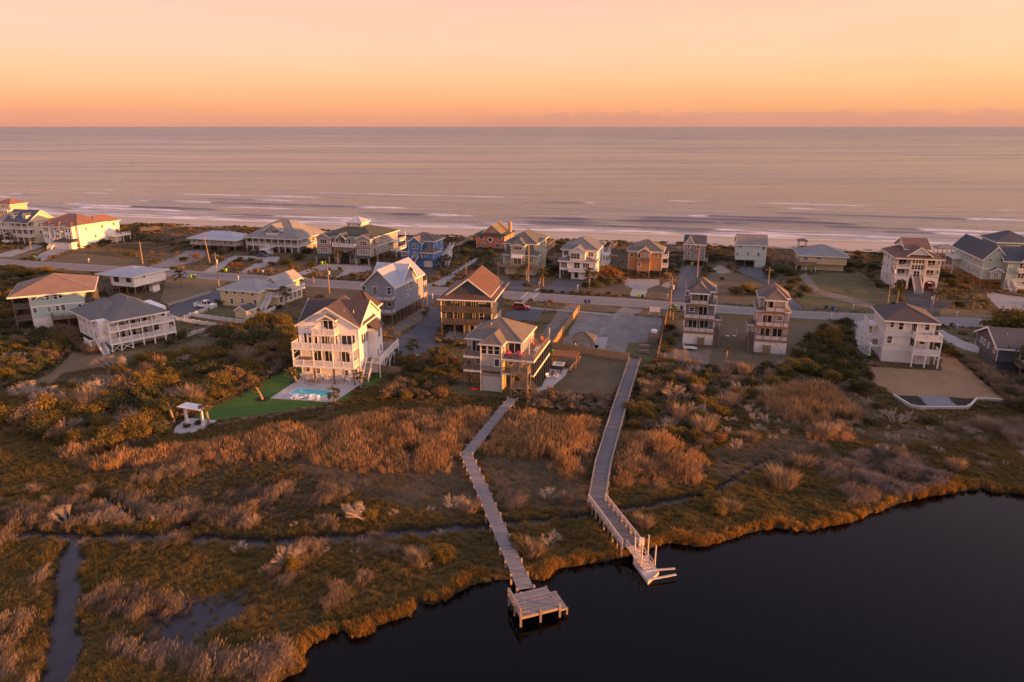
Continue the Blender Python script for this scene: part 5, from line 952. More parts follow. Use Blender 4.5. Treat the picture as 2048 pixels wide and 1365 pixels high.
h.wall(-15.6, -9.2, 2.4, 7, 6.6, 8.7, paint((.33, .33, .34), .2), 'dormer_wall'); h.gab(-15.9, -8.9, 2.1, 9.5, 8.5, 2.2, RGN, 'y', paint((.33, .33, .34), .2), .5, .4, TR, name='dormer_roof'); h.fw([(832, 220)], 2.6, 1.6, '3', 2.4); h.deck(-14.9, -9.6, .9, 2.35, 6.3, TR, TR); h.rail([(-14.85, 2.3), (-14.85, .95), (-9.65, .95), (-9.65, 2.3)], 6.3, TR, gap=.14, bw=.09)
for i in range(7): h.win('f', 2.8, -21.8 + 3.2 * i, 4.2, 1.5, 1.5, '2'); h.win('f', 3.0, -20.4 + 3 * i, 1.3, 1.2, 1.0, '2')
[h.win('r', -.8, 5 + 3.4 * i, 4.2, 1.5, 1.5, '2') for i in range(4)]
h.stair((-12.6, -.1, 2.55), (-15.6, -2.2, 1.3), 1.3, TR, TR); h.stair((-10.4, -.1, 2.55), (-13.4, -2.9, 1.4), 1.3, TR, TR); h.stair((-12.6, -3.0, 1.35), (-8.9, -5.2, .05), 1.4, TR, TR); h.deck(-15.8, -12.4, -3.4, -1.8, 1.35, TR, TR, name='stair_landing')
# three-bay house with cupola
h = House('tan-grey three-storey house with dark green roof, white cupola and an arched entry between two bays', 'B', 1755, 540, -17)
TG = paint((.37, .33, .29), .18); TG2 = paint((.31, .29, .265), .18); RDG = shingle((.062, .066, .055)); h.wall(-20.6, .6, 2.2, 22, 3.0, 9.7, TG2, trim=TR); h.hip(-20.6, .6, 2.2, 22, 9.7, 3.6, RDG, .7, TR); h.wall(-15, -5, 1.0, 2.15, 0, 9.6, TG2, 'entry_wall')
h.wall(-13.6, -7.4, 9, 14.5, 11.6, 13.9, paint((.6, .56, .54)), 'cupola_wall'); h.hip(-13.6, -7.4, 9, 14.5, 13.9, 1.9, metal_roof((.5, .47, .48)), .5, TR, name='cupola_roof'); [h.win('f', 9, x, 12.9, .8, .6, '1') for x in (-12.6, -8.4)]
for x0, x1 in ((-21.2, -15.6), (-4.8, .6)):
    h.wall(x0, x1, 0, 4, 2.9, 9.4, TG, 'bay_wall', trim=TR); h.gab(x0, x1, -.1, 5, 9.4, 1.4, RDG, 'y', TG, .4, .3, TR, name='bay_roof'); h.part('awning', MB().prism([(x0 - .3, -1.6, 2.5), (x0 - .3, .1, 3.3), (x0 - .3, .1, 2.5)], (x1 - x0 + .6, 0, 0)), RDG); h.part('red_trim', MB().box(x0 - .1, x1 + .1, -.12, -.02, 5.9, 6.1), plain((.30, .07, .05))); h.win('f', 0, (x0 + x1) / 2, 4.7, 3.0, 1.7, 'grid'); h.win('f', 0, (x0 + x1) / 2, 7.8, 2.6, 1.5, '3'); h.post([(x0 + .1, -1.4), (x1 - .1, -1.4)], 0, 2.6, .3, paint((.45, .40, .36)))
h.deck(-14.6, -5.2, -.6, .95, 6.5, TR, TR); h.rail([(-14.5, .9), (-14.5, -.55), (-5.3, -.55), (-5.3, .9)], 6.5, TR, gap=.14, bw=.09); h.gab(-12.6, -9.4, -.3, 3, 9.5, 1.5, RDG, 'y', TG2, .3, .3, TR, name='entry_roof')
h.win('f', 1.0, -11, 8.0, 1.8, 2.2, '2'); [h.win('f', 1.0, x, 8.0, .9, 1.8, '1') for x in (-13.4, -8.2)]; [h.win('f', 1.0, x, 4.6, .9, 1.5, '1') for x in (-14, -6.6)]
a = MB(); a.prism([(-12.6, .9, 0), (-12.6, .9, 2.7)] + [(-10.6 - 2.0 * math.cos(t), .9, 2.7 + 1.3 * math.sin(t)) for t in np.linspace(.2, math.pi - .2, 9)] + [(-8.6, .9, 2.7), (-8.6, .9, 0)], (0, .08, 0)); h.part('archway', a, glass()); b = MB(); b.tube([(-12.7, .85, 0), (-12.7, .85, 2.7)] + [(-10.6 - 2.1 * math.cos(t), .85, 2.7 + 1.4 * math.sin(t)) for t in np.linspace(.2, math.pi - .2, 9)] + [(-8.5, .85, 2.7), (-8.5, .85, 0)], .14, 5); h.part('arch_trim', b, TR)
[h.win('r', .6, y, z, .7, .9, '1') for y in (6, 11, 14, 18) for z in (4.8, 7.9)]; h.band(-20.6, .6, 2.2, 22, 6.2, TR); h.posts(-20, .3, 6, 5, 21.5, 4, 0, 2.95, .3, WDG); h.deck(.7, 3.2, 15, 24, 6.2, TR, TR); h.rail([(.8, 15.05), (3.15, 15.05), (3.15, 24)], 6.2, TR, gap=.25); h.deck(.7, 3.2, 15, 24, 3.0, TR, TR); h.rail([(.8, 15.05), (3.15, 15.05), (3.15, 24)], 3.0, TR, gap=.25); h.post([(3.1, 15.2), (3.1, 23.8)], 0, 9.2, .2, TR)
# blue house
h = House('bright blue house with white trim, two garage doors and a long white stair between them', 'C', 485, 570, -17)
BLU = paint((.085, .19, .42), .17); RBN = shingle((.125, .10, .085)); h.wall(-10, 0.6, 3, 11.5, 3.4, 9.2, BLU, trim=TR); h.wall(-11.2, .4, 1.5, 11, 0, 3.35, BLU, 'ground_wall', trim=TR); h.hip(-10, .6, 3, 11.5, 9.2, 2.3, RBN, .6, TR); h.wall(-8.2, -3.2, .6, 4, 3.4, 8.8, BLU, 'bay_wall', trim=TR); h.gab(-8.2, -3.2, .5, 7, 8.8, 1.9, RBN, 'y', BLU, .4, .3, TR, name='bay_roof')
h.wall(-11.3, -8.3, .9, 5, 3.4, 5.4, BLU, 'side_wing', trim=TR); h.hip(-11.3, -8.3, .9, 5, 5.4, 1.1, RBN, .4, TR, name='wing_roof'); h.wall(-3.1, 1.6, 0, 5, 3.2, 5.5, BLU, 'side_wing', trim=TR); h.hip(-3.1, 1.6, 0, 5, 5.5, 2.4, RBN, .4, TR, name='wing_roof')
h.fw([(340, 357)], 1.9, 1.5, '3', .6); h.fw([(240, 425)], 1.8, 1.3, '2', .9); h.fw([(432, 430)], 2.0, 1.3, '2', 0); h.fw([(478, 335)], .8, 1.2, '1', 3); h.fw([(345, 445)], 1.3, 2.0, '2', .6, name='door'); h.garage(-10.6, -8.0, 1.5, 2.4, paint((.62, .58, .58))); h.garage(-2.8, .2, 1.5, 2.4, paint((.62, .58, .58))); [h.win('r', .6, y, z, .8, 1.1, '1') for y in (5.5, 9.5) for z in (5, 8)]
h.stair((-5.4, .4, 3.35), (-5.4, -6.2, .05), 2.0, wood((.10, .10, .10)), TR); h.deck(.7, 3.5, 9, 13, 3.3, TR, TR); h.rail([(.7, 9), (3.45, 9), (3.45, 13)], 3.3, TR, gap=.2); h.stair((3.0, 14.5, 6.2), (2.4, 9.2, 3.35), 1.4, TR, TR); h.stair((4.2, 9.5, 3.3), (4.2, 5.6, .05), 1.2, TR, TR)
# coral house
h = House('coral pink house with a dark green hip roof and a tall chimney near the dune', 'C', 1215, 400, -17)
COR = paint((.52, .20, .13), .17); h.wall(-12, 0, 0, 12.5, 0, 6.3, COR, trim=TR); RGN2 = shingle((.055, .065, .05)); h.hip(-12, 0, 0, 12.5, 6.3, 1.4, RGN2, .8, paint((.06, .08, .06)), ridge=5); h.gab(-9.6, -1.6, 1.0, 11.5, 6.8, 3.3, shingle((.16, .13, .075)), 'y', paint((.52, .25, .17)), .4, .5, TR, name='upper_roof'); h.part('chimney', MB().box(-.9, .3, 7.5, 9, 4, 10.4).box(-1.0, .4, 7.4, 9.1, 10.4, 10.6), paint((.55, .30, .2)))  # upper gable: low sun put into its shingle colour, warmer than the green
h.fw([(990, 270), (1170, 275), (1008, 342), (1150, 350)], 1.7, 1.3, '2'); d = MB().prism([(-7.0, -.06, 4.2), (-6.1, -.06, 5.1), (-5.2, -.06, 4.2), (-6.1, -.06, 3.3)], (0, .05, 0)); w_ = MB().prism([(-7.5, -.04, 4.2), (-6.1, -.04, 5.6), (-4.7, -.04, 4.2), (-6.1, -.04, 2.8)], (0, .035, 0)); fr = h.part('diamond_window', w_, TR); d.build('window_pane', glass(), fr); [h.win('r', 0, y, 4.4, .9, 1.2, '1') for y in (3, 6)]
# sage green house
h = House('sage green house with a grey-green hip roof, central tower bay and white garage doors', 'C', 1200, 635, -15)
SAG = paint((.36, .37, .27), .17); RS = shingle((.105, .105, .095)); h.wall(0, 10.6, 2.5, 19.5, 3.3, 10.5, SAG, trim=TR); h.wall(.2, 10.8, 1.5, 18, 0, 3.25, SAG, 'ground_wall', trim=TR); h.hip(0, 10.6, 2.5, 19.5, 10.5, 3.2, RS, .7, TR); h.wall(2.9, 7.4, -.4, 4, 3.4, 10.3, SAG, 'tower_wall', trim=TR); h.hip(2.9, 7.4, -.4, 9, 10.3, 2.0, RS, .4, TR, name='tower_roof')
for x0, x1 in ((-.2, 2.85), (7.45, 11.6)): h.wall(x0, x1, 1, 4, 3.4, 6.9, SAG, 'side_wing', trim=TR); h.hip(x0, x1, .9, 4.6, 6.9, 2.0, RS, .4, TR, name='wing_roof')
h.deck(-1.5, 14, -1.6, 0.9, 3.35, WDG, WDG); h.rail([(-1.45, .8), (-1.45, -1.55), (13.95, -1.55), (13.95, .8)], 3.35, WDG, gap=.25); h.post([(-1.4 + 3.06 * i, -1.5) for i in range(6)], 0, 3.0, .2, WDG)
h.fw([(1345, 365)], 2.6, 1.7, '3', -.4); h.fw([(1255, 352), (1480, 362)], 1.3, 1.7, '2', 2.5); h.fw([(1245, 475), (1470, 480)], 1.6, 1.8, 'grid', 1); h.fdoor([(1340, 495)], 2.6, 2.2, -.4); h.part('awning', MB().prism([(3.2, -1.7, 6.4), (3.2, -.45, 7.4), (3.2, -.45, 7.2), (3.2, -1.7, 6.2)], (3.9, 0, 0)), paint((.66, .63, .6)))
h.garage(.6, 3.8, 1.5, 2.6, paint((.64, .6, .58))); h.garage(7.2, 10.4, 1.5, 2.6, paint((.64, .6, .58))); [h.win('r', 10.6, y, z, .9, 1.3, '1') for y in (8, 13, 17) for z in (5.2, 8.6)]
# white house number ten
h = House('white house with grey hip roof and a gabled front bay, carport below and flagstone drive', 'D', 185, 575, -15, gz=0)
h.o; RW2 = shingle((.14, .14, .145)); h.wall(.4, 11.8, 3, 19, 2.9, 9.5, WT, trim=TR); h.hip(.4, 11.8, 3, 19, 9.5, 2.9, RW2, .6, TR); h.wall(0, 11.9, .6, 4, 2.9, 6.0, WT, 'lower_wall', trim=TR); h.hip(-.2, 12, .3, 6, 6.0, 1.2, RW2, .3, TR, name='lower_roof'); h.wall(3.5, 8.3, .4, 6, 6.2, 9.3, WT, 'bay_wall', trim=TR); h.gab(3.5, 8.3, .3, 9, 9.2, 1.6, RW2, 'y', WT, .4, .3, TR, name='bay_roof')
h.fw([(345, 355)], 2.9, 1.7, '3', .4); h.fw([(255, 325)], 1.5, 1.3, '2', 3); h.fw([(497, 338)], 1.6, 1.3, '2', 3); h.fw([(235, 440), (450, 450)], 2.0, 1.5, '3', .6); h.fw([(360, 445)], 1.8, 1.8, '2', .6); h.wall(4, 8.6, .8, 5, 0, 2.85, WT, 'ground_wall'); h.win('f', .8, 5.6, 1.4, 1.2, 2.0, 'one', name='door'); h.wall(9, 11.8, 4, 15, 0, 2.85, WT, 'ground_wall'); h.posts(.2, 11.7, 4, .8, 12, 3, 0, 2.88, .28, TR)
h.deck(3.2, 8.6, -.5, .55, 2.95, TR, TR); h.rail([(3.25, .5), (3.25, -.45), (8.55, -.45), (8.55, .5)], 2.95, TR, gap=.15); [h.win('r', 11.8, y, z, .8, 1.1, '1') for y in (6, 10, 14) for z in (4.4, 7.7)]; h.deck(11.9, 14.2, 14, 20, 6, TR, TR); h.rail([(11.95, 14), (14.15, 14), (14.15, 20)], 6, TR, gap=.2); h.deck(11.9, 14.2, 14, 20, 3, TR, TR); h.rail([(11.95, 14), (14.15, 14), (14.15, 20)], 3, TR, gap=.2); h.stair((13, 13.8, 5.9), (13, 9.5, 3.0), 1.1, TR, TR); h.post([(14.1, 14.1), (14.1, 19.8)], 0, 8.8, .2, TR)
# tan house
h = House('orange-tan house with a grey-green hip roof and a projecting middle bay on crossed timber legs', 'D', 850, 555, -15)
TAN = paint((.40, .215, .10), .17); h.wall(0, 10.9, 1, 11, 2.3, 8.7, TAN, trim=TR); h.hip(0, 10.9, 1, 11, 8.7, 3.1, shingle((.125, .12, .10)), .6, TR); h.wall(3.3, 7.2, -.6, 3, 2.2, 8.8, TAN, 'bay_wall', trim=TR); h.gab(3.3, 7.2, -.7, 5, 8.7, 1.3, shingle((.125, .12, .10)), 'y', TAN, .4, .3, TR, name='bay_roof'); h.fw([(895, 340), (1133, 347)], .9, 1.0, '1', 1); h.fw([(1032, 350)], 1.6, 1.3, 'grid', -.6); h.fw([(968, 350), (970, 437)], .8, 1.4, 'one', -.6); h.deck(3.3, 7.2, -1.7, -.7, 5.9, WDG, WDG); h.rail([(3.35, -.7), (3.35, -1.65), (7.15, -1.65), (7.15, -.7)], 5.9, WDG, gap=.2)
h.posts(.2, 10.7, 4, 1.2, 10.8, 3, 0, 2.25, .3, WDD); h.post([(3.4, -.5), (7.1, -.5)], 0, 2.15, .28, WDG); h.brace([((3.4, -.6, .1), (7.1, -.6, 2.1)), ((3.4, -.6, 2.1), (7.1, -.6, .1))], .2, WDG)
for z in (3.6, 6.6): h.deck(11, 12.8, 2, 9, z, TR, TR); h.rail([(11, 2.05), (12.75, 2.05), (12.75, 9)], z, TR, gap=.2)
h.post([(12.7, 2.1), (12.7, 8.9)], 0, 8.5, .2, WDG)
# mauve cottage, pale blue house
h = House('small tall mauve-grey house with a dark cross-gabled roof and a gravel drive', 'D', 1395, 440, -15)
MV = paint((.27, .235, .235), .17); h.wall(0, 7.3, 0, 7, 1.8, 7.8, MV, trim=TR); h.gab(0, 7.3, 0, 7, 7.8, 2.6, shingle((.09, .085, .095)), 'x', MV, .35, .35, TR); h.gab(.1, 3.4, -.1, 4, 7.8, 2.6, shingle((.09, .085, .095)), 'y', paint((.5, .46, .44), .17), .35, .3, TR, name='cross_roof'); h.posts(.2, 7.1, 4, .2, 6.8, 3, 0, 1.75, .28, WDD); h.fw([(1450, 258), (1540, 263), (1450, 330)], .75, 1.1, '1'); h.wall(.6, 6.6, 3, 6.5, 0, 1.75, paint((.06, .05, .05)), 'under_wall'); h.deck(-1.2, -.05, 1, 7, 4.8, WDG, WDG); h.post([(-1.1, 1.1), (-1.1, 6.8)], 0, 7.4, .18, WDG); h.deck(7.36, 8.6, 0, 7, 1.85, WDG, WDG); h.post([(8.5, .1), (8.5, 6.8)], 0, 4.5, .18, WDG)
h = House('pale ice-blue house with a broad tan-grey roof raised over an open carport', 'E', 680, 455, -14)
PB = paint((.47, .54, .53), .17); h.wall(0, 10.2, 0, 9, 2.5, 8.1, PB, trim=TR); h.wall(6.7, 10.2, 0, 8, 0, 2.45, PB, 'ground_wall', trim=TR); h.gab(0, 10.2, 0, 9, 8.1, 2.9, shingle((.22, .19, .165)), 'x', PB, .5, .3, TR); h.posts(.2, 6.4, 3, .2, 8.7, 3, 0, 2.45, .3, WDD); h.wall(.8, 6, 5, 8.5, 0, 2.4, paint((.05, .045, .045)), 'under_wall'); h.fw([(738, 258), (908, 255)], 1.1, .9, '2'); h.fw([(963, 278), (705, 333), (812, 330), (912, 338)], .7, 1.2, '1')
# low yellow house
h = House('low pale yellow house with wide grey hip roof and timber deck over its carport', 'E', 1310, 490, -14)
h.wall(0, 14.8, 0, 13, 2.3, 5.2, YL, trim=TR); h.wall(4, 14.4, 1.5, 12, 0, 2.25, YL, 'ground_wall'); h.hip(-.2, 15, 0, 14, 5.2, 3.0, shingle((.215, .205, .20)), .6, TR); h.fw([(1373, 377), (1500, 373)], 1.3, .9, '2'); [h.win('l', 0, y, 3.9, .9, 1.1, '1') for y in (2, 5, 9)]; h.deck(-1.5, 5, -1.8, -.06, 2.3, WDB, WDB); h.rail([(-1.45, -.1), (-1.45, -1.75), (4.95, -1.75)], 2.3, WDB, gap=.12, bw=.09); h.deck(-1.5, -.06, 0, 12, 2.3, WDB, WDB); h.rail([(-1.45, 0), (-1.45, 12)], 2.3, WDB, gap=.2); h.posts(-1.4, 4.9, 3, -1.7, -1.7, 1, 0, 2, .22, TR); h.garage(.4, 3.6, .05, 2.1, paint((.6, .55, .48)))
# brown roofed house with arches
h = House('white house with a brown tiered roof, two arched carports and a stair up between them', 'F', 770, 680, -14)
RBR = shingle((.155, .09, .065)); CW = paint((.66, .63, .59), .17); h.wall(0, 11.8, 2.2, 16, 3.4, 9.9, CW, trim=TR); h.hip(0, 11.8, 0, 16, 9.9, 3.2, RBR, .9, TR, ridge=5.6); h.gab(2.6, 9.4, 3.5, 15, 12.2, 2.5, RBR, 'x', CW, .5, .4, TR, name='top_roof'); h.gab(2.9, 8.9, -.1, 8, 10.9, 2.3, RBR, 'y', CW, .5, .3, TR, name='front_roof')
h.wall(4.1, 8.0, .9, 2.15, 4.1, 11.0, CW, 'entry_wall', trim=TR)
[h.win('f', .9, 4.75 + .85 * i, z, .6, 1.2, '1') for i in range(4) for z in (7.0, 8.9)]; [h.win('f', .9, x, 10.4, 1.1, .7, '1') for x in (5.2, 6.9)]; h.win('f', .9, 6.0, 5.0, 1.6, 1.7, '2', name='door')
for z in (4.0, 7.0):
    for x0 in (0, 8.0): h.deck(x0, x0 + 3.9, 0, 2.15, z, TR, TR); h.rail([(x0 + .05, 2.1), (x0 + .05, .05), (x0 + 3.85, .05), (x0 + 3.85, 2.1)], z, TR, gap=.16, bw=.07); h.win('f', 2.2, x0 + 2, z + 1.1, 2.0, 1.9, '2')
h.post([(.1, .1), (3.8, .1), (8.1, .1), (11.8, .1)], 3.7, 9.8, .3, TR)
for x0 in (0, 8.0):
    arc = [(x0 + 1.95 - 1.5 * math.cos(t), .0, 2.2 + 1.1 * math.sin(t)) for t in np.linspace(0, math.pi, 10)]; h.part('arch', MB().prism([(x0 - .05, 0, 0), (x0 - .05, 0, 3.7), (x0 + 3.95, 0, 3.7), (x0 + 3.95, 0, 0), (x0 + 3.45, 0, 0)] + arc[::-1] + [(x0 + .45, 0, 0)], (0, .3, 0)), CW); h.wall(x0 + .1, x0 + 3.8, 8, 15, 0, 3.4, paint((.2, .17, .15)), 'carport_wall')
h.wall(-.05, .1, .4, 16, 0, 3.4, CW, 'side_wall'); h.stair((6.0, .8, 4.0), (6.0, -4.4, .05), 2.2, paint((.58, .52, .48)), TR); [h.win('l', 0, y, z, .8, 1.2, '1') for y in (5, 10, 14) for z in (5.6, 8.6)]; h.wall(-1.6, -.06, 8, 10, 2.8, 4.0, TR, 'equipment_box')
# mint house at the right edge
h = House('large mint green house with dark slate roofs and a carport at the right edge', 'F', 1650, 660, -14)
MT = paint((.40, .48, .42), .17); RSL = shingle((.072, .075, .085)); h.wall(-1.2, 14, 0, 26, 2.6, 9.2, MT, trim=TR); h.gab(-1.2, 5, 0, 27, 9.2, 3.6, RSL, 'y', MT, .6, .5, TR); h.gab(3.5, 16, -2.1, 8, 9.2, 3.4, RSL, 'x', MT, .6, .4, TR, name='cross_roof'); h.wall(4.8, 14.5, -2.0, -.05, 0, 9.2, MT, 'front_wing', trim=TR); h.wall(5, 15, 9, 22, 9.25, 13.0, MT, 'upper_wall', trim=TR); h.hip(5, 15, 9, 22, 13.0, 2.8, RSL, .7, TR, name='upper_roof'); h.gab(8, 13.4, -3.4, 6, 9.6, 3.0, RSL, 'y', MT, .6, .4, TR, name='front_roof')
h.wall(1.0, 3.8, -1.0, -.05, 3.0, 5.4, MT, 'bay_wall', trim=TR); h.gab(.7, 4.1, -1.4, .3, 5.4, 1.0, RSL, 'y', MT, .3, .2, TR, name='bay_roof'); h.win('f', -1.0, 2.4, 4.1, 1.2, 1.5, 'grid'); h.fw([(1720, 393), (1830, 393)], .7, .7, '1'); h.win('f', -2.0, 6.6, 2.0, .7, .7, '1')
[h.win('f', -2.05, 8.2 + .95 * i, z, .75, 1.4, '1') for i in range(5) for z in (4.6, 7.6)]; h.deck(7.4, 14.4, -3.6, -2.06, 5.9, TR, TR); h.rail([(7.45, -2.1), (7.45, -3.55), (14.3, -3.55)], 5.9, TR, gap=.16); h.posts(-1, 4.6, 3, .2, 25.6, 6, 0, 2.55, .28, WDG); h.band(-1.2, 14, 0, 26, 5.9, TR); [h.win('l', -1.2, y, z, .7, 1.3, '1') for y in (3, 6, 11, 15, 20, 24) for z in (4.2, 7.6)]; h.stair((6.2, -2.1, 2.4), (6.2, -5.4, .05), 1.6, TR, TR); h.deck(7.2, 14, -5, -2.06, 1.5, TR, TR); h.rail([(7.25, -2.1), (7.25, -4.95), (14, -4.95)], 1.5, TR, gap=.2); h.win('f', -2.0, 10, 1.8, 1.6, 2.0, 'one'); h.deck(-3.6, -1.3, 18, 26, 5.9, TR, TR); h.rail([(-1.4, 18), (-3.55, 18), (-3.55, 26)], 5.9, TR, gap=.25); h.post([(-3.5, 18.1), (-3.5, 25.9)], 0, 8.8, .22, TR)
# ================================================================== PIERS, FENCES, POLES AND YARD STRUCTURES
PLK = wood((.225, .195, .185)); PLK2 = wood((.145, .135, .14)); PIL = wood((.30, .235, .185))
def plank_mesh(w, l, t, mat): return MB().box(-w / 2, w / 2, -l / 2, l / 2, -t, 0).mesh('plank', mat)
def pier(label, path, width, z, pl, mat, posts_every, post_z, group=None, sag=0, nmax=300):
    """a boardwalk: planks laid one by one along a path, stringers below and paired posts"""
    o = empty('boardwalk', (path[0][0], path[0][1], 0), 0, label, 'boardwalk', group); ox, oy = path[0]; count = 0; rest = MB(); st = MB(); me = plank_mesh(width, pl * .94, .05, mat)
    pm_ = MB().box(-.11, .11, -.11, .11, -1.6, post_z).mesh('piling', PIL); L_ = sum(math.hypot(b[0] - a[0], b[1] - a[1]) for a, b in zip(path, path[1:])); d = 0; nxt = 0
    for (ax, ay), (bx, by) in zip(path, path[1:]):
        l = math.hypot(bx - ax, by - ay); ux, uy = (bx - ax) / l, (by - ay) / l; n = int(l / pl); a = math.atan2(uy, ux) - math.pi / 2
        for i in range(n):
            k = (i + .5) / n * l; x, y = ax + ux * k - ox, ay + uy * k - oy
            near = ay + uy * k < 118
            if count < nmax and near:
                q = link('plank', me, o, (x, y, z + rnd.uniform(-.012, .012)), a + rnd.uniform(-.012, .012)); q.scale.x = rnd.uniform(.985, 1.02); count += 1
            else: rest.add(MB().box(-width / 2, width / 2, -pl * .47, pl * .47, -.05, 0), Matrix.Translation((x, y, z)) @ Matrix.Rotation(a, 4, 'Z'))
        nx, ny = -uy, ux
        for s_ in (-1, 1): st.bar((ax - ox + nx * s_ * (width / 2 - .15), ay - oy + ny * s_ * (width / 2 - .15), z - .18), (bx - ox + nx * s_ * (width / 2 - .15), by - oy + ny * s_ * (width / 2 - .15), z - .18), .1, .25)
        m = max(1, round(l / posts_every))
        for i in range(m + 1):
            k = i / m * l
            for s_ in (-1, 1): link('piling', pm_, o, (ax + ux * k - ox + nx * s_ * (width / 2 + .07), ay + uy * k - oy + ny * s_ * (width / 2 + .07), z), a)
    st.build('stringer', PIL, o)
    if rest.v: r = rest.build('plank_run', mat, o); r['kind'] = 'stuff'
    return o
pa = pxs([(1025, 797), (990, 838), (933, 908)], .8) ; pa = [Z('X', 1025, 797, .8), Z('X', 1000, 826, .8), Z('X', 933, 909, .8)]; pe = Z('X', 1051, 1177, .8)
PA = pier('weathered boardwalk from the grey house bending to the square dock in the water', pa + [pe], 1.75, .8, .225, PLK, 2.6, .22)
dk = empty('dock_platform', (*Z('X', 1017, 1192, .8), 0), 0, 'square weathered dock platform at the end of the left boardwalk', 'dock'); c = [Z('X', *p, .8) for p in ((1017, 1190), (1092, 1172), (1117, 1207), (1040, 1233))]
o0 = c[0]; cl = [(x - o0[0], y - o0[1]) for x, y in c]; ang = math.atan2(cl[1][1] - cl[0][1], cl[1][0] - cl[0][0]); wd_ = math.hypot(*(np.array(cl[1]) - np.array(cl[0]))); dp = math.hypot(*(np.array(cl[3]) - np.array(cl[0]))); ax_ = np.array([math.cos(ang), math.sin(ang)]); ay_ = np.array([math.sin(ang), -math.cos(ang)])
npl = 24; pm2 = MB().box(0, wd_, -dp / npl * .47, dp / npl * .47, -.05, 0).mesh('plank', PLK)
for i in range(npl): p = ay_ * dp * (i + .5) / npl; q = link('plank', pm2, dk, (p[0], p[1], .82 + rnd.uniform(-.012, .012)), ang); q.scale.x = rnd.uniform(.99, 1.01)
def dl(u, v): p = ax_ * u * wd_ + ay_ * v * dp; return float(p[0]), float(p[1])
def bar_(a, b, z0, z1, w, d): return MB().bar((*dl(*a), z0), (*dl(*b), z1), w, d)
for a, b in (((0, 0), (0, 1)), ((0, 1), (1, 1)), ((1, 1), (1, 0)), ((1, 0), (0, 0))): bar_(a, b, .66, .66, .08, .3).build('rim_beam', PIL, dk)
for u, v, t in ((0, .02, 1.75), (0, .5, 1.75), (.0, 1, 1.75), (.5, 1.01, 1.2), (1, 1.01, 1.3), (1.0, .5, .85), (1, 0, .85), (.33, .0, .85)): x, y = dl(u, v); MB().box(x - .11, x + .11, y - .11, y + .11, -1.5, t).build('piling', PIL, dk)
bar_((0, 0), (0, 1), 1.75, 1.75, .22, .05).build('handrail', PIL, dk); bar_((0, 0), (0, 1), 1.3, 1.3, .05, .12).build('rail_board', PIL, dk); bar_((0, .75), (.2, .82), 1.15, 1.15, .3, .05).build('bench_seat', PIL, dk); bar_((.06, .95), (.24, .95), 1.2, 1.2, .25, .05).build('bench_seat', PIL, dk)
pm3 = MB().box(0, .8, -dp / npl * .47, dp / npl * .47, -.05, 0).mesh('plank', PLK)
for i in range(4, npl): p = ax_ * (wd_ + .06) + ay_ * dp * (i + .5) / npl; link('step_plank', pm3, dk, (p[0], p[1], .5), ang)
for v in (.2, .98): bar_((1.02, v), (1.22, v), .38, .38, .08, .2).build('step_beam', PIL, dk); x, y = dl(1.2, v); MB().box(x - .09, x + .09, y - .09, y + .09, -1.5, .45).build('piling', PIL, dk)
# the long right boardwalk with rails
pb = [Z('X', 1270, 718, 1.0), Z('X', 1239, 815, 1.0), Z('X', 1206, 928, 1.0), Z('X', 1194, 1002, 1.0)]; pb2 = Z('X', 1262, 1092, 1.0)
PB_ = pier('long grey boardwalk with low kerb rails leading to the floating dock on the right', pb + [pb2], 2.25, 1.0, .25, PLK2, 3.0, .1)
for s_ in (-1, 1):
    e = []
    full = pb + [pb2]
    for i, p in enumerate(full):
        a = full[max(0, i - 1)]; b = full[min(len(full) - 1, i + 1)]; l = math.hypot(b[0] - a[0], b[1] - a[1]); e.append((p[0] + s_ * (b[1] - a[1]) / l * 1.12 - full[0][0], p[1] - s_ * (b[0] - a[0]) / l * 1.12 - full[0][1]))
    for (p, q) in list(zip(e, e[1:]))[:3]:
        MB().bar((*p, 1.28), (*q, 1.28), .2, .06).build('kerb_rail', PIL, PB_); n = max(2, int(math.hypot(q[0] - p[0], q[1] - p[1]) / 2.5))
        for i in range(n): k = i / n; MB().box(p[0] + (q[0] - p[0]) * k - .06, p[0] + (q[0] - p[0]) * k + .06, p[1] + (q[1] - p[1]) * k - .06, p[1] + (q[1] - p[1]) * k + .06, .9, 1.27).build('kerb_post', PIL, PB_)
    p, q = e[3], e[4]; rp = wood((.45, .36, .30))
    for zz in (2.0, 1.7, 1.4): MB().bar((*p, zz), (*q, zz), .08 if zz < 2 else .16, .1 if zz < 2 else .05).build('handrail', rp, PB_)
    for i in range(9): k = i / 8; x = p[0] + (q[0] - p[0]) * k; y = p[1] + (q[1] - p[1]) * k; MB().box(x - .08, x + .08, y - .08, y + .08, -1.5, 2.05).build('rail_post', rp, PB_)
g0 = pb2; g1 = Z('X', 1296, 1142, -.1); gw = empty('gangway', (g0[0], g0[1], 0), 0, 'short pale gangway with side rails sloping down from the right boardwalk', 'gangway'); rp = wood((.50, .42, .37)); d_ = (g1[0] - g0[0], g1[1] - g0[1]); l = math.hypot(*d_); nx, ny = -d_[1] / l, d_[0] / l
for i in range(16): k = (i + .5) / 16; link('plank', plank_mesh(1.2, l / 16 * .92, .05, rp), gw, (d_[0] * k, d_[1] * k, 1.0 - .85 * k), math.atan2(d_[1], d_[0]) - math.pi / 2)
for s_ in (-1, 1):
    for zz in (.95, .5): MB().bar((nx * s_ * .62, ny * s_ * .62, 1 + zz), (d_[0] + nx * s_ * .62, d_[1] + ny * s_ * .62, .15 + zz), .06).build('handrail', rp, gw)
    for i in range(6): k = i / 5; MB().bar((d_[0] * k + nx * s_ * .62, d_[1] * k + ny * s_ * .62, .9 - .85 * k), (d_[0] * k + nx * s_ * .62, d_[1] * k + ny * s_ * .62, 1.95 - .85 * k), .07).build('rail_post', rp, gw)
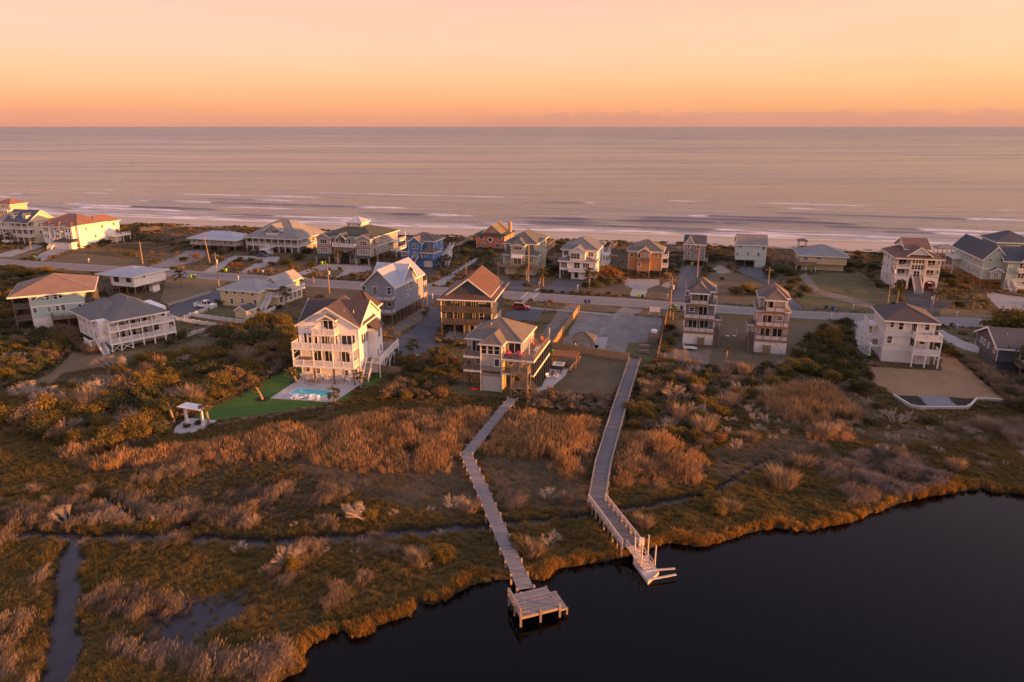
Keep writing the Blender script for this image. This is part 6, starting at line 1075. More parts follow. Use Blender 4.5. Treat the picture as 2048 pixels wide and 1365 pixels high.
pts = [Z('X', *p, -.05) for p in ((1266, 1124), (1292, 1112), (1318, 1145), (1296, 1166))]; fd = empty('floating_dock', (*pts[0], 0), 0, 'small pale floating dock with kayak launch rails in the dark water', 'dock'); rl = [(x - pts[0][0], y - pts[0][1]) for x, y in pts]
MB().prism([(x, y, -.4) for x, y in rl], (0, 0, .42)).build('float', paint((.5, .44, .40)), fd)
for i in range(10): k0, k1 = (i + .06) / 10, (i + .94) / 10; a, b = lerp2(rl[0], rl[3], k0), lerp2(rl[1], rl[2], k0); c_, d2 = lerp2(rl[1], rl[2], k1), lerp2(rl[0], rl[3], k1); MB().prism([(*a, .024), (*b, .024), (*c_, .024), (*d2, .024)], (0, 0, .05)).build('plank', rp, fd)
for (u0, v0), (u1, v1) in (((1290, 1142), (1350, 1139)), ((1296, 1160), (1352, 1151))): a, b = Z('X', u0, v0, .1), Z('X', u1, v1, .1); MB().bar((a[0] - pts[0][0], a[1] - pts[0][1], .1), (b[0] - pts[0][0], b[1] - pts[0][1], .2), .22, .12).build('launch_rail', rp, fd)
for u, v, t in ((1268, 1124, 2.9), (1282, 1139, 2.9), (1295, 1117, 2.8), (1309, 1138, 2.8)): a = Z('X', u, v, -.3); a = (a[0] - pts[0][0], a[1] - pts[0][1]); MB().tube([(*a, -1.8), (*a, t)], .085, 8).build('piling', paint((.52, .47, .43)), fd)
bx = Z('X', 1279, 1080, 1.6); tag(MB().box(-.3, .3, -.25, .25, 0, .75).build('dock_box', paint((.66, .6, .55))), 'pale utility box on the last rail post of the right boardwalk', 'dock box').location = (bx[0] + .25, bx[1] - .1, 1.06)

def picket(label, pts, hgt, mat, name='picket_fence', cat='fence', gap=.16, w=.09, post=2.4, solid=False, rails=(.2, .85), cap=True):
    o = empty(name, (pts[0][0], pts[0][1], 0), 0, label, cat); b = MB(); r = MB(); ox, oy = pts[0]; pm_ = MB().box(-.075, .075, -.075, .075, 0, hgt + .12).mesh('fence_post', mat)
    for (ax, ay), (bx_, by) in zip(pts, pts[1:]):
        l = math.hypot(bx_ - ax, by - ay); n = max(1, round(l / post)); ux, uy = (bx_ - ax) / l, (by - ay) / l
        for i in range(n + 1): link('fence_post', pm_, o, (ax - ox + ux * l * i / n, ay - oy + uy * l * i / n, 0), math.atan2(uy, ux))
        for f in rails: r.bar((ax - ox, ay - oy, hgt * f), (bx_ - ox, by - oy, hgt * f), .06, .1)
        m = int(l / gap)
        for i in range(m): k = (i + .5) / m * l; x, y = ax - ox + ux * k, ay - oy + uy * k; b.bar((x, y, .06), (x, y, hgt * rnd.uniform(.98, 1.0)), w, .03, up=(ux, uy, 0)) if not solid else b.add(MB().box(-w / 2, w / 2, -.015, .015, .04, hgt * rnd.uniform(.97, 1.02)), Matrix.Translation((x, y, 0)) @ Matrix.Rotation(math.atan2(uy, ux), 4, 'Z'))
    r.build('fence_rail', mat, o)
    if b.v: q = b.build('fence_board' if solid else 'picket', mat, o); q['kind'] = 'stuff'
    return o
FW = wood((.35, .235, .125)); WP = paint((.68, .65, .63))
picket('honey-coloured board fence between the gravel track and the gravel lot', pxs([(1159, 622), (1104, 699)]), 1.8, FW, 'board_fence', gap=.16, w=.15, solid=True)
picket('honey-coloured board fence across the bottom of the gravel lot', pxs([(1104, 699), (1256, 723)]), 1.8, FW, 'board_fence', gap=.16, w=.15, solid=True)
picket('honey-coloured board fence on the far side of the gravel lot by the tower house', pxs([(1334, 634), (1314, 722)]), 1.8, FW, 'board_fence', gap=.16, w=.15, solid=True)
picket('dark wire fence with timber posts between the lawn and the right boardwalk', pxs([(1256, 723), (1240, 772), (1216, 850), (1205, 880)]), 1.2, WDG, 'wire_fence', gap=9, post=2.2)
picket('low timber fence from the hot tub corner up to the board fence', pxs([(1140, 745), (1160, 722)]), 1.1, PIL, 'rail_fence', gap=9, post=1.5)
picket('short timber gate fence beside the pool house stair', ZP('H', [(1450, 880), (1715, 920)]), 1.7, wood((.27, .185, .12)), 'board_fence', gap=.16, w=.15, solid=True)
picket('white picket fence along the asphalt side of the yellow house yard', pxs([(369, 640), (434, 615)]), 1.1, WP, gap=.14); picket('white picket fence along the front of the yellow house yard, ending by the shed', ZP('B', [(0, 1040), (260, 1078), (530, 1112), (740, 1020), (930, 925)]), 1.1, WP, gap=.14)
picket('white picket fence running from the deck house toward the clipped round bush', pxs([(352, 642), (400, 650), (445, 656)]), 1.1, WP, gap=.14); picket('white picket fence rising from the deck house lawn to the clipped round bush', pxs([(376, 674), (420, 662), (446, 655)]), 1.1, WP, gap=.14)
picket('low grey bulkhead fence along the asphalt yard left of the yellow house', ZP('A', [(1640, 1140), (2060, 1008)]), .9, wood((.36, .335, .32)), 'bulkhead_fence', gap=.16, w=.15, solid=True, post=2.2)
picket('low rail fence with timber posts across the tan field right of the yellow beach house', ZP('F', [(440, 555), (560, 640), (660, 760)]), .8, WDG, 'rail_fence', gap=9, post=1.8); picket('dark metal fence along the mulch edge of the green turf', pxs([(576, 742), (540, 758), (480, 793), (430, 814), (385, 836)]), 1.1, paint((.02, .02, .02)), 'metal_fence', gap=.25, w=.03, post=2.2)
picket('white rail fence on the dune behind the white beach house with the carport', ZP('D', [(650, 365), (750, 370)]), 1.1, WP, gap=.2)

# utility poles and wires
def pole(u, v, hgt, label, arm=True, can=False, lean=0, lamp=False):
    p = G(u, v); o = empty('utility_pole', (p[0], p[1], 0), R(-15), label, 'utility pole', 'utility poles along the road'); m = wood((.30, .215, .155)); MB().tube([(0, 0, -.3), (lean * .5, 0, hgt / 2), (lean, 0, hgt)], [.19, .16, .13], 8).build('mast', m, o)
    if arm: MB().box(lean - 1.1, lean + 1.1, -.1, .0, hgt - .9, hgt - .76).build('crossarm', m, o); b = MB(); [b.tube([(lean + x, -.05, hgt - .76), (lean + x, -.05, hgt - .56)], .06, 6) for x in (-1.0, -.5, .5, 1.0)]; b.build('insulator', plain((.4, .4, .42)), o)['kind'] = 'stuff'
    if can: MB().tube([(lean + .42, -.1, hgt - 3.2), (lean + .42, -.1, hgt - 2.1)], .3, 10).build('transformer', plain((.42, .42, .43)), o)
    if lamp: MB().tube([(lean, 0, hgt - 1.5), (lean - .9, -.8, hgt - 1.1), (lean - 1.5, -1.3, hgt - 1.15)], .05, 5).build('lamp_arm', plain((.3, .3, .3)), o)
    return (p[0] + lean * .97, p[1], hgt)
tops = {}
for k, a in dict(a=(286, 530, 8.5, 'timber pole beside the road at the far left, before the dune scrub'), b=(420, 527, 10.8, 'leaning timber pole in front of the low grey cottage', True, False, -1.1), c=(438, 573, 10.6, 'timber pole with a small can on the near roadside left of the yellow house', True, True), d=(659, 587, 9.0, 'grey pole with a guy wire and can in front of the palm by the road', True, True), e=(757, 531, 10.3, 'sunlit timber pole at the corner of the tan-grey bay house'), f=(1057, 566, 12.5, 'tall thin timber pole before the sage green house', False),
                       g=(1339, 637, 11.0, 'timber pole with a grey transformer at the corner of the gravel lot', True, True), h=(1394, 557, 10.2, 'sunlit orange timber pole by the mauve house drive', False), i=(1534, 588, 8.0, 'timber pole rising behind the pale tower house'), j=(1774, 612, 12.5, 'tall timber pole by the palm of the arched house', True, True), k=(1862, 630, 5.5, 'short timber pole with a round sign at the arched house drive', False)).items(): tops[k] = pole(*a)
def wire(a, b, sag, label, dz=0, dx=0):
    p = [(a[0] + (b[0] - a[0]) * t + dx, a[1] + (b[1] - a[1]) * t, a[2] + (b[2] - a[2]) * t + dz - sag * 4 * t * (1 - t)) for t in np.linspace(0, 1, 14)]
    tag(MB().tube(p, .028, 4).build('power_line', plain((.10, .09, .085))), label, 'power line', 'power lines along the ocean side of the road')
seq = [('a', 'b'), ('b', 'e'), ('e', 'f'), ('f', 'h'), ('h', 'j'), ('g', 'h'), ('j', None)]
nmz = {'a': 'far left pole', 'b': 'leaning pole', 'e': 'bay house pole', 'f': 'sage house pole', 'h': 'mauve house pole', 'j': 'arched house pole', 'g': 'gravel lot pole', None: 'right edge'}
for s_, e_ in seq:
    A_ = tops[s_]; B_ = tops[e_] if e_ else (A_[0] + 75, A_[1] - 16, A_[2])
    for i, (dz, dx) in enumerate(((-.5, 0), (-2.2, .1), (-3.4, .2)) if s_ != 'g' else ((-1.2, 0), (-2.2, .1))): wire(A_, B_, 1.1, '%s thin wire between the %s and the %s' % (('upper', 'middle', 'lower')[i], nmz[s_], nmz[e_]), dz, dx)

# yard structures
def pavilion(z, X, Y, w, d, hh, rise, roofm, legm, label, name='pavilion', rot=-15, nleg=2):
    h = House(label, z, X, Y, rot, name=name, cat=name.replace('_', ' ')); h.hip(0, w, 0, d, hh, rise, roofm, .5, paint((.2, .16, .13))); h.post([(x, y) for x in np.linspace(.1, w - .1, nleg) for y in (.1, d - .1)], 0, hh, .2, legm); return h
h = pavilion('D', 330, 1265, 4.0, 3.6, 2.5, 1.3, shingle((.105, .09, .08)), wood((.10, .06, .04)), 'dark shingled pavilion with stone hearth in the gravel lot'); sheet('patio', [h.world(*p) for p in ((-.8, -.8), (5, -.8), (5, 4.4), (-.8, 4.4))], .05, CONC); sheet('patio_path', ZP('D', [(520, 1145), (670, 1145), (620, 1285), (540, 1285)]), .05, CONC)
h.part('hearth', MB().box(2.9, 3.6, .5, 1.2, 0, .55), plain((.3, .28, .26))); table(h, 1.4, 1.4, .06, 'round dark table under the shingled pavilion', GREYC); chair(h, .6, 1.4, .06, 90, CWHITE, 'pale chair under the pavilion, left of the table'); chair(h, 2.3, 1.2, .06, -90, GREYC, 'dark chair under the pavilion, right of the table')
h = pavilion('F', 1190, 385, 6.2, 4.5, 4.2, 1.2, shingle((.22, .20, .19)), wood((.24, .19, .155)), 'open timber gazebo on the dune beside the mint green house', 'gazebo', -14, 3); h.deck(-.4, 6.6, -.4, 4.9, 1.6, WDG, WDG); h.rail([(-.3, -.3), (6.5, -.3), (6.5, 4.8)], 1.6, WDG, gap=.3)
h = pavilion('E', 1300, 275, 3.0, 3.0, 3.0, .8, shingle((.09, .08, .08)), WDD, 'small dark-roofed beach shelter behind the low yellow house', 'beach_shelter', -14)
# hot tub pergola
h = House('orange-brown slatted pergola over the hot tub beside the grey house', 'I', 1440, 900, -15, name='pergola', cat='pergola'); PG = wood((.32, .12, .05))
h.post([(.1, .1), (5.0, .1), (.1, 3.4), (5.0, 3.4)], 0, 2.7, .18, PG); [h.part('beam', MB().box(-.2, 5.3, y, y + .12, 2.7, 2.95), PG) for y in (.1, 3.35)]
for i in range(18): h.part('slat', MB().box(-.1 + .3 * i, .08 + .3 * i, -.3, 3.8, 2.955, 3.03), PG)
sheet('stone_patio', ZP('I', [(1330, 1105), (1250, 1130), (1290, 1160), (1450, 1110), (1580, 1000), (1640, 900), (1420, 900), (1380, 1000)]), .045, CONCW, jit=.2)
w_ = Z('I', 1520, 905); t = empty('hot_tub', (w_[0], w_[1] + .8, .05), R(-15), 'square dark hot tub with pale rim and lit blue-green water under the pergola', 'hot tub'); MB().box(-1.15, 1.15, -1.15, 1.15, .0, .8).build('tub_wall', plain((.045, .045, .05)), t); b = MB(); [b.box(*q, .805, .95) for q in ((-1.15, 1.15, -1.15, -.85), (-1.15, 1.15, .85, 1.15), (-1.15, -.85, -.85, .85), (.85, 1.15, -.85, .85))]; b.build('tub_rim', plain((.66, .62, .6)), t); MB().box(-.85, .85, -.85, .85, .806, .88).build('tub_water', pm.m, t)
for i, (X, Y, a, c) in enumerate(((1400, 1010, 40, CWHITE), (1490, 1010, -30, CWHITE), (1450, 975, 0, GREYC), (1530, 955, -60, GREYC))): p = CEN.T(X, Y); chair(CEN, p[0], p[1], .06, a, c, ['white chair on the stone patio nearest the grey house', 'white chair on the stone patio below the hot tub', 'dark chair between the white ones and the hot tub', 'dark chair beside the hot tub'][i], 'chairs on the stone patio')
p = Z('I', 1420, 1195); f = empty('fish_cleaning_stand', (*p, 0), R(-15), 'brown post stand with a small table on the lawn beside the grey house', 'stand'); MB().box(-.1, .1, -.1, .1, 0, 1.5).build('post', WDG, f); MB().box(-.6, .6, -.4, .4, 1.5, 1.58).build('table_top', wood((.26, .13, .09)), f)
# white wedding-style pergola on its half round patio
ap = ZP('N', [(1015, 662), (1020, 640), (1038, 618), (1065, 598), (1110, 576), (1270, 590), (1235, 615), (1200, 640), (1130, 660), (1060, 672)]); sheet('half_round_patio', ap, .06, CONCW, 'pale patio with a rounded end at the turf corner', th=.05)
h = House('white flat-topped pergola on two stout columns at the corner of the turf', 'N', 1092, 602, -20, name='pergola', cat='pergola'); h.post([(.1, 0), (3.6, 0)], .06, 2.9, .38, TR, 'column'); h.post([(.1, 0), (3.6, 0)], .06, .4, .55, TR, 'column_base')
for y in (-.35, .35): h.part('beam', MB().box(-.6, 4.3, y - .07, y + .07, 2.91, 3.15), TR)
for i in range(17): h.part('slat', MB().box(-.55 + .29 * i, -.3 + .29 * i, -1.1, 1.1, 3.16, 3.26), TR)
# tank shed, sign, picnic tables and small things by the gravel lot
h = House('weathered boxy pump shed with a round pale tank on its top in the gravel lot', 'D', 1050, 1205, -15, name='pump_shed', cat='shed'); ws = wood((.20, .165, .145)); h.wall(0, 2.3, 0, 2.6, 0, 2.3, ws); bb = MB(); [bb.box(.03 + .23 * i, .24 + .23 * i, -.04, -.002, .05, 2.25) for i in range(10)]; h.part('board', bb, ws)['kind'] = 'stuff'; h.part('roof_slab', MB().box(-.1, 2.4, -.1, 2.7, 2.31, 2.42), plain((.08, .08, .09))); h.part('tank', MB().tube([(1.15, 1.3, 2.42), (1.15, 1.3, 2.95), (1.15, 1.3, 3.1)], [.75, .75, .45], 14), plain((.58, .57, .6)))
h = House('blank white sign board on two posts at the roadside of the gravel lot', 'D', 1065, 930, -15, name='sign', cat='sign'); h.post([(.05, 0), (2.7, 0)], 0, 2.3, .1, TR); h.part('board', MB().box(0, 2.75, -.1, -.055, 1.0, 2.35), paint((.74, .72, .72)))
def picnic(X, Y, z, label, a=-15):
    p = Z(z, X, Y); o = empty('picnic_table', (*p, 0), R(a), label, 'picnic table', 'picnic tables by the gravel lot'); m = wood((.27, .15, .13)); MB().box(-1.2, 1.2, -.4, .4, .7, .76).build('table_top', m, o); [MB().box(-1.2, 1.2, y - .14, y + .14, .4, .45).build('seat', m, o) for y in (-.75, .75)]; [MB().bar((x, -.75, 0), (x, .3, .7), .08).build('leg', m, o) for x in (-.9, .9)]; [MB().bar((x, .75, 0), (x, -.3, .7), .08).build('leg', m, o) for x in (-.9, .9)]
picnic(1020, 1250, 'D', 'reddish picnic table on the grass near the pump shed'); picnic(1015, 1300, 'D', 'reddish picnic table on the grass nearest the board fence')
h = House('white rail-sided trailer bed parked below the grey-blue tower house', 'D', 1400, 1270, -12, name='trailer', cat='trailer'); h.part('bed', MB().box(0, 2.9, 0, 1.4, .35, .42), paint((.6, .6, .62))); h.rail([(0, 1.4), (0, 0), (2.2, 0)], .42, paint((.7, .7, .7)), h=.5, gap=.25, bw=.1); [h.part('wheel', MB().tube([(x, -.05, .25), (x, -.2, .25)], .24, 10), plain((.02, .02, .02))) for x in (.9, 1.6)]
for i, (X, Y) in enumerate(((1850, 1135), (1915, 1135))): p = Z('D', X, Y); o = empty('post_swing', (*p, 0), R(-15), ['slim white post with a ground plate between the tower houses, left one', 'slim white post with a ground plate between the tower houses, right one'][i], 'post'); MB().box(-.06, .06, -.06, .06, 0, 2.0).build('post', TR, o); MB().box(-.9, -.1, -.25, .25, 0.01, .1).build('plate', TR, o)
p = Z('E', 1498, 480); o = empty('flag_pole', (*p, 0), R(-14), 'small flagpole with a red and white flag before the low yellow house', 'flag'); MB().tube([(0, 0, 0), (0, 0, 5.2)], .05, 6).build('pole', TR, o); MB().box(.06, 1.3, -.02, .02, 3.7, 5.1).build('flag', plain((.5, .05, .06)), o); MB().box(.06, .6, -.03, .03, 4.5, 5.1).build('flag_corner', plain((.35, .36, .5)), o)
def mailbox(u, v, label): p = G(u, v); o = empty('mailbox', (*p, 0), R(-105), label, 'mailbox', 'roadside mailboxes'); MB().box(-.06, .06, -.06, .06, 0, 1.05).build('post', TR, o); MB().prism([(-.25, -.12, 1.06), (.25, -.12, 1.06), (.25, -.12, 1.3), (0, -.12, 1.4), (-.25, -.12, 1.3)], (0, .28, 0)).build('box', TR, o)
for u, v, l in ((178, 525, 'white mailbox on the verge of the dune scrub, far left'), (526, 549, 'white mailbox at the ornamental grass bed before the grey porch house'), (477, 561, 'small white mailbox on the near verge behind the yellow house roof'), (1155, 579, 'white mailbox at the asphalt drive of the white carport house'), (865, 598, 'white mailbox post on the verge by the dark blue house'), (1335, 598, 'white mailbox cross post by the gravel lot pole'), (1662, 638, 'white mailbox on the verge before the dark thicket'), (1706, 619, 'white mailbox on the olive field across the road'), (1913, 634, 'white mailbox before the stone bed of the mint house'), (1913, 659, 'dark mailbox on the near verge by the plumed grass')): mailbox(u, v, l)
p = Z('C', 1555, 760); o = empty('crossing_sign', (*p, 0), R(-15), 'blue and white crossing sign with an orange pennant beside the crosswalk', 'sign'); MB().box(-.04, .04, -.04, .04, 0, 2.0).build('post', plain((.4, .4, .4)), o); MB().box(-.45, .45, -.07, -.045, .9, 1.5).build('board', plain((.12, .25, .5)), o); MB().box(-.42, .42, -.07, -.045, 1.52, 1.8).build('white_board', TR, o); MB().bar((.3, .1, 1.2), (.35, .1, 3.2), .3, .03).build('pennant', plain((.6, .2, .02)), o)
p = Z('F', 1138, 860); o = empty('round_sign', (*p, 0), R(-15), 'pale round road sign seen from behind at the arched house drive', 'sign'); MB().box(-.04, .04, -.04, .04, 0, 2.4).build('post', plain((.4, .4, .4)), o); MB().tube([(0, -.05, 2.9), (0, -.08, 2.9)], .45, 16).build('disc', plain((.5, .5, .52)), o)

# beach walkways over the dune
def walkway(label, a, b, w, z): 
    o = empty('dune_walkway', (*a, 0), 0, label, 'walkway', 'timber walkways over the dune'); d = (b[0] - a[0], b[1] - a[1]); l = math.hypot(*d); ux, uy = d[0] / l, d[1] / l; bm = MB().box(-w / 2, w / 2, 0, l, z - .12, z); q = bm.build('deck', WDG, o); q.rotation_euler = (0, 0, math.atan2(uy, ux) - math.pi / 2); r = MB()
    for s_ in (-1, 1):
        r.box(s_ * w / 2 - .05, s_ * w / 2 + .05, 0, l, z + .9, z + 1.0).box(s_ * w / 2 - .03, s_ * w / 2 + .03, 0, l, z + .45, z + .55)
        for i in range(int(l / 2.2) + 1): r.box(s_ * w / 2 - .06, s_ * w / 2 + .06, i * 2.2 - .06, i * 2.2 + .06, -.5, z + 1.0)
    q = r.build('railing', WDG, o); q.rotation_euler = (0, 0, math.atan2(uy, ux) - math.pi / 2)
W1 = 1.9
walkway('grey timber walkway over the dune beside the sage green house', Z('C', 1600, 420, W1), Z('C', 1690, 340, W1), 1.6, W1); walkway('timber walkway to the beach behind the white carport house', Z('D', 640, 320, W1), Z('D', 735, 235, W1), 1.6, W1); walkway('timber walkway to the beach between the sage house and the white carport house', Z('D', 40, 275, W1), Z('D', 130, 205, W1), 1.6, W1); walkway('broad timber walkway and deck behind the blue house', Z('C', 740, 350, W1), Z('C', 880, 275, W1), 2.4, W1); walkway('white-railed beach deck on the dune at the far left', Z('A', 1370, 395, 1.6), Z('A', 1560, 380, 1.6), 4.0, 1.6)
# ================================================================== PLANTS
def hgt_at(u, v, p):
    r = ray(u, v); t = p[1] / r[1]; return CAM_H + t * r[2]
for pp_, w_ in ((pa + [pe], 1.15), (pb + [pb2], 1.45)):
    for a, b in zip(pp_, pp_[1:]):
        l = math.hypot(b[0] - a[0], b[1] - a[1]); nx, ny = -(b[1] - a[1]) / l * w_, (b[0] - a[0]) / l * w_; KEEP_OUT.append([(a[0] - nx, a[1] - ny), (b[0] - nx, b[1] - ny), (b[0] + nx, b[1] + ny), (a[0] + nx, a[1] + ny)])
def free(x, y):
    ok = np.ones(x.shape, bool)
    for p in KEEP_OUT:
        q = np.asarray(p); m = (x > q[:, 0].min()) & (x < q[:, 0].max()) & (y > q[:, 1].min()) & (y < q[:, 1].max()) & ok
        if m.any(): i = np.where(m)[0]; ok[i[inpoly(x[i], y[i], p)]] = False
    return ok
def inframe(x, y, m=6.0):
    zc = y * math.cos(PITCH) + CAM_H * math.sin(PITCH); return np.abs(x) < zc * 1024 / FPX + m

# ---- leaf-level meshes
LEAFQ = [(-.5, 0, 0), (0, .18, .06), (.5, 0, 0), (0, -.18, .06)]
def shrub_mesh(name, seed, r, h, n, leaf, mat, lobes=9, core=None):
    """an uneven crown: leaf clusters spread over and inside many small lobes, with gaps between them"""
    g = np.random.RandomState(seed); L_ = np.stack([g.uniform(-.62, .62, lobes) * r, g.uniform(-.62, .62, lobes) * r, g.uniform(.28, .8, lobes) * h, g.uniform(.26, .5, lobes) * r], 1); m = n // lobes
    q = np.repeat(L_, m, 0); N = len(q); d = g.normal(size=(N, 3)); d /= np.linalg.norm(d, axis=1)[:, None]; d[:, 2] = np.abs(d[:, 2]) - .25; rr = q[:, 3] * np.where(g.rand(N) < .16, g.uniform(1.0, 1.6, N), g.uniform(.45, 1.1, N))
    c = q[:, :3] + d * rr[:, None] * (1, 1, .85); c[:, 2] = np.maximum(.06, c[:, 2]); nrm = lambda v: v / np.linalg.norm(v, axis=1)[:, None]
    a = nrm(d + g.normal(size=(N, 3)) * .55); t = nrm(np.cross(a, g.normal(size=(N, 3)))); bb = np.cross(a, t); s = (leaf * g.uniform(.6, 1.35, N))[:, None]
    V = np.stack([c + t * s * .5, c + bb * s * .3 + a * s * .1, c - t * s * .5, c - bb * s * .3 + a * s * .1], 1).reshape(-1, 3); v = V.tolist(); f = np.arange(N * 4).reshape(-1, 4).tolist(); mi = [0] * N
    for lx, ly, lz, lr in L_:
        for k in range(11):
            i = len(v); o = Vector((lx, ly, lz)) * .25 + Vector((0, 0, .05)); w_ = Vector(g.normal(size=3)); w_.z = abs(w_.z); e = Vector((lx, ly, lz)) + w_.normalized() * lr * g.uniform(.4, 1.75); sd = Vector((.022, .022, 0)); v += [tuple(o - sd), tuple(o + sd), tuple(e)]; f.append((i, i + 1, i + 2)); mi.append(1)
    v = [(p[0] - .28 * p[2] * r, p[1] + .06 * p[2] * r, p[2]) for p in v]      # crowns sheared by the sea wind
    me = bpy.data.meshes.new(name); me.from_pydata(v, [], f); me.materials.append(mat); me.materials.append(core or BARK); me.polygons.foreach_set('material_index', mi); me.update(); return me
BARK = wood((.13, .10, .08)); TWIG = leafmat('bare_twigs', (.26, .205, .165), (.37, .29, .235), (.46, .37, .31), .0); TWIGP = leafmat('pale_twigs', (.30, .25, .215), (.38, .32, .28), (.46, .39, .34), .0)
def bare_mesh(name, seed, h, spread, mat, depth=4, lean=(0, 0), n0=6, th=.045):
    g = random.Random(seed); b = MB()
    def grow(p, d, l, r, k):
        q = p + d * l; b.tube([p, q], [r, r * .62], 3, cap=False)
        if k == 0: return
        for i in range(3 if k > 1 else 4):
            e = (d + Vector((g.gauss(0, .5) * spread + lean[0] * .22, g.gauss(0, .5) * spread + lean[1] * .22, g.gauss(.12, .3)))).normalized(); grow(p + d * l * g.uniform(.45, 1), e, l * g.uniform(.55, .82), r * .6, k - 1)
    for i in range(n0): a = g.uniform(0, 6.28); grow(Vector((math.cos(a) * .15, math.sin(a) * .15, 0)), Vector((math.cos(a) * spread * .8 + lean[0], math.sin(a) * spread * .8 + lean[1], 1)).normalized(), h * .36, th, depth)
    return b.mesh(name, mat)
def blades_mesh(name, seed, n, h, spread, w, mat, droop=.3, plume=None, bias=(0, 0)):
    g = np.random.RandomState(seed); v = []; f = []; mi = []
    for k in range(n):
        a = g.uniform(0, 6.28); d = np.array([math.cos(a), math.sin(a)]) * g.uniform(.1, 1) * spread; hh = h * g.uniform(.6, 1.1); o = np.array([d[0] * .7, d[1] * .7, 0]); m = o + np.array([d[0] * .35 + bias[0] * .3, d[1] * .35 + bias[1] * .3, hh * .6]); t = o + np.array([d[0] * (.6 + droop) + bias[0], d[1] * (.6 + droop) + bias[1], hh * (1 - droop * .3)])
        s = np.array([-math.sin(a), math.cos(a), 0]) * w * .5; i = len(v); v += [tuple(o - s), tuple(o + s), tuple(m + s * .9), tuple(m - s * .9), tuple(t)]; f += [(i, i + 1, i + 2, i + 3), (i + 3, i + 2, i + 4)]; mi += [0, 0]
        if plume and g.rand() < plume[0]:
            for q in (0, 1):
                e = np.array([math.cos(a + q * 1.57), math.sin(a + q * 1.57), 0]) * plume[1] * .5; j = len(v); v += [tuple(t - e - [0, 0, plume[2] * .45]), tuple(t + e - [0, 0, plume[2] * .2]), tuple(t + [bias[0] * .2, bias[1] * .2, plume[2] * .6]), tuple(t - e * .6 + [0, 0, plume[2] * .1])]; f.append((j, j + 1, j + 2, j + 3)); mi.append(1)
    me = bpy.data.meshes.new(name); me.from_pydata(v, [], f); me.materials.append(mat); me.materials.append(mat if not plume else plume[3]); me.polygons.foreach_set('material_index', mi); me.update(); return me
M_MARSH = leafmat('marsh_grass_blades', (.095, .085, .024), (.165, .125, .038), (.25, .165, .056), .4)
M_SUNLIT_EDGE = leafmat('sunlit_edge_blades', (.16, .10, .022), (.30, .165, .036), (.42, .235, .06), .5)  # gold of the low sun put into the waterside blade colour
M_REED = leafmat('reed_blades', (.22, .125, .055), (.33, .195, .086), (.44, .285, .145), .38); M_PLUME = leafmat('reed_plumes', (.32, .20, .098), (.43, .27, .135), (.53, .36, .195), .45)
M_RUSH = leafmat('rush_blades', (.15, .11, .082), (.25, .185, .135), (.35, .27, .20), .42)
M_EVER = leafmat('evergreen_leaves', (.030, .040, .011), (.060, .066, .019), (.105, .095, .030), .2)
M_OLIVE = leafmat('olive_leaves', (.082, .075, .018), (.155, .118, .028), (.26, .165, .036), .4)
M_BROWN = leafmat('dry_brown_leaves', (.10, .066, .036), (.165, .108, .058), (.25, .165, .09), .2)
M_GREYL = leafmat('grey_green_leaves', (.17, .125, .08), (.26, .19, .122), (.36, .265, .175), .4)
M_RED = leafmat('rust_or_sunlit_leaves', (.13, .05, .015), (.22, .09, .025), (.30, .15, .04), .25)  # rust foliage; also holds painted sunlight for two orange bushes

# ---- stuff: grasses and ground cover laid out as instances on scattered points
def scatter(name, label, pts, protos, smin, smax, seed, hvar=None, turn=3.1416):
    pts = np.asarray(pts, np.float32); n = len(pts); g = np.random.RandomState(seed)
    me = bpy.data.meshes.new(name); me.vertices.add(n); me.vertices.foreach_set('co', pts.ravel())
    for nm, a in (('turn', g.uniform(-turn, turn, n)), ('size', g.uniform(smin, smax, n) * (1 if hvar is None else hvar)), ('pick', None)):
        if a is None:
            at = me.attributes.new(nm, 'INT', 'POINT'); at.data.foreach_set('value', g.randint(0, len(protos), n).astype(np.int32))
        else: at = me.attributes.new(nm, 'FLOAT', 'POINT'); at.data.foreach_set('value', a.astype(np.float32))
    o = link(name, me); tag(o, label, None, None, 'stuff')
    c = bpy.data.collections.new(name + '_sources')
    for i, m in enumerate(protos): c.objects.link(bpy.data.objects.new('%s_tuft' % name, m))
    t = bpy.data.node_groups.new(name + '_scatter', 'GeometryNodeTree'); t.interface.new_socket('Geometry', in_out='INPUT', socket_type='NodeSocketGeometry'); t.interface.new_socket('Geometry', in_out='OUTPUT', socket_type='NodeSocketGeometry')
    N = t.nodes.new; i_ = N('NodeGroupInput'); o_ = N('NodeGroupOutput'); ip = N('GeometryNodeInstanceOnPoints'); ci = N('GeometryNodeCollectionInfo'); ci.inputs['Collection'].default_value = c; ci.inputs['Separate Children'].default_value = True; ci.inputs['Reset Children'].default_value = True
    def at(nm, ty): q = N('GeometryNodeInputNamedAttribute'); q.data_type = ty; q.inputs['Name'].default_value = nm; return q.outputs['Attribute']
    cx = N('ShaderNodeCombineXYZ'); K = t.links.new; K(at('turn', 'FLOAT'), cx.inputs[2]); K(i_.outputs[0], ip.inputs['Points']); K(ci.outputs[0], ip.inputs['Instance']); ip.inputs['Pick Instance'].default_value = True; K(at('pick', 'INT'), ip.inputs['Instance Index']); K(cx.outputs[0], ip.inputs['Rotation']); K(at('size', 'FLOAT'), ip.inputs['Scale']); K(ip.outputs[0], o_.inputs[0])
    o.modifiers.new('scatter', 'NODES').node_group = t; return o
def cand(n, x0, x1, y0, y1, seed):
    g = np.random.RandomState(seed); x = g.uniform(x0, x1, n); y = g.uniform(y0, y1, n); m = inframe(x, y, 4); return x[m], y[m]
def inany(x, y, polys):
    m = np.zeros(x.shape, bool)
    for p in polys: m |= inpoly(x, y, p)
    return m
thick_all = list(THICK.values())
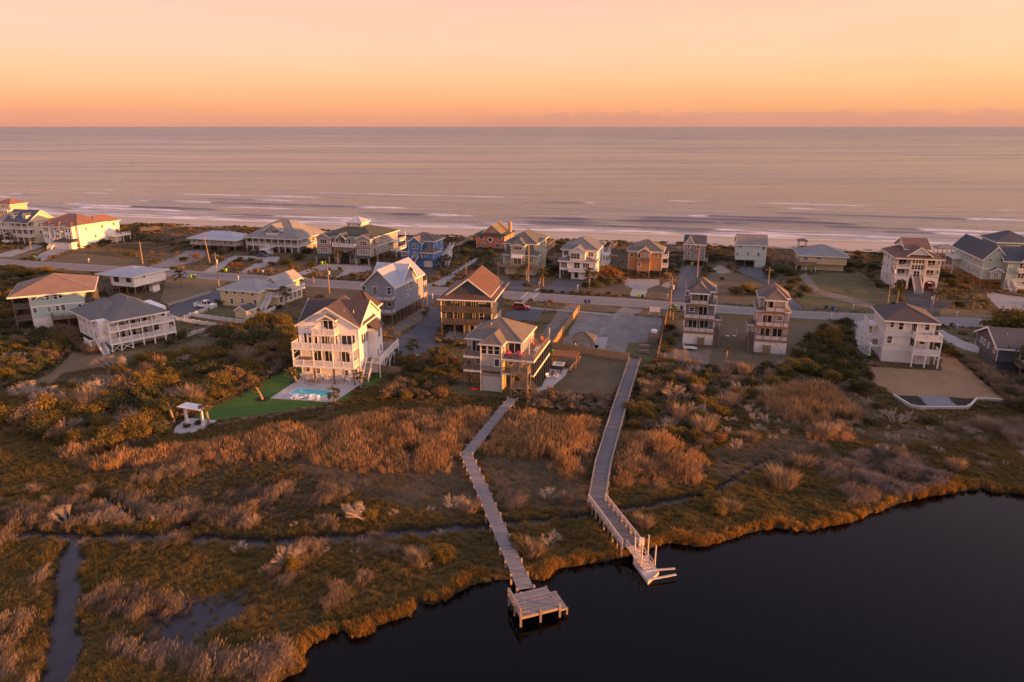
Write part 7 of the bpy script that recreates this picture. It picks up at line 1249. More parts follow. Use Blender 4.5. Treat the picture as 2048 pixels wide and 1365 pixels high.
x, y = cand(150000, -95, 100, 44, 128, 1); wd = water_depth(x, y); k = (wd < -.12) & free(x, y); x, y, wd = x[k], y[k], wd[k]
reed = inany(x, y, REEDS); rush = inany(x, y, RUSH); th_ = inany(x, y, thick_all); nz = fbm(x * .11, y * .11, 4); nz2 = fbm(x * .35 + 60, y * .35, 3)
shore_d = dline(x, y, SHORE); u_ = rs.rand(len(x))
edge = (shore_d < -.4 + 3.6 * fbm(x * .25, y * .25 + 90, 4)) & (wd < -.1); mud_ = mud(x, y); low = (~reed) & (~th_) & (~edge); zz = land_z(x, y)
P3 = lambda m: np.stack([x[m], y[m], zz[m]], 1)
hv = lambda m: (.45 + .95 * nz2[m])
tan_ = inany(x + 5 * (nz2 - .45), y + 5 * (nz - .45), TANS); pm_ = low & (u_ < np.where(rush, .4, np.where(tan_, .16, .62)) * (1 - .93 * mud_)) & (y < 126); scatter('marsh_grass', 'short olive-brown marsh grass over the whole lower marsh', P3(pm_), [blades_mesh('tuft', 20 + i, 34, .52, .46, .034, M_MARSH, .4) for i in range(4)], .7, 1.25, 3, hv(pm_))
M_FLAT = leafmat('flattened_grass_blades', (.13, .092, .052), (.20, .145, .085), (.28, .21, .13), .3); pf_ = low & tan_ & (u_ < .75) & (mud_ < .4); scatter('flattened_grass', 'wind-flattened tan grass between the reeds and the creek', P3(pf_), [blades_mesh('tuft', 30 + i, 34, .5, .5, .034, M_FLAT, .8, None, (.5, .2)) for i in range(3)], .6, 1.15, 19, .5 + .8 * nz[pf_], 1.1)
pm_ = edge & (u_ < .95) & (mud_ < .5); scatter('edge_grass', 'taller cordgrass along the open water, sunlit gold put into its colour', P3(pm_), [blades_mesh('tuft', 40 + i, 30, .75, .44, .034, M_SUNLIT_EDGE, .5) for i in range(3)], .6, 1.25, 4, .35 + 1.35 * fbm(x[pm_] * .3, y[pm_] * .3 + 33, 4))
x2, y2 = cand(30000, -95, 60, 84, 150, 2); k = inany(x2, y2, REEDS) & free(x2, y2) & (water_depth(x2, y2) < -.3) & (fbm(x2 * .2, y2 * .2, 3) > .27); x2, y2 = x2[k], y2[k]; rd = np.full(len(x2), 1e9)
for p in REEDS: rd = np.minimum(rd, np.where(inpoly(x2, y2, p), dline(x2, y2, p, True), 1e9))
rd = np.where(rd > 1e8, 0, rd) + 5 * (fbm(x2 * .25, y2 * .25 + 60, 3) - .5); k = rs.rand(len(x2)) < .15 + .95 * smooth(-1.5, 2.0, rd); x2, y2, rd = x2[k], y2[k], rd[k]
scatter('tall_reeds', 'dense belt of tall tan reeds with feathery tops', np.stack([x2, y2, land_z(x2, y2)], 1), [blades_mesh('tuft', 60 + i, 20, 2.0, .95, .055, M_REED, .12, (.95, .11, .75, M_PLUME), (.10, .05)) for i in range(4)], .65, 1.15, 5, (.42 + .9 * fbm(x2 * .16, y2 * .16 + 8, 4)) * (.66 + .42 * smooth(0, 4, rd)))
x3, y3 = cand(70000, -95, 100, 44, 130, 6); n3 = fbm(x3 * .085 + 4, y3 * .085, 4) ; k = (inany(x3, y3, RUSH) & (fbm(x3 * .16, y3 * .22 + 5, 3) > .36) | ((n3 > .585) & (y3 < 108) & ~inany(x3, y3, REEDS) & ~inany(x3, y3, thick_all)) | ((dline(x3, y3, CREEKS[0][0]) < 3.4) & (fbm(x3 * .12 + 9, y3 * .1, 3) > .46) & (x3 < -20))) & (water_depth(x3, y3) < -.2) & free(x3, y3); x3, y3 = x3[k], y3[k]
scatter('needle_rush', 'wind-combed grey-brown rush in billowing mounds', np.stack([x3, y3, land_z(x3, y3)], 1), [blades_mesh('tuft', 80 + i, 30, 1.0, .42, .028, M_RUSH, .45, (.22, .03, .35, M_RUSH), (.42, .16)) for i in range(4)], .6, 1.05, 7, .30 + 1.15 * smooth(.34, .62, fbm(x3 * .24, y3 * .24 + 8, 3)), .75)
x8, y8 = cand(26000, 45, 90, 76, 112, 16); k = inpoly(x8, y8, RUSH[2]) & (water_depth(x8, y8) < -.3) & (fbm(x8 * .45, y8 * .3 + 15, 3) > .36); x8, y8 = x8[k], y8[k]
M_BRUSH = leafmat('matted_brush_blades', (.105, .085, .075), (.17, .14, .122), (.25, .205, .18), .3)
scatter('matted_brush', 'matted grey-brown brush patch above the right shoreline', np.stack([x8, y8, land_z(x8, y8)], 1), [blades_mesh('tuft', 85 + i, 34, 1.0, .5, .03, M_BRUSH, .6, None, (.4, .1)) for i in range(3)], .6, 1.1, 17, .35 + 1.3 * smooth(.36, .58, fbm(x8 * .33, y8 * .33 + 8, 3)), .7)
# dry grass and herbs of the upper marsh, verges and dunes
x4, y4 = cand(90000, -235, 210, 104, 395, 8); k = free(x4, y4) & (water_depth(x4, y4) < -.6) & (toe_y(x4) - y4 > 1.5) & ~inany(x4, y4, thick_all + REEDS); pr_ = fbm(x4 * .09 + 30, y4 * .09, 4); k &= (pr_ > .40); x4, y4 = x4[k], y4[k]
scatter('dry_grass', 'dry tan grass of the upper marsh, verges and dunes', np.stack([x4, y4, land_z(x4, y4)], 1), [blades_mesh('tuft', 90 + i, 22, .55, .5, .06, leafmat('dry_grass_blades', (.11, .082, .045), (.165, .122, .072), (.24, .185, .115), .2), .5) for i in range(3)], .6, 1.2, 9)
x5, y5 = cand(60000, -235, 210, 104, 395, 10); t5 = toe_y(x5) - y5; dn = fbm(x5 * .075 + 3, y5 * .075 + 50, 4); k = free(x5, y5) & ((((t5 > 1) & (t5 < 60) & (dn > .47)) | (inany(x5, y5, [THICK['dune']]) & (dn > .3))) | ((y5 > 150) & (dn > .60))) & (toe_y(x5) - y5 > 1); x5, y5 = x5[k], y5[k]
low_protos = [shrub_mesh('low_shrub', 300 + i, 1.0, .85, 330, .2, m, 7) for i, m in enumerate((M_EVER, M_EVER, M_OLIVE, M_BROWN, M_GREYL))]
scatter('dune_scrub', 'low dark scrub covering the dune and the empty lots', np.stack([x5, y5, land_z(x5, y5)], 1), low_protos, .5, 1.25, 11)
x6, y6 = cand(60000, -130, 130, 96, 200, 12); k = inany(x6, y6, [p for q, p in THICK.items() if q != 'dune']) & free(x6, y6); x6, y6 = x6[k], y6[k]; j = rs.rand(len(x6)) < .55
scatter('undergrowth', 'tangled low undergrowth between the thicket shrubs', np.stack([x6[j], y6[j], land_z(x6[j], y6[j])], 1), [low_protos[3], low_protos[4], low_protos[0], bare_mesh('twig_tuft', 5, 1.5, .9, TWIG, 3, n0=5, th=.03)], .5, 1.2, 13)

# ---- shrubs one by one
SHR = {'ever': [shrub_mesh('shrub_crown', 400 + i, 1.0, 1.1, 2300, .12, M_EVER, 11 + i) for i in range(4)], 'olive': [shrub_mesh('shrub_crown', 420 + i, 1.0, 1.1, 2300, .12, M_OLIVE, 10 + i) for i in range(4)], 'brown': [shrub_mesh('shrub_crown', 440 + i, 1.0, 1.2, 1300, .13, M_BROWN, 10 + i) for i in range(3)], 'grey': [blades_mesh('feathery_crown', 460 + i, 420, 1.25, .85, .035, M_GREYL, .25) for i in range(3)],
       'red': [shrub_mesh('shrub_crown', 480 + i, 1.0, 1.2, 1500, .13, M_RED, 11) for i in range(2)], 'bare': [bare_mesh('bare_branches', 500 + i, 1.25, .75, TWIG, 4, n0=9, th=.018) for i in range(4)], 'pale': [bare_mesh('bare_branches', 520 + i, 1.25, .8, TWIGP, 4, n0=7, th=.017) for i in range(3)], 'wind': [bare_mesh('bare_branches', 540 + i, 1.3, .55, TWIG, 5, (-.8, .2), n0=7, th=.026) for i in range(3)]}
HED = [shrub_mesh('hedge_crown', 600 + i, 1.0, 1.1, 1800, .13, M_EVER, 20) for i in range(2)]
NAMEK = dict(ever='evergreen_shrub', olive='olive_shrub', brown='dry_shrub', grey='grey_shrub', red='rust_or_sunlit_shrub', bare='bare_shrub', pale='bare_shrub', wind='bare_shrub')
WORDK = dict(ever='green shrub', olive='gold shrub', brown='brown shrub', grey='greyish shrub', red='rust shrub', bare='leafless shrub', pale='pale leafless shrub', wind='windswept leafless shrub')
NSH = [0]
def shrub(x, y, kind, r, label, group=None, hs=1.0, name=None):
    g = rnd.choice(SHR[kind]); o = link(name or NAMEK[kind], g, None, (x, y, (float(land_z(np.array([x]), np.array([y]))[0]) if y < 152 or y > 215 else 0.0) - .08), rnd.uniform(-.9, .9) if kind != 'wind' else rnd.uniform(-.35, .35)); o.scale = (r * rnd.uniform(.85, 1.2), r * rnd.uniform(.85, 1.2), r * hs * rnd.uniform(.7, 1.15)); NSH[0] += 1
    return tag(o, label, 'shrub', group)
def thicket(key, where, marks, kinds, rmin, rmax, seed, pack=.78, hs=1.0):
    """marks: things in the photograph next to which a shrub of this thicket can be found"""
    g = random.Random(seed); ng = np.random.RandomState(seed); p = np.array(THICK[key]); x0, y0 = p.min(0); x1, y1 = p.max(0); X = ng.uniform(x0, x1, 6000); Y = ng.uniform(y0, y1, 6000); RR = ng.uniform(rmin, rmax, 6000)
    ok = inpoly(X, Y, THICK[key]) & inframe(X, Y, 2) & free(X, Y)
    for k in range(8): ok &= free(X + RR * .8 * math.cos(k * .785), Y + RR * .8 * math.sin(k * .785))
    got = []; mk = [(G(u, v), t) for u, v, t in marks]
    for x, y, r in zip(X[ok], Y[ok], RR[ok]):
        if any((x - a) ** 2 + (y - b) ** 2 < (pack * (r + c)) ** 2 for a, b, c in got): continue
        got.append((x, y, r)); ks = kinds(x, y, g); w = min(mk, key=lambda m: (m[0][0] - x) ** 2 + (m[0][1] - y) ** 2)[1]; sz = 'big ' if r > rmin + (rmax - rmin) * .62 else ('small ' if r < rmin + (rmax - rmin) * .3 else '')
        shrub(float(x), float(y), ks, float(r), '%s%s in the %s, %s' % (sz, WORDK[ks], where, w), '%ss in the %s' % (WORDK[ks], where), hs)
    return len(got)
def pickk(**w):
    def f(x, y, g):
        n = float(fbm(np.array(x * .12), np.array(y * .12 + 20), 2)); ks = list(w); t = sum(w.values()); q = (g.random() * .75 + max(0, min(1, (n - .2) * 2)) * .25) * t
        for k in ks:
            q -= w[k]
            if q <= 0: return k
        return ks[-1]
    return f
cnt = [thicket('left', 'broad thicket', [(60, 830, 'at its far left end'), (150, 765, 'by the tan path'), (250, 730, 'below the white deck house'), (160, 870, 'above the reeds at left'), (280, 840, 'in its lower middle'), (330, 780, 'in its middle'), (340, 855, 'left of the white pergola'), (430, 790, 'at the mulch edge of the turf'), (500, 745, 'near the leaning golden palm'), (420, 705, 'below the brown lawn'), (540, 690, 'left of the pool house'), (480, 660, 'below the picket fence')], pickk(olive=4.2, ever=2.0, brown=1.2, grey=.8, bare=1.6, wind=.8), 1.7, 3.2, 1, .58),
       thicket('farleft', 'turquoise house thicket', [(30, 730, 'at the left edge'), (110, 690, 'near its white wall')], pickk(ever=3, olive=1.6, brown=1, bare=1.2), 1.6, 2.6, 2, .8), thicket('dune', 'far-left scrub', [(20, 640, 'at the left edge'), (40, 560, 'beside the road'), (150, 565, 'toward the boxy white house')], pickk(ever=3, olive=2, brown=1.5), 1.8, 3.2, 3, .95, .75),
       thicket('mid', 'middle thicket', [(860, 715, 'by the asphalt drive'), (780, 775, 'by the turf'), (890, 780, 'beside the grey house'), (830, 790, 'above the reeds')], pickk(olive=1.0, ever=1.6, brown=2.4), 1.3, 2.4, 4, .72), thicket('lawnedge', 'brown strip', [(1070, 808, 'near the left boardwalk'), (1200, 815, 'near the right boardwalk')], pickk(brown=3, bare=1.5), 1.0, 1.7, 5, .75),
       thicket('pier', 'boardwalk thicket', [(1270, 770, 'beside the boardwalk head'), (1265, 850, 'beside the boardwalk lower down'), (1370, 740, 'below the grey-blue tower house'), (1480, 765, 'below the pale tower house'), (1360, 820, 'in its middle'), (1400, 880, 'at its lower tip')], pickk(ever=3.0, olive=2, grey=1.4, bare=1.6, brown=.8), 1.3, 2.6, 6, .76), thicket('right', 'dark thicket', [(1640, 660, 'near the road'), (1600, 730, 'by the pale tower house'), (1720, 710, 'by the three-storey house'), (1690, 765, 'above the marsh')], pickk(ever=3.4, olive=2.2, bare=.7), 1.6, 2.8, 7, .72), thicket('edge', 'border right of the rust lawn', [(1910, 710, 'at its upper end'), (1970, 760, 'in its middle'), (2030, 800, 'at the right edge')], pickk(grey=2, ever=1.4, brown=1.4), 1.3, 2.2, 8, .78)]
THICK['marshtop'] = pxs([(1430, 850), (1450, 760), (1560, 765), (1700, 775), (1770, 815), (1790, 850), (1700, 860), (1560, 875), (1470, 900)]); THICK['rightmarsh'] = pxs([(1640, 860), (1790, 830), (2060, 850), (2060, 930), (1920, 950), (1700, 890)]); THICK['lowmarsh'] = pxs([(0, 985), (200, 985), (420, 1050), (640, 1040), (880, 1020), (900, 1100), (600, 1130), (420, 1110), (180, 1100), (0, 1050)])
cnt += [thicket('marshtop', 'upper right marsh', [(1480, 800, 'by the boardwalk thicket'), (1580, 790, 'below the dark thicket'), (1720, 820, 'near the retaining wall'), (1540, 870, 'at its lower rim')], pickk(pale=2, bare=1.6, grey=1.5, ever=.6), .9, 1.9, 11, 1.25), thicket('rightmarsh', 'open marsh at right', [(1680, 870, 'by the tan grass'), (1830, 860, 'below the retaining wall'), (1990, 890, 'at the right edge')], pickk(grey=2, pale=1.4, bare=1, ever=.5), .8, 1.7, 12, 1.7), thicket('lowmarsh', 'creekside marsh', [(60, 1020, 'at far left'), (300, 1060, 'at the creek bend'), (520, 1070, 'in its middle'), (780, 1060, 'toward the left boardwalk')], pickk(grey=2.2, bare=1.2, olive=.5), .7, 1.5, 13, 1.9)]
print('SHRUBS', cnt, NSH[0])
# ---- single plants that stand out
def px_shrub(u, v, kind, r, label, hs=1.0, name=None):
    x, y = G(u, v); r = r * 1.25 if kind in ('bare', 'pale', 'wind', 'grey') and v > 700 else r; return shrub(x, y, kind, r, label, None, hs, name)
ONE = [(735, 1040, 'wind', 2.3, 'large windswept bare bush leaning over the marsh above the creek'), (745, 1038, 'olive', 1.3, 'olive foliage at the foot of the large leaning bare bush'), (910, 1020, 'bare', 1.5, 'bare twiggy bush left of the left boardwalk above the creek'), (940, 1028, 'grey', 1.1, 'soft grey tuft bush touching the left boardwalk above the creek'), (1096, 1000, 'pale', 1.5, 'pale bare bush between the two boardwalks'), (1132, 1010, 'grey', 1.3, 'round grey bush beside the pale bare one between the boardwalks'),
       (575, 1130, 'bare', 1.9, 'bare twiggy bush on the creek bank at lower left centre'), (590, 1138, 'olive', 1.4, 'olive bush under the bare one on the creek bank'), (540, 1150, 'grey', .9, 'small tan tuft bush left of the creek bank bush'), (893, 1118, 'olive', 1.6, 'golden-olive bush in the lower marsh left of the left boardwalk'), (835, 1128, 'grey', 1.4, 'grey feathery bush left of the golden-olive one'), (853, 1138, 'pale', .8, 'small white fountain-shaped dead bush beside the golden-olive one'),
       (1042, 1098, 'olive', 1.5, 'olive bush touching the right side of the left boardwalk'), (1100, 1090, 'pale', 1.4, 'pale bare bush right of the left boardwalk near the water'), (1062, 1110, 'grey', 1.3, 'grey tuft bush between the left boardwalk and the pale bare bush'), (1438, 1030, 'olive', 1.4, 'sunlit gold bush on the marsh right of the right boardwalk'), (1462, 1022, 'grey', 1.2, 'grey bush behind the sunlit gold one'), (1288, 1055, 'grey', 1.2, 'sunlit tuft bush at the rail of the right boardwalk'), (1195, 908, 'wind', 1.7, 'sunlit orange dead tree at the left rail of the right boardwalk'),
       (1330, 925, 'pale', 1.3, 'white dead tree standing in the sunlit reeds'), (1565, 975, 'grey', 1.9, 'tall feathery grey bush alone on the open marsh'), (1605, 935, 'grey', 1.7, 'tan feathery bush on the marsh above the lone grey one'), (1618, 940, 'olive', 1.0, 'gold bush on the marsh next to the tan feathery one'), (1440, 885, 'red', 1.5, 'bush with sunlit orange put into its colour at the edge of the boardwalk thicket'), (135, 1050, 'wind', 2.0, 'windswept bare bush above the creek fork at far left'), (190, 1040, 'bare', 1.2, 'low bare bush right of the windswept one at the creek fork'),  # orange bush: sunlight on it put into the leaf colour
       (1518, 845, 'pale', 1.7, 'pale spreading bare tree in the reeds, middle of the right marsh'), (1480, 790, 'pale', 1.7, 'round pale bare shrub above the right marsh reeds'), (1500, 830, 'pale', 1.6, 'pale bare shrub just above the spreading bare tree'), (1345, 800, 'bare', 2.3, 'big grey-brown leafless tree in the boardwalk thicket'), (1395, 830, 'pale', 1.8, 'gnarled pale dead tree in the middle of the boardwalk thicket'), (1320, 860, 'pale', 1.6, 'pale gnarled dead tree at the foot of the boardwalk thicket'), (1355, 722, 'bare', 2.4, 'leafless tree in front of the grey-blue tower house'), (1645, 790, 'grey', 1.9, 'grey feathery bush at the corner of the rust lawn'),
       (1790, 850, 'pale', 2.0, 'wide pale bare bush below the retaining wall'), (1860, 850, 'ever', 1.4, 'dark round bush below the retaining wall'), (1940, 870, 'pale', 1.8, 'pale bare bush on the marsh at far right'), (1970, 860, 'grey', 1.7, 'grey bush behind the pale bare one at far right'), (1800, 900, 'pale', 1.1, 'small pale bush above the dark rush bed'), (1760, 818, 'ever', 1.1, 'leafy sapling at the corner of the retaining wall'), (1650, 875, 'grey', 1.6, 'tan grassy bush on the upper right marsh'), (1535, 800, 'grey', 1.5, 'grey bush at the top of the right marsh reeds'),
       (60, 800, 'wind', 3.0, 'long windswept bare thicket catching the sun at far left, outer part'), (105, 810, 'wind', 3.0, 'long windswept bare thicket catching the sun at far left, second part'), (150, 812, 'wind', 2.8, 'long windswept bare thicket catching the sun at far left, third part'), (200, 800, 'wind', 2.6, 'long windswept bare thicket catching the sun at far left, inner part'), (225, 738, 'wind', 2.8, 'sunlit bare tree leaning left below the white deck house'), (262, 742, 'wind', 2.6, 'second sunlit bare tree leaning left below the white deck house'), (330, 752, 'wind', 2.2, 'bare crooked tree in the middle of the broad thicket'), (35, 735, 'pale', 2.6, 'pale leafless tree beside the tan path at far left'),
       (148, 678, 'brown', 2.6, 'dark russet tree in front of the turquoise house'), (158, 702, 'ever', 2.0, 'dark round bush at the foot of the white deck house stair'), (185, 706, 'grey', 1.9, 'grey-green round bush beside the white deck house'), (362, 678, 'ever', 1.9, 'dark clipped bush at the right end of the white deck house'), (340, 690, 'ever', 1.1, 'low clipped bush in front of the white deck house'), (432, 668, 'ever', 1.9, 'perfectly round clipped green bush at the end of the picket fence'), (446, 610, 'ever', 1.9, 'dark green bush at the corner of the yellow house by the pickup'), (560, 618, 'ever', 1.6, 'dark bush behind the picket fence right of the yellow house'), (600, 590, 'ever', 1.8, 'dark bush beside the asphalt road in the empty lot'), (640, 600, 'grey', 2.0, 'grey-green bush in the empty lot left of the blue-grey house'), (625, 610, 'ever', 1.9, 'dark spreading bush in the empty lot'),
       (100, 494, 'ever', 1.9, 'dark hedge bush in front of the red-roofed white house'), (45, 500, 'ever', 1.4, 'dark bush at the foot of the cream house drive'), (92, 502, 'olive', .9, 'small yellow bush by the drive of the red-roofed house'), (120, 513, 'ever', 1.0, 'small dark bush at the drive mouth of the red-roofed house'), (262, 512, 'ever', 2.0, 'dark bush in the dune lot beside the grey cottage drive'), (370, 522, 'ever', 2.2, 'dark bush on the grey cottage drive side'), (395, 518, 'red', 2.0, 'reddish bush below the leaning pole'), (450, 505, 'grey', 2.0, 'grey-green bush between the cottage and the porch house'), (470, 498, 'ever', 2.4, 'dark bush at the left end of the grey porch house'), (440, 495, 'ever', 2.3, 'dark bush beside the grey cottage'),
       (478, 534, 'red', 1.7, 'rust bush in the yellow groundcover of the semicircular drive'), (505, 523, 'ever', 1.8, 'low dark mound in the centre of the semicircular drive'), (520, 526, 'grey', 1.6, 'silvery mound in the centre of the semicircular drive'), (545, 531, 'ever', 1.7, 'dark bush right of the semicircular drive'), (575, 530, 'ever', 2.6, 'tall dark bush right of the porch house stair'), (600, 520, 'ever', 2.8, 'big dark tree at the right end of the porch house'), (615, 508, 'ever', 2.8, 'dark tree between the porch house and the bay house'), (590, 538, 'olive', 2.0, 'olive bush at the verge below the porch house'), (625, 532, 'olive', 2.3, 'clipped sloping hedge bush left of the bay house drive'), (660, 541, 'ever', 1.0, 'low dark hedge bush on the bay house turning circle, left'), (680, 541, 'ever', 1.0, 'low dark hedge bush on the bay house turning circle, right'), (708, 552, 'olive', 1.2, 'low olive bush at the corner of the bay house drive'),
       (875, 560, 'brown', 1.8, 'clipped brown-green bush left of the coral house drive'), (893, 552, 'ever', 1.9, 'dark bush left of the coral house drive, further up'), (925, 560, 'brown', 2.2, 'tall hedge bush right of the coral house drive'), (940, 552, 'brown', 2.2, 'hedge bush right of the coral house drive, further up'), (958, 540, 'brown', 2.0, 'hedge bush nearest the coral house on its drive'), (905, 520, 'ever', 2.4, 'dark tree between the blue house and the coral house'), (935, 512, 'ever', 2.6, 'dark tree in front of the coral house, left'), (960, 515, 'ever', 2.4, 'dark tree in front of the coral house, middle'), (985, 512, 'ever', 2.6, 'dark tree in front of the coral house, right'), (900, 568, 'olive', 1.2, 'yellow flowering bush by the coral house drive mouth'), (920, 570, 'olive', 1.0, 'small yellow bush right of the coral house drive mouth'), (868, 572, 'grey', 1.1, 'pale plumed bush at the blue house corner'),
       (1035, 560, 'ever', 1.9, 'dark round bush before the sage house garage doors'), (1055, 573, 'ever', 1.4, 'clipped dark ring of shrub under the thin pole'), (1100, 552, 'ever', 2.1, 'dark hedge bush left of the white carport house'), (1112, 545, 'ever', 2.2, 'second dark hedge bush left of the white carport house'), (1095, 530, 'ever', 2.6, 'dark tree behind the hedge of the sage house'), (1172, 575, 'ever', 1.6, 'dark bush right of the white carport house drive'), (1195, 575, 'ever', 1.9, 'dark green bush beside the orange-topped tree'), (1222, 570, 'ever', 2.6, 'dark green lower part of the orange-topped tree'), (1225, 560, 'red', 3.3, 'large bush, its top coloured orange for sunlight, right of the white carport house'), (1206, 562, 'brown', 2.4, 'brown bush at the left of the orange-topped tree'), (1245, 565, 'brown', 2.2, 'brown bush at the right of the orange-topped tree'), (1340, 548, 'olive', 1.9, 'olive bush between the tan and the mauve house'), (1335, 555, 'grey', 1.6, 'grey bush right of the tan house'),  # orange top: sunlight painted as leaf colour above the green lower part
       (1425, 525, 'ever', 2.4, 'dark bush right of the mauve house'), (1445, 560, 'ever', .9, 'small dark bed bush on the tan lawn right of the mauve drive'), (1475, 590, 'ever', 2.4, 'left part of the dark clipped hedge mound beside the road'), (1495, 588, 'olive', 2.5, 'middle part of the dark clipped hedge mound beside the road'), (1515, 590, 'ever', 2.4, 'right part of the dark clipped hedge mound beside the road'), (1560, 545, 'ever', 3.0, 'spreading dark tree right of the pale blue house'), (1580, 552, 'ever', 2.8, 'spreading dark tree before the low yellow house'), (1545, 556, 'ever', 2.4, 'dark tree on the left of the spreading tree group'), (1590, 570, 'ever', 2.3, 'dark tree below the spreading tree group'), (1575, 585, 'ever', 2.2, 'rounded dark bush by the pale blue house drive'), (1610, 585, 'ever', 2.1, 'dark bush at the dirt track fork'), (1600, 595, 'ever', 1.5, 'small dark bush nearest the road at the dirt track fork'),
       (1660, 535, 'ever', 2.8, 'long dark hedge right of the low yellow house, left part'), (1690, 535, 'ever', 3.0, 'long dark hedge right of the low yellow house, second part'), (1720, 538, 'ever', 3.0, 'long dark hedge right of the low yellow house, third part'), (1750, 542, 'ever', 2.8, 'long dark hedge beside the arched house'), (1718, 515, 'olive', 2.6, 'bright green bush on the dune behind the long hedge'), (1740, 560, 'brown', 2.0, 'brown bush under the wires left of the arched house'), (1758, 575, 'ever', 1.6, 'dark bush left of the arched house carport'), (1792, 612, 'ever', 1.4, 'low green mound under the palm of the arched house'), (1895, 560, 'ever', 2.8, 'dark tree right of the arched house'), (1910, 575, 'ever', 2.8, 'dark tree between the arched and the mint house'), (1930, 585, 'brown', 2.4, 'brown bush beside the mint house wall'), (1890, 590, 'ever', 2.0, 'dark bush at the right of the arched house drive'), (1920, 615, 'ever', 2.2, 'dark bush behind the pale palm'), (1965, 612, 'ever', 2.4, 'dark bush before the stone bed of the mint house'), (1950, 600, 'ever', 2.2, 'dark bush above the pale palm'), (1980, 588, 'red', 1.0, 'small rust bush beside the mint house carport'),
       (1925, 668, 'grey', 1.5, 'plumed pampas bush on the near verge by the curved path'), (1960, 676, 'grey', 1.5, 'plumed pampas bush on the near verge, right one'), (1888, 700, 'ever', 2.0, 'dark bush right of the pale three-storey house'), (1905, 712, 'olive', 1.7, 'gold-tipped bush right of the pale three-storey house'), (1345, 690, 'ever', 1.6, 'dark shrub at the far board fence, lower'), (1342, 660, 'ever', 1.5, 'dark shrub at the far board fence, upper'), (1352, 672, 'grey', 1.2, 'plumed grass bush by the grey-blue tower house'), (1700, 655, 'ever', 2.4, 'dark pine-like bush at the top of the dark thicket'), (1600, 712, 'bare', 1.8, 'bare crooked tree beside the pale tower house'), (1545, 745, 'bare', 1.4, 'slim bare tree on the brown yard below the pale tower house'),
       (375, 856, 'ever', .7, 'small clipped bush on the rim of the half round patio, left'), (395, 850, 'ever', .7, 'small clipped bush on the rim of the half round patio, middle'), (402, 846, 'ever', .7, 'small clipped bush on the rim of the half round patio, right'), (330, 862, 'ever', 1.0, 'dark bush left of the half round patio'), (455, 785, 'ever', .8, 'small bush on the mulch edge of the turf, lower'), (510, 765, 'ever', .7, 'small bush on the mulch edge of the turf, upper'), (787, 720, 'ever', .8, 'green flower bed bush by the pool house entry'), (712, 790, 'red', .9, 'small orange bush at the corner of the turf'), (160, 890, 'olive', 2.4, 'rounded golden bush at the bottom corner of the broad thicket'), (185, 880, 'olive', 2.2, 'second rounded golden bush at the bottom of the broad thicket')]
for a in ONE: px_shrub(*a)
def clump_row(pts, label, group, kinds=('grey',), r=(.6, .95)):
    for u, v in pts: xx, yy = G(u, v); shrub(xx, yy, rnd.choice(kinds), rnd.uniform(*r), label, group, 1.0, 'grass_clump')
clump_row([(440 + 17 * i, 852 - i * 2.6 + rnd.uniform(-3, 3)) for i in range(15)], 'tan grass clump in the planted row below the green turf', 'grass clumps below the turf')
clump_row([(500 + 14 * i, 545 + rnd.uniform(-2, 2)) for i in range(5)], 'golden ornamental grass in the bed before the porch house', 'ornamental grasses before the porch house', ('grey', 'olive'), (1.0, 1.5))
clump_row([(640 + 12 * i, 552 + 3 * i) for i in range(3)], 'pampas grass clump on the near verge by the guyed pole', 'pampas clumps by the guyed pole', ('grey',), (.8, 1.1))
for i in range(9): a, b = G(152, 497), G(218, 487); k = i / 8; shrub(a[0] + (b[0] - a[0]) * k, a[1] + (b[1] - a[1]) * k, 'ever', 2.0, 'long dark hedge along the side of the red-roofed white house', 'hedge of the red-roofed house')

# ---- palms
def frond_mesh(seed, mat, n=26):
    g = np.random.RandomState(seed); b = MB()
    for k in range(n):
        a = 2.4 * k + g.uniform(-.2, .2); e = g.uniform(-.75, 1.25); d = Vector((math.cos(a) * math.cos(e), math.sin(a) * math.cos(e), math.sin(e))); l = g.uniform(.75, 1.1); p0 = Vector((0, 0, 0)); p1 = d * l * .62; side = d.cross(Vector((0, 0, 1))).normalized(); up = side.cross(d); b.bar(p0, p1, .035, .02)
        for j in range(9):
            t = (j - 4) / 4.0; q = p1 + (d * (1 - abs(t) * .35) + side * t * .95).normalized() * l * .62 + Vector((0, 0, -.22 * l * (1 - .3 * abs(t)))) ; w = (side * (1 - abs(t)) + d * t * .6 + up * .3).normalized() * .05; b.poly([tuple(p1 - w), tuple(p1 + w), tuple((p1 + q) / 2 + w * 1.1 + Vector((0, 0, .05))), tuple(q), tuple((p1 + q) / 2 - w * 1.1 + Vector((0, 0, .05)))])
    return b.mesh('palm_fronds', mat)
M_PALM = leafmat('palm_fronds', (.045, .055, .015), (.085, .085, .028), (.15, .125, .05), .25); M_PALMD = leafmat('palm_fronds_pale', (.11, .10, .06), (.17, .155, .10), (.23, .21, .15), .2); FR = [frond_mesh(700 + i, M_PALM) for i in range(3)]; FRP = frond_mesh(710, M_PALMD, 30); TRK = wood((.26, .195, .15)); TRUNKS = {}
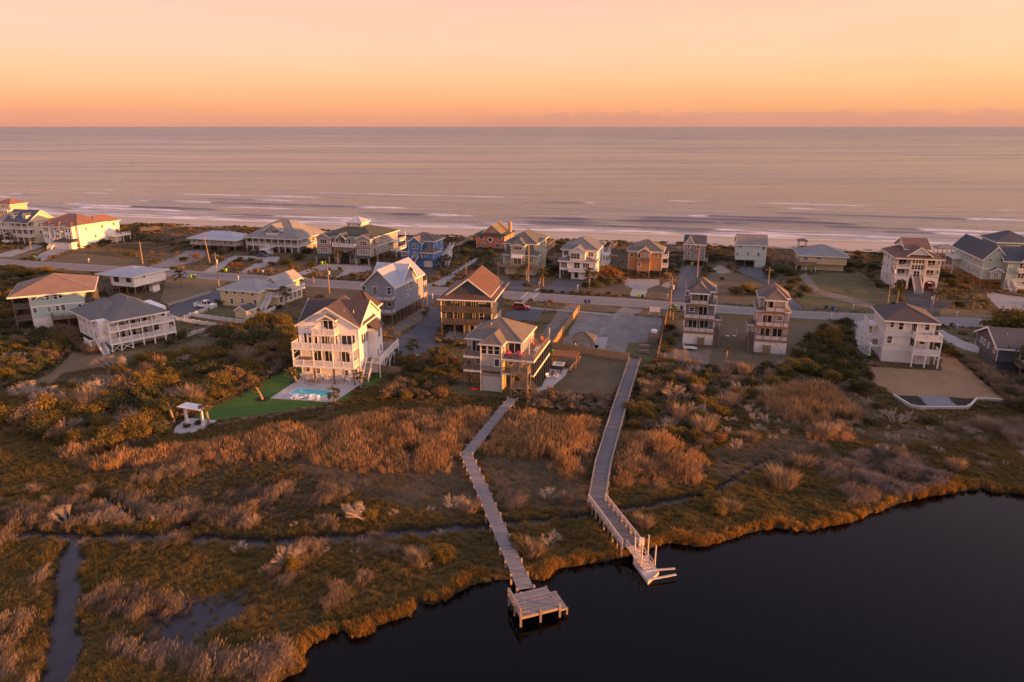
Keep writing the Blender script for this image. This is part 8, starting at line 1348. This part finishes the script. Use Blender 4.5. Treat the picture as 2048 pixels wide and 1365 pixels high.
def palm(u, v, ut, vt, label, r=1.5, pale=False, h=None, mulch=False):
    p = G(u, v); H_ = h or max(1.2, hgt_at(u, vt, p)); o = empty('palm_tree', (*p, 0), 0, label, 'palm tree', 'palm trees'); lean = (ut - u) / 8.0; k = (round(H_, 1), round(lean, 1))
    if k not in TRUNKS: TRUNKS[k] = MB().tube([(0, 0, -.1), (lean * .25, 0, H_ * .35), (lean * .7, 0, H_ * .75), (lean, 0, H_)], [.26, .2, .19, .22], 8).mesh('palm_trunk', TRK)
    link('trunk', TRUNKS[k], o); c = link('crown', FRP if pale else rnd.choice(FR), o, (lean, 0, H_ + .1), rnd.uniform(0, 6)); c.scale = (r, r, r * .95)
    if mulch: sheet('mulch_bed', [(p[0] + 1.3 * math.cos(a), p[1] + 1.3 * math.sin(a)) for a in np.linspace(0, 6.283, 13)[:-1]], .032, MULCH, jit=.1, keep=False)
for a in [(485, 501, 0, 0)] and [(104, 485, 104, 469, 'orange-lit palm in front of the red-roofed white house', 1.9), (22, 488, 20, 473, 'palm with an orange crown before the cream house', 1.9), (62, 497, 61, 480, 'slim bare-topped palm at the red-roofed house drive', .9), (627, 566, 626, 545, 'sunlit palm at the verge beside the dark SUV', 2.1), (573, 614, 571, 583, 'palm behind the picket fence at the yellow house porch', 1.8), (676, 529, 677, 508, 'palm before the arched entry of the bay house', 2.1), (702, 528, 701, 510, 'small palm right of the arched entry of the bay house', 1.6), (932, 557, 932, 518, 'tall palm right of the coral house drive', 1.8), (918, 545, 917, 525, 'shorter palm with a flowering base beside the tall one', 1.7), (978, 546, 977, 525, 'palm in front of the sage house, right of the pair', 2.0), (966, 541, 965, 512, 'palm in front of the sage house, left of the pair', 1.9), (881, 536, 880, 522, 'palm right of the blue house', 1.7), (895, 534, 894, 516, 'second palm right of the blue house', 1.5), (1053, 561, 1053, 530, 'orange-lit palm standing before the thin pole of the sage house', 2.0), (1086, 572, 1085, 546, 'palm beside the crossing sign', 1.9), (1178, 576, 1178, 546, 'orange-lit palm in front of the white carport house', 1.9), (1792, 614, 1792, 578, 'orange-lit palm before the arched house', 2.1), (1905, 616, 1905, 590, 'olive palm right of the arched house drive', 2.0), (1944, 618, 1945, 604, 'pale shaggy palm before the mint house bed', 2.6, True), (1873, 600, 1873, 588, 'low blue-grey palm beside the arched house drive', 1.8, True), (363, 574, 362, 550, 'round-crowned palm beside the boxy white house', 2.0),
          (594, 766, 587, 745, 'palm on the turf at the left side of the pool house', 1.35, False, None, True), (525, 799, 517, 774, 'golden-lit leaning palm on the turf left of the pool', 1.2, False, None, True), (722, 776, 723, 752, 'palm at the right corner of the pool house', 1.1, False, None, True), (670, 806, 669, 787, 'palm at the pool terrace corner', 1.3), (826, 722, 826, 691, 'palm in the blue-grey drive beside the pool house', 1.5), (349, 847, 344, 806, 'palm left of the white pergola', 1.4), (418, 852, 417, 812, 'golden-lit palm right of the white pergola', 1.3), (1345, 640, 1344, 618, 'thin palm by the gravel lot pole', 1.1), (1328, 722, 1328, 696, 'palm at the end of the far board fence', 1.5), (1451, 722, 1452, 700, 'cut-back palm trunk with a tiny crown on the brown yard', .6), (254, 481, 254, 461, 'palm in the group by the red-roofed house deck, right', 1.9), (248, 483, 246, 462, 'palm in the group by the red-roofed house deck, left', 1.9), (272, 478, 272, 460, 'palm behind the group by the red-roofed house deck', 1.8), (795, 722, 794, 706, 'small palm by the pool house entry', 1.0)]: palm(*a)
# wooded bank beyond the right edge of the view: its trees are what shades the right-hand marsh
bank = []
for _ in range(420):
    x = rnd.uniform(106, 150); y = rnd.uniform(64, 128)
    bank.append((x, y, -.3))
for _ in range(90): bank.append((rnd.uniform(118, 160), rnd.uniform(118, 165), 0))
scatter('wooded_bank', 'wooded bank across the cove beyond the right edge', bank, [SHR['ever'][0], SHR['ever'][1], SHR['olive'][0]], 2.6, 4.4, 21, np.array([1.45 if b_[1] > 86 else 1.0 for b_ in bank]))
# ================================================================== VEHICLES AND BINS
TYRE = plain((.018, .018, .018), .8); RIM = plain((.45, .45, .46), .35, .6); CGL = glass(); LAMP = plain((.75, .74, .7), .2); TAIL = plain((.4, .02, .02), .3)
def vehicle(label, u, v, rz, col, kind, cat, name='parked_car', group=None):
    p = G(u, v); o = empty(name, (*p, .03), R(rz), label, cat, group); m = carpaint(col); Lh, Wd, H1, H2 = dict(suv=(2.35, 1.86, 1.0, 1.72), car=(2.25, 1.78, .86, 1.42), truck=(2.95, 1.98, 1.08, 1.88))[kind]; w = Wd / 2
    prof = [(-Lh, .38), (-Lh, H1 - .05), (-Lh + .12, H1), (Lh * .42, H1), (Lh - .25, H1 - .14), (Lh - .04, H1 - .34), (Lh, .42), (Lh - .2, .28), (-Lh + .2, .28)]
    bm_ = MB(); n = len(prof)
    for y, k in ((-w, .95), (-w + .08, 1), (w - .08, 1), (w, .95)): bm_.v += [(x * (1 if k == 1 else .985), y, .28 + (z - .28) * (k if z > .6 else 1)) for x, z in prof]
    for r in range(3):
        for i in range(n): j = (i + 1) % n; bm_.f.append((r * n + i, r * n + j, (r + 1) * n + j, (r + 1) * n + i))
    bm_.f += [tuple(range(n)), tuple(range(4 * n - 1, 3 * n - 1, -1))]; bm_.build('body', m, o)
    if kind == 'truck': c = [(-.55, .0, H1), (1.45, 0, H1), (.75, 0, H2), (-.4, 0, H2)]
    elif kind == 'suv': c = [(-Lh + .08, 0, H1), (1.15, 0, H1), (.45, 0, H2), (-Lh + .35, 0, H2)]
    else: c = [(-1.75, 0, H1), (1.1, 0, H1), (.3, 0, H2), (-1.0, 0, H2)]
    b = MB(); b.v = [(x, s * (w - .06 if z == H1 else w - .26), z) for s in (-1, 1) for x, _, z in c]; b.f = [(0, 1, 2, 3), (7, 6, 5, 4), (0, 4, 5, 1), (1, 5, 6, 2), (2, 6, 7, 3), (3, 7, 4, 0)]; b.build('window_glass', CGL, o)
    b = MB().box(c[3][0] - .03, c[2][0] + .05, -w + .25, w - .25, H2 - .005, H2 + .05)
    for s in (-1, 1):
        for a, e in ((0, 3), (1, 2)): b.bar((c[a][0], s * (w - .05), c[a][2]), (c[e][0], s * (w - .25), c[e][2]), .09)
        mx = (c[2][0] + c[3][0]) / 2; b.bar((mx, s * (w - .05), H1), (mx, s * (w - .25), H2), .1, .05)
    b.build('roof', m, o)
    if kind == 'truck': MB().box(-Lh + .15, -.62, -w + .14, w - .14, H1 - .06, H1 + .006).build('bed_floor', plain((.05, .05, .05)), o); [MB().box(-Lh + .05, -.58, s * (w - .1) - .06, s * (w - .1) + .06, H1 - .02, H1 + .12).build('bed_side', m, o) for s in (-1, 1)]; MB().box(-Lh, -Lh + .12, -w + .12, w - .12, H1 - .02, H1 + .12).build('tailgate', m, o)
    for x in (-Lh * .62, Lh * .62):
        for s in (-1, 1):
            t = MB().tube([(x, s * (w - .2), .36), (x, s * (w + .015), .36)], .36, 14).build('wheel', TYRE, o); MB().tube([(x, s * (w + .0), .36), (x, s * (w + .03), .36)], .21, 10).build('rim', RIM, t)
    for s in (-1, 1): MB().box(Lh - .16, Lh + .01, s * (w - .32) - .2, s * (w - .32) + .2, H1 - .42, H1 - .27).build('headlight', LAMP, o); MB().box(-Lh - .015, -Lh + .05, s * (w - .2) - .11, s * (w - .2) + .11, H1 - .3, H1 - .08).build('tail_light', TAIL, o)
    MB().box(Lh - .12, Lh + .04, -w + .1, w - .1, .3, .44).build('bumper', plain((.05, .05, .05)), o); return o
vehicle('white pickup truck parked on the asphalt beside the yellow house', 411, 615, 172 + 180, (.72, .70, .68), 'truck', 'pickup truck', 'pickup_truck')
vehicle('dark blue-grey SUV driving on the road', 597, 561, -17, (.03, .045, .06), 'suv', 'car', 'car')
vehicle('dark red car parked on the asphalt behind the dark blue house', 1043, 619, -14, (.20, .012, .018), 'suv', 'car')
vehicle('dark car under the left side of the grey porch house', 506, 508, 160, (.03, .035, .045), 'suv', 'car'); vehicle('dark car before the split stair of the grey porch house', 524, 514, -20, (.035, .035, .04), 'car', 'car')
vehicle('pale blue car in the left arched carport', 1796, 571, -104, (.42, .45, .5), 'suv', 'car'); vehicle('bright red car in the right arched carport', 1857, 578, -104, (.45, .035, .02), 'suv', 'car')
GREENB = plain((.26, .56, .02), .5); BLACKB = plain((.025, .025, .028), .6); BLUEB = plain((.02, .07, .33), .5); DKB = plain((.05, .06, .08), .6)
BP = {}
def bin_(u, v, body, lid, label, rz=-15):
    k = (body.name, lid.name, id(body), id(lid)); first = k not in BP; p = G(u, v)
    if first:
        o = empty('wheelie_bin', (0, 0, 0), 0, label, 'wheelie bin', 'roadside wheelie bins'); b = MB(); b.v = [(x * s, y * s, z) for z, s in ((.08, .82), (.95, 1.0)) for x, y in ((-.33, -.38), (.33, -.38), (.33, .38), (-.33, .38))]; b.f = [(3, 2, 1, 0), (4, 5, 6, 7), (0, 1, 5, 4), (1, 2, 6, 5), (2, 3, 7, 6), (3, 0, 4, 7)]; b.build('body', body, o); MB().prism([(-.37, -.42, .955), (-.37, .42, .955), (-.37, .40, 1.03), (-.37, -.38, 1.08)], (.74, 0, 0)).build('lid', lid, o); MB().box(-.3, .3, .42, .5, .9, .95).build('handle', BLACKB, o)
        for s in (-1, 1): MB().tube([(s * .26, .32, .13), (s * .34, .32, .13)], .13, 10).build('wheel', TYRE, o)
        BP[k] = o
    else: o = copy_tree(BP[k])
    o.location = (*p, .03); o.rotation_euler = (0, 0, R(rz)); o['label'] = label
for u, v, b, l, t in ((69, 518, BLACKB, GREENB, 'black bin with a green lid at the red-roofed house drive'), (75, 522, GREENB, BLACKB, 'lime green bin at the red-roofed house drive'), (80, 522.5, BLACKB, BLACKB, 'black bin right of the lime one at the red-roofed house drive'), (383, 556, GREENB, GREENB, 'lime bin lying nearest the boxy white house on the verge'), (389, 556, BLACKB, GREENB, 'black bin with a green lid on the verge by the boxy white house'), (447, 544, BLACKB, GREENB, 'black bin at the semicircular drive mouth'), (452, 544, GREENB, GREENB, 'lime bin at the semicircular drive mouth'), (644, 529, GREENB, GREENB, 'lime bin under the left bay of the tan-grey house'), (651, 528, GREENB, BLACKB, 'lime bin with a black lid under the left bay of the tan-grey house'), (1171, 607, DKB, DKB, 'charcoal bin at the near verge above the gravel track'), (1178, 607, BLUEB, BLUEB, 'blue bin at the near verge above the gravel track'), (1278, 595, GREENB, GREENB, 'lime bin at the tan house drive mouth'), (1285, 595, BLACKB, GREENB, 'black bin at the tan house drive mouth'),
                     (1352, 619, GREENB, GREENB, 'lime bin on the verge left of the grey-blue tower house'), (1363, 620, BLACKB, BLACKB, 'black bin on the verge left of the grey-blue tower house'), (1652, 618, DKB, DKB, 'charcoal bin on the olive field verge'), (1665, 620, BLUEB, BLUEB, 'blue bin on the olive field verge'), (1622, 543, GREENB, GREENB, 'lime bin beside the low yellow house'), (1384, 531, GREENB, GREENB, 'lime bin under the mauve house'), (836, 720, BLACKB, GREENB, 'black bin with a green lid by the drive palm of the pool house'), (1107, 710, GREENB, GREENB, 'lime bin behind the hot tub pergola'), (1114, 711, BLACKB, GREENB, 'black bin behind the hot tub pergola'), (1736, 719, BLACKB, GREENB, 'black bin with a lime lid beside the pale three-storey house')): bin_(u, v, b, l, t)
